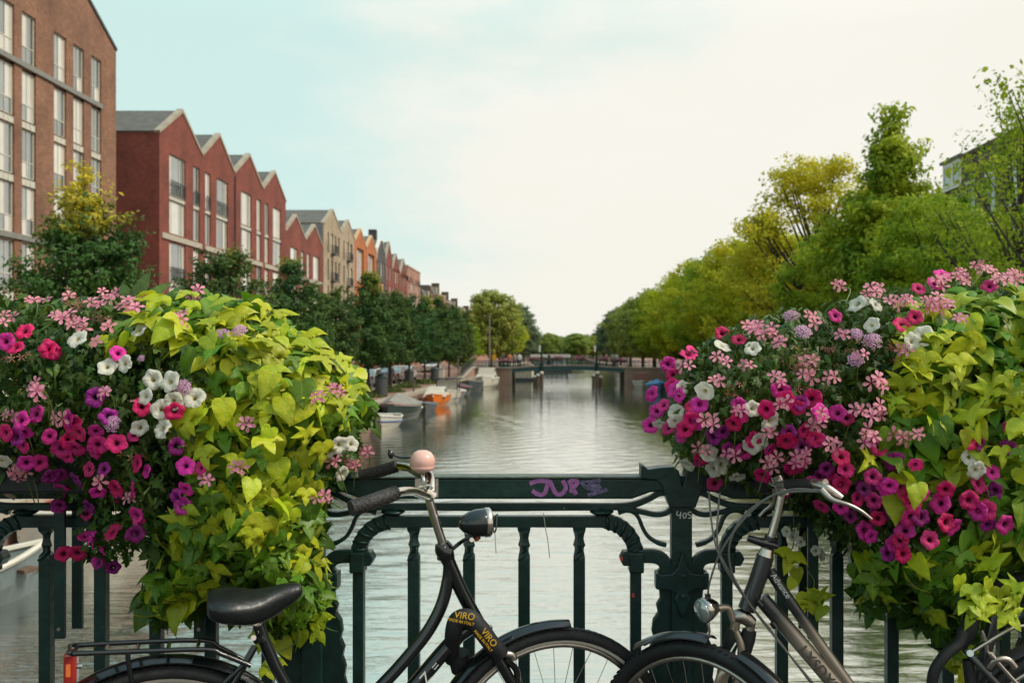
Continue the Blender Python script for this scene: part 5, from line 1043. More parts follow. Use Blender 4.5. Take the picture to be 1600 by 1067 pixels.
# handlebar: near side lower in view, far side behind
near = [B(671, 776), B(664, 775, .06), B(648, 768, .12), B(634, 767, .17), B(618, 770, .21), B(585, 782, .25), B(552, 793, .27)]
far = [B(674, 770, -.0), B(674, 752, -.03), B(670, 741, -.07), B(656, 741, -.13), B(640, 731, -.18), B(620, 728, -.22), B(590, 737, -.25), B(566, 742, -.27)]
T(b1, 'handlebar', near[:5] + [B(612, 772, .215)], .0115, m_chrome); T(b1, 'handlebar', far[:6] + [B(614, 730, -.226)], .0112, m_chrome)
T(b1, 'stem_clamp', [B(664, 768), B(676, 778)], .017, m_chrome)
T(b1, 'wire_wrap', [B(655, 765, .01), B(668, 758, .02), B(676, 762, .0), B(668, 766, -.01), B(658, 760, .02), B(650, 765, .02)], .0022, m_tie2, n=6)
for nm, a, b_ in (('near', near[4:], .0182), ('far', far[5:], .0172)):
    p = smoothpath(a, 6); g = MB().tube(p, [b_ * (.93 + .09 * min(1, i / 3)) for i in range(len(p))], 16).build('grip', m_grip, b1, auto=True)
    mb = MB()
    for ph in range(8):
        for sg in (-1, 1):
            pts = []
            for i in range(len(p)):
                t = (p[min(i + 1, len(p) - 1)] - p[max(i - 1, 0)]).normalized(); u = t.orthogonal().normalized(); v = t.cross(u); an = ph * math.pi / 4 + sg * i * .55; pts.append(p[i] + (u * math.cos(an) + v * math.sin(an)) * b_ * 1.02)
            mb.tube(pts, .0009, 4)
    mb.build('grip_pattern', m_grip, g)
    T(b1, 'grip_end', [p[-1], p[-1] + (p[-1] - p[-2]).normalized() * .006], b_ * 1.08, m_grip)
bp_ = B(660, 721, -.05); M = Matrix.Translation(bp_)
bl_ = MB().lathe([(.0, .032), (.012, .031), (.024, .025), (.033, .013), (.0355, .0), (.033, -.012), (.0328, -.0125), (.034, -.0135), (.028, -.024), (.014, -.030), (0.001, -.031)], 32, M).build('bell', m_pink, b1, smooth=True)
MB().tube(smoothpath([bp_ + Vector((-.03, -.005, .012)), bp_ + Vector((-.06, -.01, .012)), bp_ + Vector((-.078, -.01, .02))], 3), .003, 6).build('bell_lever', m_black, b1)
MB().lathe([(.004, -.008), (.013, -.004), (.013, .004), (.004, .008)], 12, Matrix.Translation(bp_ + Vector((-.085, -.01, .022))) @ Matrix.Rotation(R_(80), 4, 'Y')).build('lever_knob', m_black, b1, smooth=True)
T(b1, 'bell_bracket', [B(660, 740, -.05), B(662, 752, -.04)], .006, m_chrome)
# headlamp
hc = B(742, 817, .03); hd = Vector((B.d.x, B.d.y, .0)).normalized(); M = Matrix.Translation(hc) @ hd.to_track_quat('Z', 'Y').to_matrix().to_4x4()
hl = MB().lathe([(.002, -.047), (.012, -.043), (.022, -.034), (.031, -.018), (.0365, .0), (.0385, .022), (.038, .027)], 28, M).build('headlamp', m_black, b1, smooth=True)
MB().lathe([(.0395, .026), (.0405, .030), (.0405, .040), (.037, .043), (.030, .042)], 28, M).build('chrome_ring', m_chrome, hl, smooth=True); MB().lathe([(.030, .0405), (.018, .046), (.001, .048)], 24, M).build('lens', m_glass, hl, smooth=True)
T(b1, 'lamp_bracket', [B(702, 862), B(716, 850), B(728, 842, .02), B(738, 838, .03), B(741, 834, .03)], .0055, m_black)
T(b1, 'lamp_bolt', [B(737, 843, .045), B(737, 843, .02)], .006, m_chrome); T(b1, 'lamp_clamp', [B(744, 838, .03), B(747, 843, .03)], .009, mat('rusty_metal', (.3, .09, .04), .7, var=.3))
# saddle
sad = [(323, 931, 958, .05), (327, 924, 962, .085), (340, 921, 968, .10), (357, 920, 971, .102), (376, 920, 973, .095), (395, 922, 973, .082), (412, 919, 968, .065), (430, 914, 960, .048), (447, 910, 948, .036), (462, 909, 938, .030), (470, 912, 931, .024), (473, 917, 927, .014)]
rings = []
for px, yt, yb, hw in sad:
    t = B(px, yt); b_ = B(px, yb); cz_ = (t + b_) / 2; hh = (t.z - b_.z) / 2; nn = Vector((B.n.x, B.n.y, 0)); r_ = []
    for j in range(16):
        a = 2 * math.pi * j / 16; ca, sa = math.cos(a), math.sin(a)
        r_.append(cz_ + nn * (hw * (1 if sa > 0 else .92) * math.copysign(abs(ca) ** .75, ca)) + Vector((0, 0, hh * math.copysign(abs(sa) ** .8, sa) + (-.25 * hh * abs(ca) ** 2 if sa > 0 else 0))))
    rings.append(r_)
o = MB().loft(rings).build('saddle', mat('saddle_leather', (.012, .014, .014), .36, var=.3, scale=20, bump=.12, bscale=60), b1, smooth=True); sb_ = o.modifiers.new('s', 'SUBSURF'); sb_.levels = sb_.render_levels = 1
for s in (-1, 1): T(b1, 'saddle_rail', [B(345, 966, s * .03), B(395, 975, s * .022), B(440, 955, s * .015)], .0035, m_steel, n=6)
T(b1, 'saddle_clamp', [B(399, 970, .035), B(399, 970, -.035)], .011, m_steel)
T(b1, 'stay_clamp', [B(396, 996, .03), B(396, 996, .018)], .007, m_chrome)
# rack
def rackp(px, py, w): return B(px, py, w)
for w_, pts in ((.07, [(114, 1021), (217, 1017), (322, 1014), (345, 1021), (378, 1034), (392, 1040)]), (-.07, [(116, 1008), (209, 1003), (318, 1000), (342, 1010), (380, 1030)])): T(b1, 'rack_rail', [rackp(a, b_, w_) for a, b_ in pts], .0062, m_black, sm=3)
for a in (117, 166, 214, 262, 308): T(b1, 'rack_crossbar', [rackp(a, 1019.5 - (a - 117) * .02, .07), rackp(a + 3, 1008 - (a - 117) * .04, -.07)], .005, m_black, n=8)
T(b1, 'rack_end', [rackp(114, 1021, .07), rackp(108, 1018, .04), rackp(109, 1010, -.04), rackp(116, 1008, -.07)], .006, m_black)
for s in (.072, -.072): T(b1, 'rack_strut', [rackp(200, 1018, s), rackp(205, 1060, s), rc + ax1 * s * .9], .006, m_black); 
T(b1, 'rack_strut', [rackp(385, 1034, .05), rackp(350, 1067, .05)], .006, m_black)
rl = MB().box(rackp(111, 1042, .0), (.028, .05, .078), rz=0.3).build('rear_reflector', mat('red_lens', (.38, .02, .015), .15, coat=.8), b1, bevel=.006); MB().box(rackp(112, 1042, .0) + Vector((-.004, -.0, 0)), (.010, .056, .03), rz=.3).build('lens_bar', mat('orange_lens', (.8, .2, .05), .2), rl)
T(b1, 'reflector_bolt', [rackp(120, 1040, .01), rackp(128, 1040, .01)], .006, m_chrome)
# lock sleeve
lk = T(b1, 'lock_sleeve', [B(706, 1030, -.04), B(708, 990, .03), B(716, 968, .045), B(734, 966, .055), B(752, 984, .06), B(768, 1005, .06), B(784, 1022, .055)], [.02, .023, .025, .025, .025, .024, .022], m_rubber)
T(b1, 'lock_body', [B(716, 1020, -.03), B(722, 1045, -.04)], .03, m_rubber)
T(b1, 'brake_caliper', [B(783, 1021, .05), B(800, 1022, .05), B(803, 1030, .05)], .010, m_steel, sm=2); T(b1, 'brake_arm', [B(788, 1028, .05), B(806, 1045, .04), B(808, 1066, .04)], .009, m_black)
def tx(s, px, py, w, ang, size, m, name='lettering'):
    a = R_(ang); e = B(px + 10 * math.cos(a), py - 10 * math.sin(a), w) - B(px, py, w); u = B(px - 10 * math.sin(a), py - 10 * math.cos(a), w) - B(px, py, w); return text(b1, s, B(px, py, w), e, u, size, m, name)
tx('VIRO', 726, 962, .082, -8, .025, m_yel); tx('MADE IN ITALY', 720, 971, .082, -12, .011, m_yel); tx('VIRO', 764, 996, .086, -52, .025, m_yel); tx('MADE IN ITALY', 755, 1001, .086, -50, .011, m_yel)
tx('Z', 666, 1059, .023, 49, .042, m_wpaint); tx('=', 681, 1041, .023, 49, .036, m_wpaint)
finish(b1, None)
# ---- bike 2: grey and beige hybrid facing left, front wheel turned
B2 = BikeSpace(.389, 2.70, 1.40, 2.66)
b2 = empty('hybrid_bicycle', (.9, 2.68, ZD), 0, 'grey and champagne bicycle with chrome lamp, facing left beside the numbered post', 'bicycle', 'bicycles leaning against the railing')
m_bg = bpy.data.materials.new('grey_to_champagne'); m_bg.use_nodes = True; t = m_bg.node_tree; tcn = t.nodes.new('ShaderNodeTexCoord'); s_ = t.nodes.new('ShaderNodeSeparateXYZ'); r_ = t.nodes.new('ShaderNodeMapRange'); x_ = t.nodes.new('ShaderNodeMix'); x_.data_type = 'RGBA'
t.links.new(tcn.outputs['Object'], s_.inputs[0]); t.links.new(s_.outputs[2], r_.inputs[0]); r_.inputs[1].default_value = 2.615; r_.inputs[2].default_value = 2.70; t.links.new(r_.outputs[0], x_.inputs[0]); x_.inputs[6].default_value = (.44, .36, .28, 1); x_.inputs[7].default_value = (.055, .056, .056, 1)
pb = t.nodes['Principled BSDF']; t.links.new(x_.outputs[2], pb.inputs['Base Color']); pb.inputs['Metallic'].default_value = .55; pb.inputs['Roughness'].default_value = .3; pb.inputs['Coat Weight'].default_value = .5
m_grey = mat('grey_paint', (.055, .056, .056), .28, metal=.4, coat=.5)
m_champ = mat('champagne_metal', (.42, .34, .26), .3, metal=.7)
fc2 = Vector((.389, 2.68, zf - .005)); rc2 = Vector((1.40, 2.66, zf)); a2 = Vector((B2.n.x, B2.n.y, 0))
fa2 = Matrix.Rotation(R_(-38), 3, 'Z') @ a2
wheel(b2, fc2, fa2, stripe=False); wheel(b2, rc2, a2, stripe=False)
T(b2, 'head_tube', [B2(1196, 868), B2(1186, 900), B2(1166, 952)], .0235, m_grey, sm=2)
T(b2, 'headset', [B2(1199, 857), B2(1196, 870)], [.017, .022], m_chrome)
T(b2, 'down_tube', [B2(1190, 935), B2(1225, 975), B2(1310, 1074), B2(1390, 1165)], .0218, m_bg, sm=2)
T(b2, 'top_tube', [B2(1203, 892), B2(1235, 940), B2(1330, 1074), B2(1420, 1190)], [.0155, .0155, .0165], m_bg, sm=2)
T(b2, 'stem', [B2(1222, 770), B2(1216, 800), B2(1208, 828), B2(1201, 852)], .0115, m_chrome, sm=2)
T(b2, 'stem_spacer', [B2(1206, 838), B2(1200, 856)], .019, m_black)
T(b2, 'bracket', [B2(1168, 840, .03), B2(1190, 847, .03), B2(1213, 853, .02)], [.008, .012, .010], m_black)
T(b2, 'handlebar', [B2(1175, 735, -.22), B2(1200, 748, -.08), B2(1214, 755), B2(1235, 757, .07), B2(1262, 757, .14), B2(1290, 755, .19)], .0115, m_steel)
T(b2, 'handlebar_clamp', [B2(1214, 742), B2(1226, 772)], .019, m_chrome)
T(b2, 'brake_lever', [B2(1284, 765, .2), B2(1300, 780, .22), B2(1325, 788, .23), B2(1345, 798, .23), B2(1362, 811, .23)], [.008, .0065, .005, .0045, .0035], m_steel)
T(b2, 'lever_body', [B2(1272, 757, .17), B2(1290, 762, .19), B2(1315, 778, .2)], [.008, .013, .009], m_steel)
T(b2, 'brake_lever', [B2(1210, 762, -.05), B2(1208, 785, -.06), B2(1194, 798, -.07), B2(1186, 806, -.07)], [.006, .006, .005, .005], m_steel)
T(b2, 'grip', [B2(1160, 725, -.26), B2(1135, 712, -.33)], .017, m_grip); T(b2, 'grip', [B2(1232, 757, .06), B2(1272, 757, .16)], .0155, m_grip)
m_cab = mat('cable_grey', (.16, .15, .13), .4)
for pts in ([(1285, 768, .2), (1240, 768, .15), (1200, 777, .1), (1160, 808, .08), (1140, 850, .07), (1143, 892, .05), (1160, 925, .04), (1182, 958, .03), (1215, 1000, .03), (1290, 1090, .03)], [(1284, 766, .2), (1235, 765, .14), (1195, 781, .1), (1158, 816, .08), (1126, 862, .06), (1110, 905, .03), (1106, 928, .01)], [(1108, 768, -.05), (1110, 800, 0), (1118, 850, .03), (1135, 890, .04), (1165, 935, .035), (1205, 985, .03), (1285, 1090, .03)], [(1125, 770, -.05), (1122, 800, 0), (1121, 850, .02), (1132, 880, .04), (1158, 922, .04)]):
    T(b2, 'cable', [B2(*p) for p in pts], .0028, m_cab, n=7, sm=5)
T(b2, 'cable_guide', [B2(1183, 938, .03), B2(1190, 946, .03)], .008, m_black); T(b2, 'cable_guide', [B2(1206, 972, .028), B2(1212, 980, .028)], .008, m_black)
# fork
T(b2, 'fork_crown', [B2(1146, 964, .0), B2(1160, 962), B2(1176, 974, 0)], [.016, .021, .016], m_steel, sm=3)
for s, pts in ((1, [B2(1174, 970), B2(1170, 990), B2(1160, 1030), B2(1148, 1090), fc2 - fa2 * .06]), (-1, [B2(1150, 968), B2(1146, 990), B2(1134, 1030), B2(1120, 1090), fc2 + fa2 * .06])):
    T(b2, 'fork_leg', pts, [.013, .013, .017, .016, .012], m_champ if s < 0 else m_steel)
    T(b2, 'fork_boot', [pts[1].lerp(pts[0], .3), pts[1].lerp(pts[2], .2), pts[1].lerp(pts[2], .8)], [.019, .021, .018], m_rubber)
T(b2, 'brake_arch', [B2(1150, 985, .06), B2(1158, 1010, .06), B2(1154, 1040, .06), B2(1130, 1050, .06), B2(1122, 1067, .06)], [.007, .010, .012, .012, .010], m_champ)
T(b2, 'fender_stay', [B2(1150, 1004, .05), B2(1128, 1042, .06), B2(1105, 1090, .06)], .003, m_chrome, n=6)
fender(b2, fc2, fa2, .374, 85, 125, m_grey); fender(b2, fc2, fa2, .374, 5, 70, m_black)
hc = B2(1106, 951, .03); hd = (B2(1085, 958, .05) - hc).normalized(); M = Matrix.Translation(hc) @ hd.to_track_quat('Z', 'Y').to_matrix().to_4x4()
hl = MB().lathe([(.002, -.034), (.014, -.030), (.024, -.018), (.031, .0), (.034, .016)], 24, M).build('headlamp', m_chrome, b2, smooth=True); MB().lathe([(.033, .0165), (.03, .024), (.001, .03)], 24, M).build('lens', m_glass, hl, smooth=True)
T(b2, 'lamp_socket', [B2(1106, 927, .02), B2(1106, 938, .02)], .008, m_black); T(b2, 'lamp_bracket', [B2(1122, 950, .03), B2(1138, 950, .02), B2(1145, 970, .02)], [.009, .010, .008], m_champ); T(b2, 'lamp_strut', [B2(1104, 968, .03), B2(1108, 985, .03), B2(1100, 998, .03)], .004, m_chrome)
# seat, carrier, rear mudguard, chain lock
T(b2, 'seat_tube', [B2(1556, 960), B2(1540, 1020), B2(1495, 1190)], .016, m_grey, sm=2); T(b2, 'seat_post', [B2(1562, 930), B2(1556, 962)], .0125, m_steel)
sad = [(1502, 908, 924, .03), (1512, 905, 930, .045), (1530, 903, 936, .055), (1550, 900, 940, .075), (1568, 896, 942, .095), (1585, 893, 942, .105), (1598, 893, 938, .10), (1606, 897, 932, .07)]
rings = []
for px, yt, yb, hw in sad:
    t_ = B2(px + 26, yt + 4); b_ = B2(px + 26, yb); cz_ = (t_ + b_) / 2; hh = (t_.z - b_.z) / 2
    rings.append([cz_ + a2 * hw * math.cos(a) + Vector((0, 0, hh * math.sin(a))) for a in (2 * math.pi * j / 14 for j in range(14))])
MB().loft(rings).build('saddle', MATS['saddle_leather'], b2, smooth=True)
for w_ in (.06, -.06):
    T(b2, 'carrier_rail', [B2(1515, 1020, w_), B2(1560, 992 - (w_ < 0) * 4, w_), B2(1590, 978, w_), B2(1640, 976, w_), B2(1760, 978, w_)], .0058, m_chrome, sm=4)
    T(b2, 'carrier_strut', [B2(1546, 1020, w_), B2(1578, 1056, w_), B2(1610, 1090, w_)], [.008, .006, .006], m_chrome, sm=2)
    T(b2, 'seat_stay', [B2(1508, 1015, w_ * .5), B2(1560, 1070, w_), rc2 + a2 * w_], .009, m_grey, sm=2)
T(b2, 'carrier_clamp', [B2(1516, 1020, .075), B2(1516, 1020, .05)], .009, m_chrome); T(b2, 'spring_clip', [B2(1533, 984, .05), B2(1540, 1002, .05), B2(1543, 1018, .05)], .005, m_chrome)
T(b2, 'ring_lock', [B2(1545, 1042, .05), B2(1556, 1030, .06), B2(1574, 1030, .06), B2(1586, 1042, .06)], .009, m_steel)
fender(b2, rc2, a2, .374, 10, 160, m_grey)
T(b2, 'chain_lock', [B2(1505, 985, .03), B2(1498, 1005, .04), B2(1475, 1025, .05), B2(1458, 1055, .05), B2(1462, 1090, .04), B2(1490, 1110, .03), B2(1515, 1080, .03), B2(1512, 1030, .03)], .015, m_rubber)
T(b2, 'chain_lock_cover', [B2(1520, 958, -.01), B2(1512, 985, .01), B2(1500, 1010, .02)], [.02, .024, .015], m_rubber)
def tx2(s, px, py, w, ang, size, m, name='lettering'):
    a = R_(ang); e = B2(px + 10 * math.cos(a), py - 10 * math.sin(a), w) - B2(px, py, w); u = B2(px - 10 * math.sin(a), py - 10 * math.cos(a), w) - B2(px, py, w); return text(b2, s, B2(px, py, w), e, u, size, m, name)
tx2('LXSDXS', 1280, 1044, .024, -49.5, .040, mat('letter_grey', (.10, .08, .06), .5)); tx2('Advance', 1220, 915, .018, -55, .022, m_wpaint)
finish(b2, None)
# ------------------------------------------------------------------ flowers and leaves on the railing
def plantmat(name, c1, c2, tr=.35, rough=.42, spec=.4, sc=9, valr=.3, huer=.02, grad=None, bump=.25, vein=0):
    m = bpy.data.materials.new(name); m.use_nodes = True; MATS[name] = m
    t = m.node_tree; n = t.nodes; l = t.links; b = n['Principled BSDF']; b.inputs['Roughness'].default_value = rough; b.inputs['Specular IOR Level'].default_value = spec
    tcn = n.new('ShaderNodeTexCoord'); a = n.new('ShaderNodeTexNoise'); a.inputs['Scale'].default_value = sc; a.inputs['Detail'].default_value = 4; l.new(tcn.outputs['Object'], a.inputs['Vector'])
    r = n.new('ShaderNodeMapRange'); r.inputs[1].default_value = .32; r.inputs[2].default_value = .68; l.new(a.outputs[0], r.inputs[0])
    x = n.new('ShaderNodeMix'); x.data_type = 'RGBA'; l.new(r.outputs[0], x.inputs[0]); x.inputs[6].default_value = (*c1, 1); x.inputs[7].default_value = (*c2, 1)
    out = x.outputs[2]
    if grad:   # radial colour of a flower: throat colour, radii, vein strength
        s = n.new('ShaderNodeSeparateXYZ'); l.new(tcn.outputs['Object'], s.inputs[0]); cx = n.new('ShaderNodeCombineXYZ'); l.new(s.outputs[0], cx.inputs[0]); l.new(s.outputs[1], cx.inputs[1])
        ln = n.new('ShaderNodeVectorMath'); ln.operation = 'LENGTH'; l.new(cx.outputs[0], ln.inputs[0])
        rr = n.new('ShaderNodeMapRange'); rr.inputs[1].default_value = grad[1]; rr.inputs[2].default_value = grad[2]; l.new(ln.outputs['Value'], rr.inputs[0])
        y = n.new('ShaderNodeMix'); y.data_type = 'RGBA'; l.new(rr.outputs[0], y.inputs[0]); y.inputs[6].default_value = (*grad[0], 1); l.new(out, y.inputs[7]); out = y.outputs[2]
        if grad[3]:
            at = n.new('ShaderNodeMath'); at.operation = 'ARCTAN2'; l.new(s.outputs[1], at.inputs[0]); l.new(s.outputs[0], at.inputs[1])
            mu = n.new('ShaderNodeMath'); mu.operation = 'MULTIPLY'; l.new(at.outputs[0], mu.inputs[0]); mu.inputs[1].default_value = 10
            co = n.new('ShaderNodeMath'); co.operation = 'COSINE'; l.new(mu.outputs[0], co.inputs[0])
            r4 = n.new('ShaderNodeMapRange'); r4.inputs[1].default_value = .6; r4.inputs[2].default_value = 1; r4.inputs[3].default_value = 0; r4.inputs[4].default_value = grad[3]; l.new(co.outputs[0], r4.inputs[0])
            z = n.new('ShaderNodeMix'); z.data_type = 'RGBA'; l.new(r4.outputs[0], z.inputs[0]); l.new(out, z.inputs[6]); z.inputs[7].default_value = (*grad[0], 1); out = z.outputs[2]
    if vein:
        s = n.new('ShaderNodeSeparateXYZ'); l.new(tcn.outputs['Object'], s.inputs[0])
        def M_(op, a_, b_=None):
            q = n.new('ShaderNodeMath'); q.operation = op
            for i_, v_ in enumerate((a_, b_)):
                if v_ is None: continue
                if isinstance(v_, (int, float)): q.inputs[i_].default_value = v_
                else: l.new(v_, q.inputs[i_])
            return q.outputs[0]
        ax_ = M_('ABSOLUTE', s.outputs[0]); mid_ = M_('LESS_THAN', ax_, .018)
        side_ = M_('LESS_THAN', M_('ABSOLUTE', M_('SUBTRACT', M_('FRACT', M_('MULTIPLY', M_('SUBTRACT', s.outputs[1], M_('MULTIPLY', ax_, .8)), 4.5)), .5)), .05)
        y = n.new('ShaderNodeMix'); y.data_type = 'RGBA'; l.new(M_('MULTIPLY', M_('MAXIMUM', mid_, M_('MULTIPLY', side_, .55)), vein), y.inputs[0]); l.new(out, y.inputs[6]); y.inputs[7].default_value = (.55, .62, .16, 1); out = y.outputs[2]
    h = n.new('ShaderNodeHueSaturation'); l.new(out, h.inputs['Color']); oi = n.new('ShaderNodeObjectInfo'); wn = n.new('ShaderNodeTexWhiteNoise'); wn.noise_dimensions = '1D'; l.new(oi.outputs['Random'], wn.inputs['W'])
    r1 = n.new('ShaderNodeMapRange'); r1.inputs[3].default_value = 1 - valr; r1.inputs[4].default_value = 1 + valr * .6; l.new(oi.outputs['Random'], r1.inputs[0]); l.new(r1.outputs[0], h.inputs['Value'])
    r2 = n.new('ShaderNodeMapRange'); r2.inputs[3].default_value = .5 - huer; r2.inputs[4].default_value = .5 + huer; l.new(wn.outputs['Value'], r2.inputs[0]); l.new(r2.outputs[0], h.inputs['Hue'])
    l.new(h.outputs[0], b.inputs['Base Color'])
    if bump: bp = n.new('ShaderNodeBump'); bp.inputs['Strength'].default_value = bump; bp.inputs['Distance'].default_value = .03; l.new(a.outputs[0], bp.inputs['Height']); l.new(bp.outputs[0], b.inputs['Normal'])
    tb = n.new('ShaderNodeBsdfTranslucent'); l.new(h.outputs[0], tb.inputs[0]); ms = n.new('ShaderNodeMixShader'); ms.inputs[0].default_value = tr
    l.new(b.outputs[0], ms.inputs[1]); l.new(tb.outputs[0], ms.inputs[2]); l.new(ms.outputs[0], n['Material Output'].inputs[0]); return m
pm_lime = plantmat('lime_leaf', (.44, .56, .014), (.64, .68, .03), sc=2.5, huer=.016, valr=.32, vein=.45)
pm_lime2 = plantmat('mature_shade_leaf', (.11, .24, .012), (.20, .34, .018), sc=2.5, huer=.02, valr=.4, vein=.3)  # older leaves, darkened to paint shade into gaps under the outer ones
pm_dark = plantmat('dark_leaf', (.03, .085, .010), (.11, .18, .022), tr=.22, sc=3, huer=.025, valr=.4)
pm_mag = plantmat('petunia_magenta', (.76, .016, .24), (.86, .05, .36), tr=.25, grad=((.05, .0, .03), .12, .38, .22), sc=4, huer=.025, valr=.3, rough=.55)
pm_red = plantmat('petunia_crimson', (.74, .008, .13), (.82, .02, .19), tr=.25, grad=((.06, .0, .015), .12, .40, .25), sc=4, huer=.006, valr=.3, rough=.55)
pm_pur = plantmat('petunia_purple', (.36, .01, .22), (.46, .03, .30), tr=.25, grad=((.03, .0, .03), .12, .5, .4), sc=4, huer=.02, valr=.35, rough=.55)
pm_whi = plantmat('petunia_white', (.80, .76, .62), (.86, .83, .72), tr=.3, grad=((.42, .36, .10), .08, .32, .06), sc=4, huer=0, valr=.08, rough=.5)
pm_pnk = plantmat('geranium_pink', (.78, .24, .34), (.88, .40, .46), tr=.25, sc=5, huer=.012, valr=.18, rough=.5, grad=((.55, .03, .14), .06, .40, 0))
pm_lil = plantmat('verbena_lilac', (.62, .26, .50), (.80, .50, .66), tr=.2, sc=14, huer=.01, valr=.15)
pm_stem = plantmat('plant_stem', (.14, .20, .04), (.22, .28, .08), tr=.1)
# --- leaf shapes (unit length, base at origin, tip +Y, upper side +Z)
def leaf_mesh(nm, outline, m, droop=.28, fold=.22, seed=0, wav=.04):
    rnd = random.Random(seed); k = len(outline) - 2; mb = MB()
    mid = [outline[0]] + [(0, outline[0][1] + (outline[-1][1] - outline[0][1]) * (i + 1) / (k + 1)) for i in range(k)] + [outline[-1]]
    zf_ = lambda x, y: -droop * y * y + fold * abs(x) - .35 * x * x
    V = []; Fc = []
    def v(x, y, e=0): V.append((x, y, zf_(x, y) + e)); return len(V) - 1
    mi_ = [v(0, p[1]) for p in mid]
    for s in (-1, 1):
        half = [v(s * p[0] * .5, (p[1] + mid[i][1]) / 2, .02) for i, p in enumerate(outline)]; ed = [v(s * p[0], p[1], rnd.uniform(-wav, wav)) for p in outline]
        for i in range(len(outline) - 1):
            for a, b in ((mi_, half), (half, ed)):
                f = (a[i], b[i], b[i + 1], a[i + 1]); Fc.append(f if s > 0 else f[::-1])
    # drop zero-area faces at base and tip
    mb.add(V, Fc); return mb.mesh(nm, m, True)
OL = [[(0, 0), (.16, -.14), (.38, -.14), (.58, .02), (.86, .34), (.50, .24), (.22, .30), (.27, .50), (.19, .74), (0, 1.05)],
      [(0, 0), (.14, -.13), (.34, -.12), (.44, .02), (.46, .20), (.40, .40), (.30, .58), (.20, .74), (.10, .88), (0, 1.0)],
      [(0, 0), (.20, -.14), (.58, -.28), (.34, .00), (.88, .20), (.55, .26), (.18, .26), (.26, .50), (.19, .72), (0, 1.10)],
      [(0, 0), (.18, -.12), (.42, -.08), (.58, .12), (.70, .46), (.42, .34), (.24, .38), (.24, .56), (.16, .80), (0, 1.05)]]
def leafset(nm, m, dr=(.2, .45)): return [leaf_mesh(nm, o, m, droop=dr[0] + (dr[1] - dr[0]) * (i % 3) / 2, fold=.15 + .12 * ((i * 7) % 3) / 2, seed=i) for i, o in enumerate(OL + OL[:2])]
LM_L = leafset('leaf', pm_lime); LM_M = leafset('leaf', pm_lime2)
OS = [[(0, 0), (.16, -.06), (.50, .06), (.26, .22), (.52, .48), (.20, .48), (.20, .72), (0, .95)], [(0, 0), (.10, .10), (.18, .3), (.19, .5), (.12, .8), (0, 1.05)]]
LM_D = [leaf_mesh('leaf', o, pm_dark, .3, .2, i) for i, o in enumerate(OS)]
def petunia_mesh(m, seed=0, star=.12, ruf=.07):
    rnd = random.Random(seed); n = 30; rings = []
    for r, z in ((.05, -.75), (.10, -.5), (.17, -.24), (.34, -.08), (.62, .0), (.86, .02), (1.0, -.04)):
        ring = []
        for j in range(n):
            a = 2 * math.pi * j / n; lob = 1 - star * (abs(math.cos(2.5 * a)) ** 3) * (r ** 2); ru = ruf * r * r * (math.sin(5 * a + seed) + .6 * math.sin(11 * a + seed * 2)); ring.append((r * lob * math.cos(a), r * lob * math.sin(a), z + ru - .10 * r ** 3 * (.5 + .5 * math.cos(5 * a))))
        rings.append(ring)
    return MB().loft(rings[::-1], False).mesh('flower', m, True)
PET = {k: [petunia_mesh(m, s, .10 + .05 * (s % 2), .05 + .035 * (s % 3)) for s in range(4)] for k, m in (('m', pm_mag), ('r', pm_red), ('p', pm_pur), ('w', pm_whi))}
def floret_mesh(m, wide=.3, seed=0):
    mb = MB(); rnd = random.Random(seed)
    for k in range(5):
        a = 2 * math.pi * k / 5 + rnd.uniform(-.12, .12) + (.25 if k in (0, 1) else 0); M = Matrix.Rotation(a, 3, 'Z'); lift = rnd.uniform(-.1, .25); L_ = rnd.uniform(.85, 1.1)
        pts = [(0.05, 0), (.35, wide * .4), (.7, wide * .85), (.95, wide * .6), (1.04, 0), (.95, -wide * .6), (.7, -wide * .85), (.35, -wide * .4)]
        V = [M @ Vector((x * L_, y, lift * x * x - .12 * x ** 4 + (.06 if abs(y) > .1 else 0))) for x, y in pts]; c = M @ Vector((.6 * L_, 0, lift * .36)); q = len(V)
        mb.add(V + [c], [(i, (i + 1) % q, q) for i in range(q)])
    return mb.mesh('floret', m, True)
FLO = [floret_mesh(pm_pnk, .29, s) for s in range(4)]
def verbena_mesh(seed):
    mb = MB(); rnd = random.Random(seed)
    for k in range(22):
        a = k * 2.399; r = math.sqrt(k / 22); c = Vector((r * .85 * math.cos(a), r * .85 * math.sin(a), .35 * (1 - r * r))); nrm = Vector((c.x * .8, c.y * .8, 1)).normalized(); Q = nrm.to_track_quat('Z', 'Y').to_matrix()
        for p in range(5):
            b = 2 * math.pi * p / 5 + rnd.random(); V = [c + Q @ Vector((q * math.cos(b + d), q * math.sin(b + d), h)) for q, d, h in ((.02, 0, 0), (.15, -.45, .03), (.24, -.3, .05), (.22, 0, .01), (.24, .3, .05), (.15, .45, .03))]; mb.add(V, [tuple(range(6))])
    return mb.mesh('flower_cluster', pm_lil, False)
specks(pm_lime, (.30, .20, .02), 5, .70, .06); specks(pm_lime2, (.20, .13, .02), 5, .68, .06)
pm_wilt = plantmat('wilted_petal', (.45, .16, .14), (.32, .14, .07), tr=.2, sc=6)
WILT = [floret_mesh(pm_wilt, .16, s + 9) for s in range(2)]
BUD = {k: MB().lathe([(.05, -1), (.14, -.5), (.2, .1), (.28, .6), (.16, .95), (.02, 1.05)], 8).mesh('bud', m, True) for k, m in (('m', pm_mag), ('w', pm_whi), ('g', pm_stem))}
VER = [verbena_mesh(s) for s in range(3)]
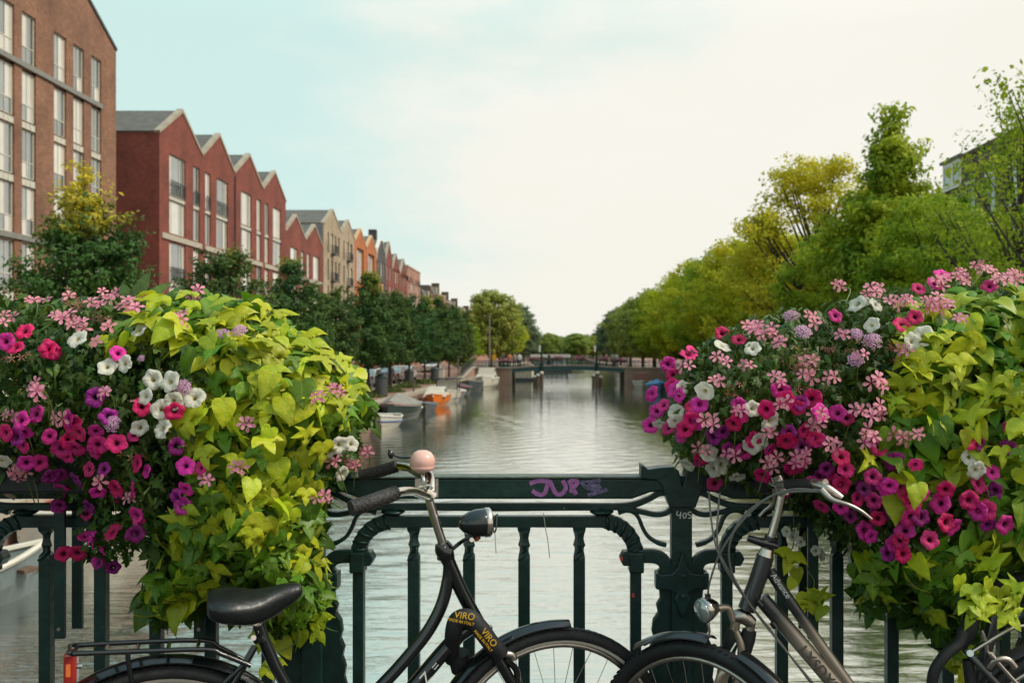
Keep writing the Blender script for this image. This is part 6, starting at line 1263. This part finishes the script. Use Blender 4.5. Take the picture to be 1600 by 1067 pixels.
# --- region helpers in the railing plane
def inpoly(x, y, P):
    c = False; j = len(P) - 1
    for i in range(len(P)):
        if (P[i][1] > y) != (P[j][1] > y) and x < (P[j][0] - P[i][0]) * (y - P[i][1]) / (P[j][1] - P[i][1]) + P[i][0]: c = not c
        j = i
    return c
def edist(x, y, P):
    best = 1e9; bx = by = 0; j = len(P) - 1
    for i in range(len(P)):
        ax_, ay_, cx, cy = *P[j], *P[i]; dx, dy = cx - ax_, cy - ay_; t = max(0, min(1, ((x - ax_) * dx + (y - ay_) * dy) / (dx * dx + dy * dy + 1e-9))); ex, ey = x - ax_ - t * dx, y - ay_ - t * dy; d = math.hypot(ex, ey)
        if d < best: best = d; bx, by = ex / (d + 1e-6), ey / (d + 1e-6)
        j = i
    return best, bx, by
class Mound:
    """a mass of plants over a flower box: outline in the railing plane, bulging towards us and out over the water"""
    def __init__(s, poly, bulge=.42, base=3.08, rad=150): s.P = poly; s.b = bulge; s.base = base; s.rad = rad; s.cache = {}
    def front(s, px, py, lift=0):
        ok = inpoly(px, py, s.P); d, ex, ey = edist(px, py, s.P)
        if not ok: d = 0
        t = min(1, d / s.rad); dep = s.base - s.b * math.sqrt(1 - (1 - t) ** 2) - lift
        g = (1 - t) * 1.5 / math.sqrt(max(.05, 1 - (1 - t) ** 2)) if ok else 1.5
        n_ = Vector((-ex * g, -1.0, ey * g)) if ok else Vector((0, -1, .3))   # ex points from the edge inwards in px
        return pt(px, py, dep), n_.normalized(), t
ML = Mound([(-160, 480), (-40, 462), (60, 462), (160, 462), (300, 462), (390, 470), (440, 492), (500, 540), (560, 590), (582, 645), (566, 700), (525, 760), (510, 810), (500, 870), (522, 945), (500, 975), (470, 1010), (430, 1005), (330, 960), (240, 985), (215, 930), (235, 880), (170, 880), (110, 860), (150, 810), (90, 775), (-40, 770), (-160, 780)])
MR = Mound([(1020, 650), (1036, 600), (1060, 548), (1130, 505), (1200, 482), (1290, 470), (1350, 440), (1420, 432), (1520, 415), (1700, 410), (1800, 430), (1800, 900), (1640, 935), (1592, 940), (1550, 975), (1520, 1010), (1510, 1060), (1490, 1050), (1460, 1000), (1400, 960), (1340, 955), (1325, 880), (1240, 800), (1180, 770), (1120, 745), (1065, 735), (1040, 700)])
def orient(n_, tip, pos, s):
    z = n_.normalized(); y = (tip - z * tip.dot(z)).normalized(); x = y.cross(z); M = Matrix((x, y, z)).transposed().to_4x4(); M.translation = pos
    return M @ Matrix.Diagonal((s, s, s, 1))
def plant(name, label, cat='plant', loc=(0, 3.0, 2.95)):
    return empty(name, loc, 0, label, cat, 'plants in the railing flower boxes')
class Joined:
    def __init__(s): s.V = []; s.Fc = []; s.k = 0
    def add(s, me, M):
        vs = np.empty(len(me.vertices) * 3); me.vertices.foreach_get('co', vs); vs = vs.reshape(-1, 3); A = np.array(M)
        s.V.append(vs @ A[:3, :3].T + A[:3, 3]); s.Fc += [tuple(i + s.k for i in p.vertices) for p in me.polygons]; s.k += len(vs)
    def build(s, name, m, parent, loc):
        me = bpy.data.meshes.new(name); V = np.concatenate(s.V) - np.array(loc); me.from_pydata(V.tolist(), [], s.Fc); me.materials.append(m); me.polygons.foreach_set('use_smooth', [True] * len(me.polygons)); me.update(); o = bpy.data.objects.new(name, me); link(o, parent); o['kind'] = 'stuff'; return o
def scatter(root, mound, poly, n, size, meshes, seed, parts=300, stuffmat=None, lift=(0, .06), tipdown=1.0, jit=.35, upb=.25, name='leaf', dmin=11, depthfill=0, clump=0, smallbottom=0):
    rnd = random.Random(seed); loc = root.location; xs_ = [p[0] for p in poly]; ys_ = [p[1] for p in poly]; out = []; tries = 0; mi = Matrix.Translation(loc).inverted(); mb_ = []
    while len(out) < n and tries < n * 60:
        tries += 1; px = rnd.uniform(min(xs_), max(xs_)); py = rnd.uniform(min(ys_), max(ys_))
        if not inpoly(px, py, poly): continue
        if clump and noise.noise(Vector((px * .014, py * .014, seed))) < clump - rnd.random() * .3: continue
        if dmin and any((px - q[0]) ** 2 + (py - q[1]) ** 2 < dmin * dmin for q in out[-500:]): continue
        out.append((px, py))
    J = Joined(); J2 = Joined(); nj = 0
    tone = {}
    for i, (px, py) in enumerate(out):
        stuff = i >= parts; lf = rnd.uniform(*lift) if not stuff else rnd.uniform(-.10, .05)
        pos, nn, t = mound.front(px, py, lf); rv = Vector((rnd.gauss(0, 1), rnd.gauss(0, 1), rnd.gauss(0, 1)))
        nn = (nn + rv * jit + Vector((0, 0, upb))).normalized(); tip = (Vector((rnd.gauss(0, .55), -.25, -tipdown)) + Vector((nn.x, nn.y, 0)) * .4)
        s = size * rnd.uniform(.6, 1.25) * (1 - smallbottom * max(0, (py - 820) / 250))
        ms = meshes
        if isinstance(meshes, tuple):     # (young, mature): younger outside and on top; darker inner ones carry painted shade
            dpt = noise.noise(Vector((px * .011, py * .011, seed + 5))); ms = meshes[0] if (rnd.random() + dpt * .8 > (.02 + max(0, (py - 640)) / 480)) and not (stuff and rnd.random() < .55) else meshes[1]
        me = rnd.choice(ms); pos = pos + Vector((0, 0, s * .45)); M = orient(nn, tip, pos, s)
        if stuff:
            if isinstance(meshes, tuple) and me in meshes[0]: J2.add(me, M)
            else: J.add(me, M); nj += 1
        else: inst(me, root, mw=mi @ M, name=name)
    if nj: J.build('foliage', stuffmat or meshes[0].materials[0], root, loc)
    if J2.k: J2.build('foliage', meshes[0][0].materials[0], root, loc)
    return out
def back_fill(root, mound, poly, n, size, me, m, seed, name='foliage', depth=(-.05, .62)):
    """inner and far-side leaves, joined"""
    rnd = random.Random(seed); J = Joined(); loc = root.location; xs_ = [p[0] for p in poly]; ys_ = [p[1] for p in poly]; k = 0
    while k < n:
        px = rnd.uniform(min(xs_), max(xs_)); py = rnd.uniform(min(ys_), max(ys_))
        if not inpoly(px, py, poly): continue
        k += 1; p0, nn, t = mound.front(px, py, 0); d0 = p0.y; far = 3.08 + (3.08 - d0) * .9; d = d0 + (far - d0) * rnd.random() * (1 if rnd.random() < .5 else .35) + .02
        pos = pt(px, py, d); q = Vector((rnd.gauss(0, 1), rnd.gauss(0, 1) - (.8 if d < 3.08 else -.8), rnd.gauss(0, 1) + .5)).normalized()
        J.add(rnd.choice(me), orient(q, Vector((rnd.gauss(0, .7), rnd.gauss(0, .4), -1)), pos, size * rnd.uniform(.6, 1.3)))
    return J.build(name, m, root, loc)
def cc(l, ox, oy, s): return [(a / s + ox, b / s + oy, *r) for a, b, *r in l]
rf = random.Random(77)
def place_petunias(root, mound, lst, key, size=.026, lift=.09):
    mi = Matrix.Translation(root.location).inverted()
    for px, py, *r in lst:
        pos, nn, t = mound.front(px, py, lift + rf.uniform(-.015, .02)); nn = (nn * .7 + Vector((rf.gauss(0, .55), -.55, rf.gauss(.15, .42)))).normalized()
        s = size * rf.uniform(.82, 1.15); M = orient(nn, Vector((rf.gauss(0, 1), 0, rf.gauss(0, 1))), pos, s)
        M = M @ Matrix.Diagonal((1, rf.uniform(.82, 1), rf.uniform(.8, 1.5), 1)); inst(rf.choice(PET[key]), root, mw=mi @ M, name='flower')
def place_geraniums(root, mound, lst, lift=.115):
    mi = Matrix.Translation(root.location).inverted()
    for px, py, r in lst:
        pos, nn, t = mound.front(px, py, lift); nn = (nn * .6 + Vector((0, -.7, .2))).normalized(); rad = r / 560; cl_ = empty('flower_cluster', (0, 0, 0)); cl_.parent = root; cl_.matrix_basis = mi @ Matrix.Translation(pos)
        k = max(2, int(round((r / 9) ** 1.5))); fs = .020
        for i in range(k):
            a = i * 2.4 + rf.random(); q = math.sqrt((i + .3) / k) * rad * .62; d = Vector((math.cos(a) * q, rf.uniform(-.02, .01), math.sin(a) * q * .75)); n2 = (nn + Vector((math.cos(a) * .6, 0, math.sin(a) * .5)) * (q / (rad + 1e-6)) + Vector((rf.gauss(0, .25), 0, rf.gauss(0, .25)))).normalized()
            inst(rf.choice(FLO), cl_, mw=orient(n2, Vector((rf.gauss(0, 1), 0, 1)), d, fs * rf.uniform(.8, 1.15)), name='floret')
        mb = MB(); b0 = Vector((rf.uniform(-.02, .02), .09, -.10)); mb.tube(smoothpath([b0, Vector((0, .05, -.02)), Vector((0, .012, -.004))], 3), .0016, 5)
        for i in range(min(k, 7)): a = i * 2.4; mb.tube([(0, .02, -.006), (math.cos(a) * rad * .4, .004, math.sin(a) * rad * .3)], .0009, 4)
        mb.build('stalk', pm_stem, cl_, smooth=True)
def place_verbena(root, mound, lst, lift=.085):
    mi = Matrix.Translation(root.location).inverted()
    for px, py, r in lst:
        pos, nn, t = mound.front(px, py, lift); nn = (nn * .5 + Vector((rf.gauss(0, .2), -.7, .4))).normalized(); inst(rf.choice(VER), root, mw=mi @ orient(nn, Vector((rf.gauss(0, 1), 0, 1)), pos, r / 1050), name='flower_cluster')
def stalks(root, mound, lst):
    for (a, b, c, d) in lst:
        p, n0, _ = mound.front(a, b, .03); q, n1, _ = mound.front(c, d, .09); mi = root.location; mb = MB(); mid = p.lerp(q, .5) + Vector((.02, -.02, .02)); mb.tube([v - mi for v in smoothpath([p, mid, q], 4)], .0017, 5); mb.build('stem', pm_stem, root, smooth=True)
def extra(mound, poly, n, avoid, seed, dmin=24):
    rnd = random.Random(seed); out = []; xs_ = [p[0] for p in poly]; ys_ = [p[1] for p in poly]; t = 0
    while len(out) < n and t < 6000:
        t += 1; a, b = rnd.uniform(min(xs_), max(xs_)), rnd.uniform(min(ys_), max(ys_))
        if inpoly(a, b, poly) and noise.noise(Vector((a * .02, b * .02, seed))) > -.12 and all((a - q[0]) ** 2 + (b - q[1]) ** 2 > dmin * dmin for q in avoid + out): out.append((a, b))
    return out
def buds(root, mound, poly, n, key, seed):
    mi = Matrix.Translation(root.location).inverted(); r2_ = random.Random(seed)
    for a, b in extra(mound, poly, n, [], seed, 30):
        pos, nn, t = mound.front(a, b, .07); inst(BUD[key], root, mw=mi @ orient((nn * .6 + Vector((r2_.gauss(0, .7), -.3, r2_.gauss(.1, .6)))).normalized(), Vector((1, 0, .2)), pos, r2_.uniform(.008, .014)), name='bud')
def wilted(root, mound, lst):
    mi = Matrix.Translation(root.location).inverted()
    for a, b in lst:
        pos, nn, t = mound.front(a, b, .10); cl_ = empty('wilted_cluster', (0, 0, 0)); cl_.parent = root; cl_.matrix_basis = mi @ Matrix.Translation(pos)
        for i in range(7): inst(rf.choice(WILT), cl_, mw=orient(Vector((rf.gauss(0, .8), -.6, rf.gauss(0, .8))).normalized(), Vector((rf.gauss(0, 1), 0, 1)), Vector((rf.gauss(0, .018), rf.gauss(0, .01), rf.gauss(0, .014))), .012), name='floret')
# ---- left mass
PL_dark = [(-150, 485), (-40, 470), (60, 468), (150, 466), (300, 470), (400, 505), (500, 600), (560, 660), (562, 715), (520, 765), (500, 800), (480, 850), (300, 850), (225, 838), (195, 872), (120, 868), (150, 815), (95, 772), (60, 765), (-40, 762), (-150, 770)]
PL_geo = [(-150, 478), (-40, 468), (60, 466), (160, 464), (230, 470), (330, 520), (330, 620), (300, 700), (250, 760), (235, 835), (190, 870), (125, 860), (150, 815), (90, 768), (-40, 760), (-150, 770)]
PL_lime = [(160, 552), (190, 520), (240, 478), (300, 466), (390, 472), (440, 494), (500, 542), (556, 592), (580, 640), (558, 668), (520, 690), (505, 740), (508, 800), (498, 870), (520, 940), (498, 972), (468, 1006), (432, 1000), (395, 960), (330, 952), (245, 978), (220, 930), (244, 880), (232, 830), (292, 800), (305, 740), (275, 690), (262, 640), (300, 600), (280, 560), (235, 545), (190, 560)]
g = plant('ivy_geranium', 'pink ivy geraniums with fine dark leaves at the left end of the left flower box')
back_fill(g, ML, PL_dark, 9500, .032, LM_D, pm_dark, 1)
scatter(g, ML, PL_geo, 1500, .030, LM_D, 2, parts=290, stuffmat=pm_dark, lift=(.0, .08), jit=.7, upb=.4, dmin=5)
LG = cc([(135, 105, 30), (40, 165, 30), (10, 190, 30), (420, 90, 45), (500, 120, 45), (395, 120, 30), (270, 175, 42), (310, 200, 42), (235, 165, 26), (275, 85, 30), (780, 80, 45), (715, 175, 46), (150, 450, 40), (415, 465, 25), (240, 570, 15), (65, 785, 45), (955, 765, 25), (825, 812, 22), (985, 595, 25), (1265, 485, 22), (1335, 452, 32), (1455, 700, 20), (1395, 745, 32), (1280, 875, 35), (1325, 740, 20), (405, 820, 22), (510, 890, 18), (385, 265, 15), (435, 205, 22), (95, 785, 20), (545, 130, 22)], 0, 430, 2.54)
place_geraniums(g, ML, [(a, b, c / 1.9) for a, b, c in LG] + [(a, b, 15) for a, b in ((205, 470), (230, 468), (185, 458), (150, 475), (70, 470), (120, 505), (60, 610), (20, 650))]); stalks(g, ML, [(55, 500, 52, 475), (110, 520, 106, 505), (170, 490, 165, 470), (400, 640, 520, 610), (300, 500, 306, 470), (90, 500, 60, 480)])
wilted(g, ML, [(110, 462), (112, 470), (125, 478), (160, 500), (30, 560), (210, 720)]); buds(g, ML, PL_geo, 26, 'g', 4)
v = plant('sweet_potato_vine', 'lime green sweet potato vine cascading over the left flower box')
back_fill(v, ML, PL_lime, 1300, .062, LM_M, plantmat('shaded_inner_leaf', (.045, .12, .01), (.09, .18, .012), sc=2.5), 3)  # darker copy of the vine leaf, shade of the core painted in
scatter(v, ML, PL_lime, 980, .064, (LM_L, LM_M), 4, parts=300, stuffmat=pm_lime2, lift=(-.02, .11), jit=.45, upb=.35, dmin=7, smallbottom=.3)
def vines(root, lst, m=None):
    for pts in lst:
        q = [pt(a, b, c) - root.location for a, b, c in pts]; MB().tube(smoothpath(q, 5), .002, 5).build('stem', m or pm_stem, root, smooth=True)
def sprig(root, lst, ms, seed=1):
    rnd = random.Random(seed); mi = Matrix.Translation(root.location).inverted()
    for px, py, d, s in lst:
        inst(rnd.choice(ms), root, mw=mi @ orient(Vector((rnd.gauss(0, .4), -1, rnd.gauss(.4, .3))), Vector((rnd.gauss(0, .6), -.2, -1)), pt(px, py, d), s), name='leaf')
vines(v, [[(470, 905, 2.9), (478, 960, 2.88), (466, 1000, 2.86), (430, 1020, 2.84)], [(395, 612, 2.66), (430, 640, 2.64), (428, 660, 2.63)], [(235, 870, 2.85), (232, 900, 2.84), (240, 930, 2.84)]])
sprig(v, [(232, 922, 2.84, .06), (428, 1030, 2.85, .05), (415, 1040, 2.85, .045), (500, 960, 2.86, .05), (440, 1000, 2.86, .06), (410, 990, 2.85, .055), (340, 925, 2.8, .06), (500, 985, 2.84, .05), (470, 985, 2.86, .055), (280, 940, 2.8, .09), (300, 925, 2.8, .09), (270, 915, 2.8, .08)], LM_L, 3)
pL = plant('petunia', 'magenta and purple petunias spilling over the left flower box'); 
LMg = cc([(80, 575), (140, 550), (95, 625), (195, 640), (85, 675), (105, 745), (160, 745), (240, 690), (365, 705), (385, 675), (260, 715), (240, 850), (735, 755), (795, 765), (530, 630), (540, 955), (360, 1040), (735, 850), (470, 310), (380, 620), (20, 262), (295, 690), (350, 770)], 0, 430, 2.54) + cc([(250, 12), (370, 215), (405, 255), (395, 300), (550, 120), (345, 195)], 0, 760, 2.58)
LPu = cc([(235, 795), (300, 815), (205, 800), (410, 770), (700, 680), (540, 1025), (235, 915), (350, 920), (375, 485), (725, 915), (700, 890), (60, 640), (430, 560)], 0, 430, 2.54) + cc([(455, 325), (545, 190), (395, 305), (235, 75)], 0, 760, 2.58)
LMg += extra(ML, [(-120, 640), (60, 640), (180, 660), (240, 700), (230, 830), (150, 860), (110, 800), (60, 750), (-120, 740)], 10, LMg, 3, 26); place_petunias(pL, ML, LMg, 'm'); place_petunias(pL, ML, LPu, 'p', .027); scatter(pL, ML, [(-20, 640), (180, 620), (300, 690), (300, 830), (200, 865), (120, 850), (90, 760), (-20, 750)], 160, .032, LM_D, 8, parts=100, lift=(0, .05), jit=.6, stuffmat=pm_dark)
buds(pL, ML, [(-20, 600), (200, 600), (240, 760), (160, 860), (60, 760)], 12, 'm', 7)
pR = plant('petunia', 'crimson red petunias among the magenta ones on the left railing')
place_petunias(pR, ML, cc([(60, 285), (185, 290), (205, 300), (95, 220), (285, 590), (20, 625), (460, 665), (540, 745), (565, 520), (455, 850), (270, 655), (445, 1015), (690, 540)], 0, 430, 2.54) + cc([(450, 180), (310, 270), (255, 270)], 0, 760, 2.58), 'r', .028); scatter(pR, ML, [(-20, 500), (100, 500), (250, 640), (220, 800), (100, 800), (-20, 700)], 60, .03, LM_D, 9, parts=60, lift=(0, .05), jit=.6)
pW = plant('petunia', 'white petunias between the dark foliage and the lime vine on the left')
place_petunias(pW, ML, cc([(425, 362), (493, 350), (605, 412), (672, 420), (575, 480), (688, 500), (640, 530), (552, 605), (640, 605), (550, 215), (305, 250), (1350, 675), (1395, 668), (1315, 705), (1360, 790), (770, 485), (5, 740)], 0, 430, 2.54), 'w', .029, .10); scatter(pW, ML, [(150, 540), (300, 560), (300, 690), (180, 690)], 70, .03, LM_D, 10, parts=70, lift=(0, .05), jit=.6); scatter(pW, ML, [(500, 690), (560, 690), (560, 740), (510, 760)], 50, .03, LM_D, 11, parts=50, lift=(0, .05), jit=.6)
vb = plant('verbena', 'lilac verbena heads dotted through the left flowers'); place_verbena(vb, ML, cc([(725, 445, 27), (445, 588, 27), (880, 238, 26), (950, 220, 24), (420, 458, 14), (560, 330, 12)], 0, 430, 2.54)); stalks(vb, ML, [(285, 620, 285, 608), (175, 680, 175, 662)])
# upright sprigs on top of the left mass
sp_ = plant('tobacco_sprig', 'upright green leafy sprig standing above the left geraniums')
for px, py, l_, a in ((205, 478, .10, -.5), (212, 470, .11, .1), (222, 474, .10, .6), (195, 486, .09, -1.0), (238, 482, .08, .9), (60, 530, .09, -.3), (150, 486, .09, -.8), (258, 474, .07, .4)):
    inst(LM_D[1], sp_, mw=Matrix.Translation(-sp_.location) @ orient(Vector((0, -1, .4)), Vector((math.sin(a), -.1, math.cos(a))), pt(px, py, 2.9), l_), name='leaf')
MB().tube([pt(212, 500, 2.92) - sp_.location, pt(212, 470, 2.9) - sp_.location], .002, 5).build('stem', pm_stem, sp_)
# ---- right mass
PR_dark = [(1036, 655), (1045, 605), (1066, 556), (1130, 515), (1200, 492), (1290, 482), (1350, 452), (1480, 440), (1600, 425), (1700, 425), (1790, 440), (1790, 860), (1560, 850), (1400, 880), (1330, 860), (1250, 800), (1180, 765), (1110, 735), (1065, 722), (1045, 695)]
PR_lime = [(1405, 500), (1440, 478), (1490, 470), (1570, 462), (1700, 460), (1790, 465), (1790, 860), (1640, 915), (1590, 925), (1548, 965), (1522, 1000), (1508, 1040), (1492, 1040), (1465, 1000), (1440, 975), (1400, 955), (1345, 950), (1332, 900), (1345, 860), (1420, 880), (1480, 860), (1520, 800), (1480, 770), (1400, 800), (1335, 740), (1360, 690), (1385, 640), (1400, 600), (1385, 585), (1430, 555), (1400, 520)]
g = plant('ivy_geranium', 'pink ivy geraniums with fine dark leaves at the near end of the right flower box')
back_fill(g, MR, PR_dark, 9500, .032, LM_D, pm_dark, 21)
scatter(g, MR, [(1045, 610), (1066, 560), (1130, 520), (1200, 490), (1290, 480), (1420, 460), (1420, 600), (1370, 700), (1340, 780), (1180, 765), (1065, 722)], 1400, .030, LM_D, 22, parts=290, stuffmat=pm_dark, lift=(0, .08), jit=.7, upb=.4, dmin=5)
RG = cc([(850, 122, 32), (985, 150, 50), (1020, 130, 25), (1075, 185, 35), (1125, 180, 35), (1245, 190, 55), (1300, 195, 25), (1290, 90, 30), (1345, 90, 38), (1410, 42, 35), (1545, 82, 35), (745, 250, 42), (520, 300, 45), (570, 310, 45), (500, 280, 35), (375, 415, 40), (490, 440, 24), (240, 445, 28), (365, 508, 26), (720, 480, 35), (740, 420, 28), (825, 488, 22), (1005, 515, 44), (930, 620, 26), (1010, 625, 52), (335, 660, 40), (770, 655, 56), (975, 725, 52), (1095, 730, 42), (1170, 720, 20), (830, 755, 36), (705, 815, 52), (580, 830, 46), (615, 350, 22), (1345, 255, 22), (1115, 385, 26)], 980, 400, 2.58)
place_geraniums(g, MR, [(a, b, c / 2.05) for a, b, c in RG] + [(a, b, rf.uniform(9, 17)) for a, b in extra(MR, [(1100, 530), (1300, 490), (1380, 560), (1400, 680), (1250, 740), (1080, 700)], 9, [q[:2] for q in RG], 9, 40)] + [(a, b, 18) for a, b in ((1470, 440), (1500, 428), (1560, 436), (1585, 428), (1450, 470), (1545, 420))]); stalks(g, MR, [(1320, 475, 1310, 452), (1350, 480, 1362, 458), (1400, 560, 1400, 520), (1260, 600, 1270, 580), (1515, 450, 1525, 420)])
wilted(g, MR, [(1262, 562), (1258, 578), (1262, 600), (1240, 560), (1300, 550), (1412, 545), (1408, 556), (1338, 540), (1215, 720), (1150, 610)]); buds(g, MR, PR_dark[:9] + [(1420, 460), (1420, 600), (1350, 760), (1200, 760), (1080, 720)], 26, 'g', 6)
v = plant('sweet_potato_vine', 'lime green sweet potato vine hanging at the right end of the railing')
back_fill(v, MR, PR_lime, 1400, .062, LM_M, MATS['shaded_inner_leaf'], 23)
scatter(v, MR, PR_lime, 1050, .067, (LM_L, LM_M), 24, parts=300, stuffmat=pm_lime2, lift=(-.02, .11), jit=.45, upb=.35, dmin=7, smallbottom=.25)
vines(v, [[(1258, 830, 3.04), (1250, 860, 3.03), (1262, 890, 3.03), (1272, 910, 3.03), (1265, 945, 3.03)], [(1430, 800, 2.8), (1434, 840, 2.78), (1438, 870, 2.78)], [(1500, 1000, 2.86), (1498, 1030, 2.85), (1508, 1050, 2.85)], [(1235, 820, 3.04), (1240, 850, 3.03), (1230, 868, 3.03)]])
sprig(v, [(1238, 862, 3.02, .07), (1245, 888, 3.02, .05), (1260, 925, 3.02, .07), (1278, 925, 3.02, .065), (1252, 940, 3.02, .05), (1286, 946, 3.02, .05), (1240, 905, 3.02, .04), (1440, 860, 2.77, .07), (1430, 835, 2.77, .05), (1452, 890, 2.77, .06), (1480, 1018, 2.85, .07), (1505, 1015, 2.85, .06), (1515, 1045, 2.84, .075), (1500, 1030, 2.85, .05), (1400, 760, 2.72, .05)] + [(1500 + 9 * k, 900 + (k * 37) % 60, 2.56, .055) for k in range(11)], LM_L, 5)
pL = plant('petunia', 'magenta petunias spread across the right flower mass')
place_petunias(pL, MR, cc([(265, 380), (245, 395), (165, 435), (100, 550), (120, 620), (95, 680), (290, 595), (450, 600), (620, 540), (845, 630), (215, 725), (350, 915), (990, 890), (1045, 930), (1105, 925), (1160, 990), (1260, 995), (1475, 870), (780, 1010), (1270, 70), (1240, 110), (840, 240), (1460, 120), (205, 560), (145, 600), (95, 560)], 980, 400, 2.58) + cc([(1005, 345), (1160, 210), (1330, 310), (1530, 300), (1135, 320), (980, 320), (1075, 150)], 960, 700, 2.5), 'm')
place_petunias(pL, MR, extra(MR, [(1040, 600), (1075, 560), (1120, 640), (1330, 640), (1400, 700), (1560, 760), (1560, 850), (1380, 860), (1290, 800), (1080, 720)], 24, [], 5, 40), 'm'); scatter(pL, MR, [(1040, 600), (1200, 560), (1400, 700), (1500, 840), (1400, 860), (1250, 790), (1060, 710)], 200, .034, LM_D, 28, parts=120, lift=(0, .05), jit=.6, stuffmat=pm_dark)
pR = plant('petunia', 'crimson petunias scattered through the right flower mass')
place_petunias(pR, MR, cc([(185, 478), (430, 675), (560, 620), (640, 580), (745, 577), (715, 705), (230, 695), (260, 665), (865, 925), (1380, 985), (1385, 740), (1160, 245), (1110, 275), (165, 690), (1545, 690), (1175, 130), (450, 335), (385, 310), (690, 612)], 980, 400, 2.58) + cc([(1030, 275), (1385, 195), (1130, 415), (1300, 290)], 960, 700, 2.5), 'r'); place_petunias(pR, MR, extra(MR, [(1040, 600), (1075, 560), (1120, 640), (1330, 640), (1400, 700), (1560, 760), (1560, 850), (1380, 860), (1290, 800), (1080, 720), (1040, 680)], 18, [], 8, 40), 'r', .027); scatter(pR, MR, [(1050, 600), (1250, 580), (1350, 700), (1200, 760), (1060, 700)], 60, .03, LM_D, 29, parts=60, lift=(0, .05), jit=.6)
pP = plant('petunia', 'dark purple petunias low in the right flower mass')
place_petunias(pP, MR, cc([(340, 730), (390, 710), (410, 780), (805, 860), (770, 890), (960, 930), (1475, 945), (1430, 760), (1545, 770), (1080, 830), (700, 590), (650, 710), (705, 770)], 980, 400, 2.58) + cc([(1485, 165), (1460, 300), (1070, 410), (1100, 255), (925, 265), (1200, 270), (975, 160), (1040, 240)], 960, 700, 2.5), 'p', .026, .07); scatter(pP, MR, [(1250, 740), (1400, 760), (1540, 760), (1560, 830), (1400, 870), (1300, 820)], 90, .032, LM_D, 30, parts=90, lift=(0, .04), jit=.6)
pW = plant('petunia', 'white petunias along the near edge of the right flower mass')
place_petunias(pW, MR, cc([(225, 530), (310, 545), (195, 630), (195, 668), (510, 615), (580, 665), (330, 790), (385, 840), (345, 860), (445, 895), (240, 845), (495, 770), (535, 750), (505, 370), (385, 360), (925, 190), (960, 180), (1005, 195), (985, 275), (1195, 320), (1150, 345), (1380, 810), (1410, 865), (130, 680)], 980, 400, 2.58), 'w', .027, .09); scatter(pW, MR, [(1050, 640), (1180, 640), (1180, 740), (1070, 720)], 60, .03, LM_D, 31, parts=60, lift=(0, .05), jit=.6)
vb = plant('verbena', 'lilac verbena heads on top of the right flower mass'); place_verbena(vb, MR, cc([(660, 243, 28), (708, 305, 28), (925, 315, 22), (988, 343, 29), (920, 418, 25)], 980, 400, 2.58)); stalks(vb, MR, [(1236, 512, 1236, 496), (1363, 560, 1363, 536)])
wf = plant('trailing_white_flower', 'small white trailing flowers hanging below the right flower box', loc=(.75, 3.05, 2.7))
for px, py in ((1285, 868), (1275, 860), (1332, 872), (1328, 860), (1240, 838), (1252, 846), (1228, 830)):
    pos = pt(px, py, 3.03); inst(PET['w'][px % 4], wf, mw=Matrix.Translation(-wf.location) @ orient(Vector((rf.gauss(0, .4), -1, .2)), Vector((0, 0, 1)), pos, .017), name='flower')
vines(wf, [[(1240, 800, 3.05), (1245, 838, 3.04), (1280, 866, 3.04)], [(1330, 810, 3.05), (1334, 845, 3.04), (1330, 875, 3.04)]])
sprig(wf, [(1230, 822, 3.04, .03), (1258, 830, 3.04, .03), (1270, 850, 3.04, .028), (1250, 815, 3.04, .03), (1336, 850, 3.04, .03), (1325, 838, 3.04, .03)], LM_D, 6)
for o in (cp_):
    if o.location.z < -10: 
        for ch in list(o.children_recursive): bpy.data.objects.remove(ch)
        bpy.data.objects.remove(o)
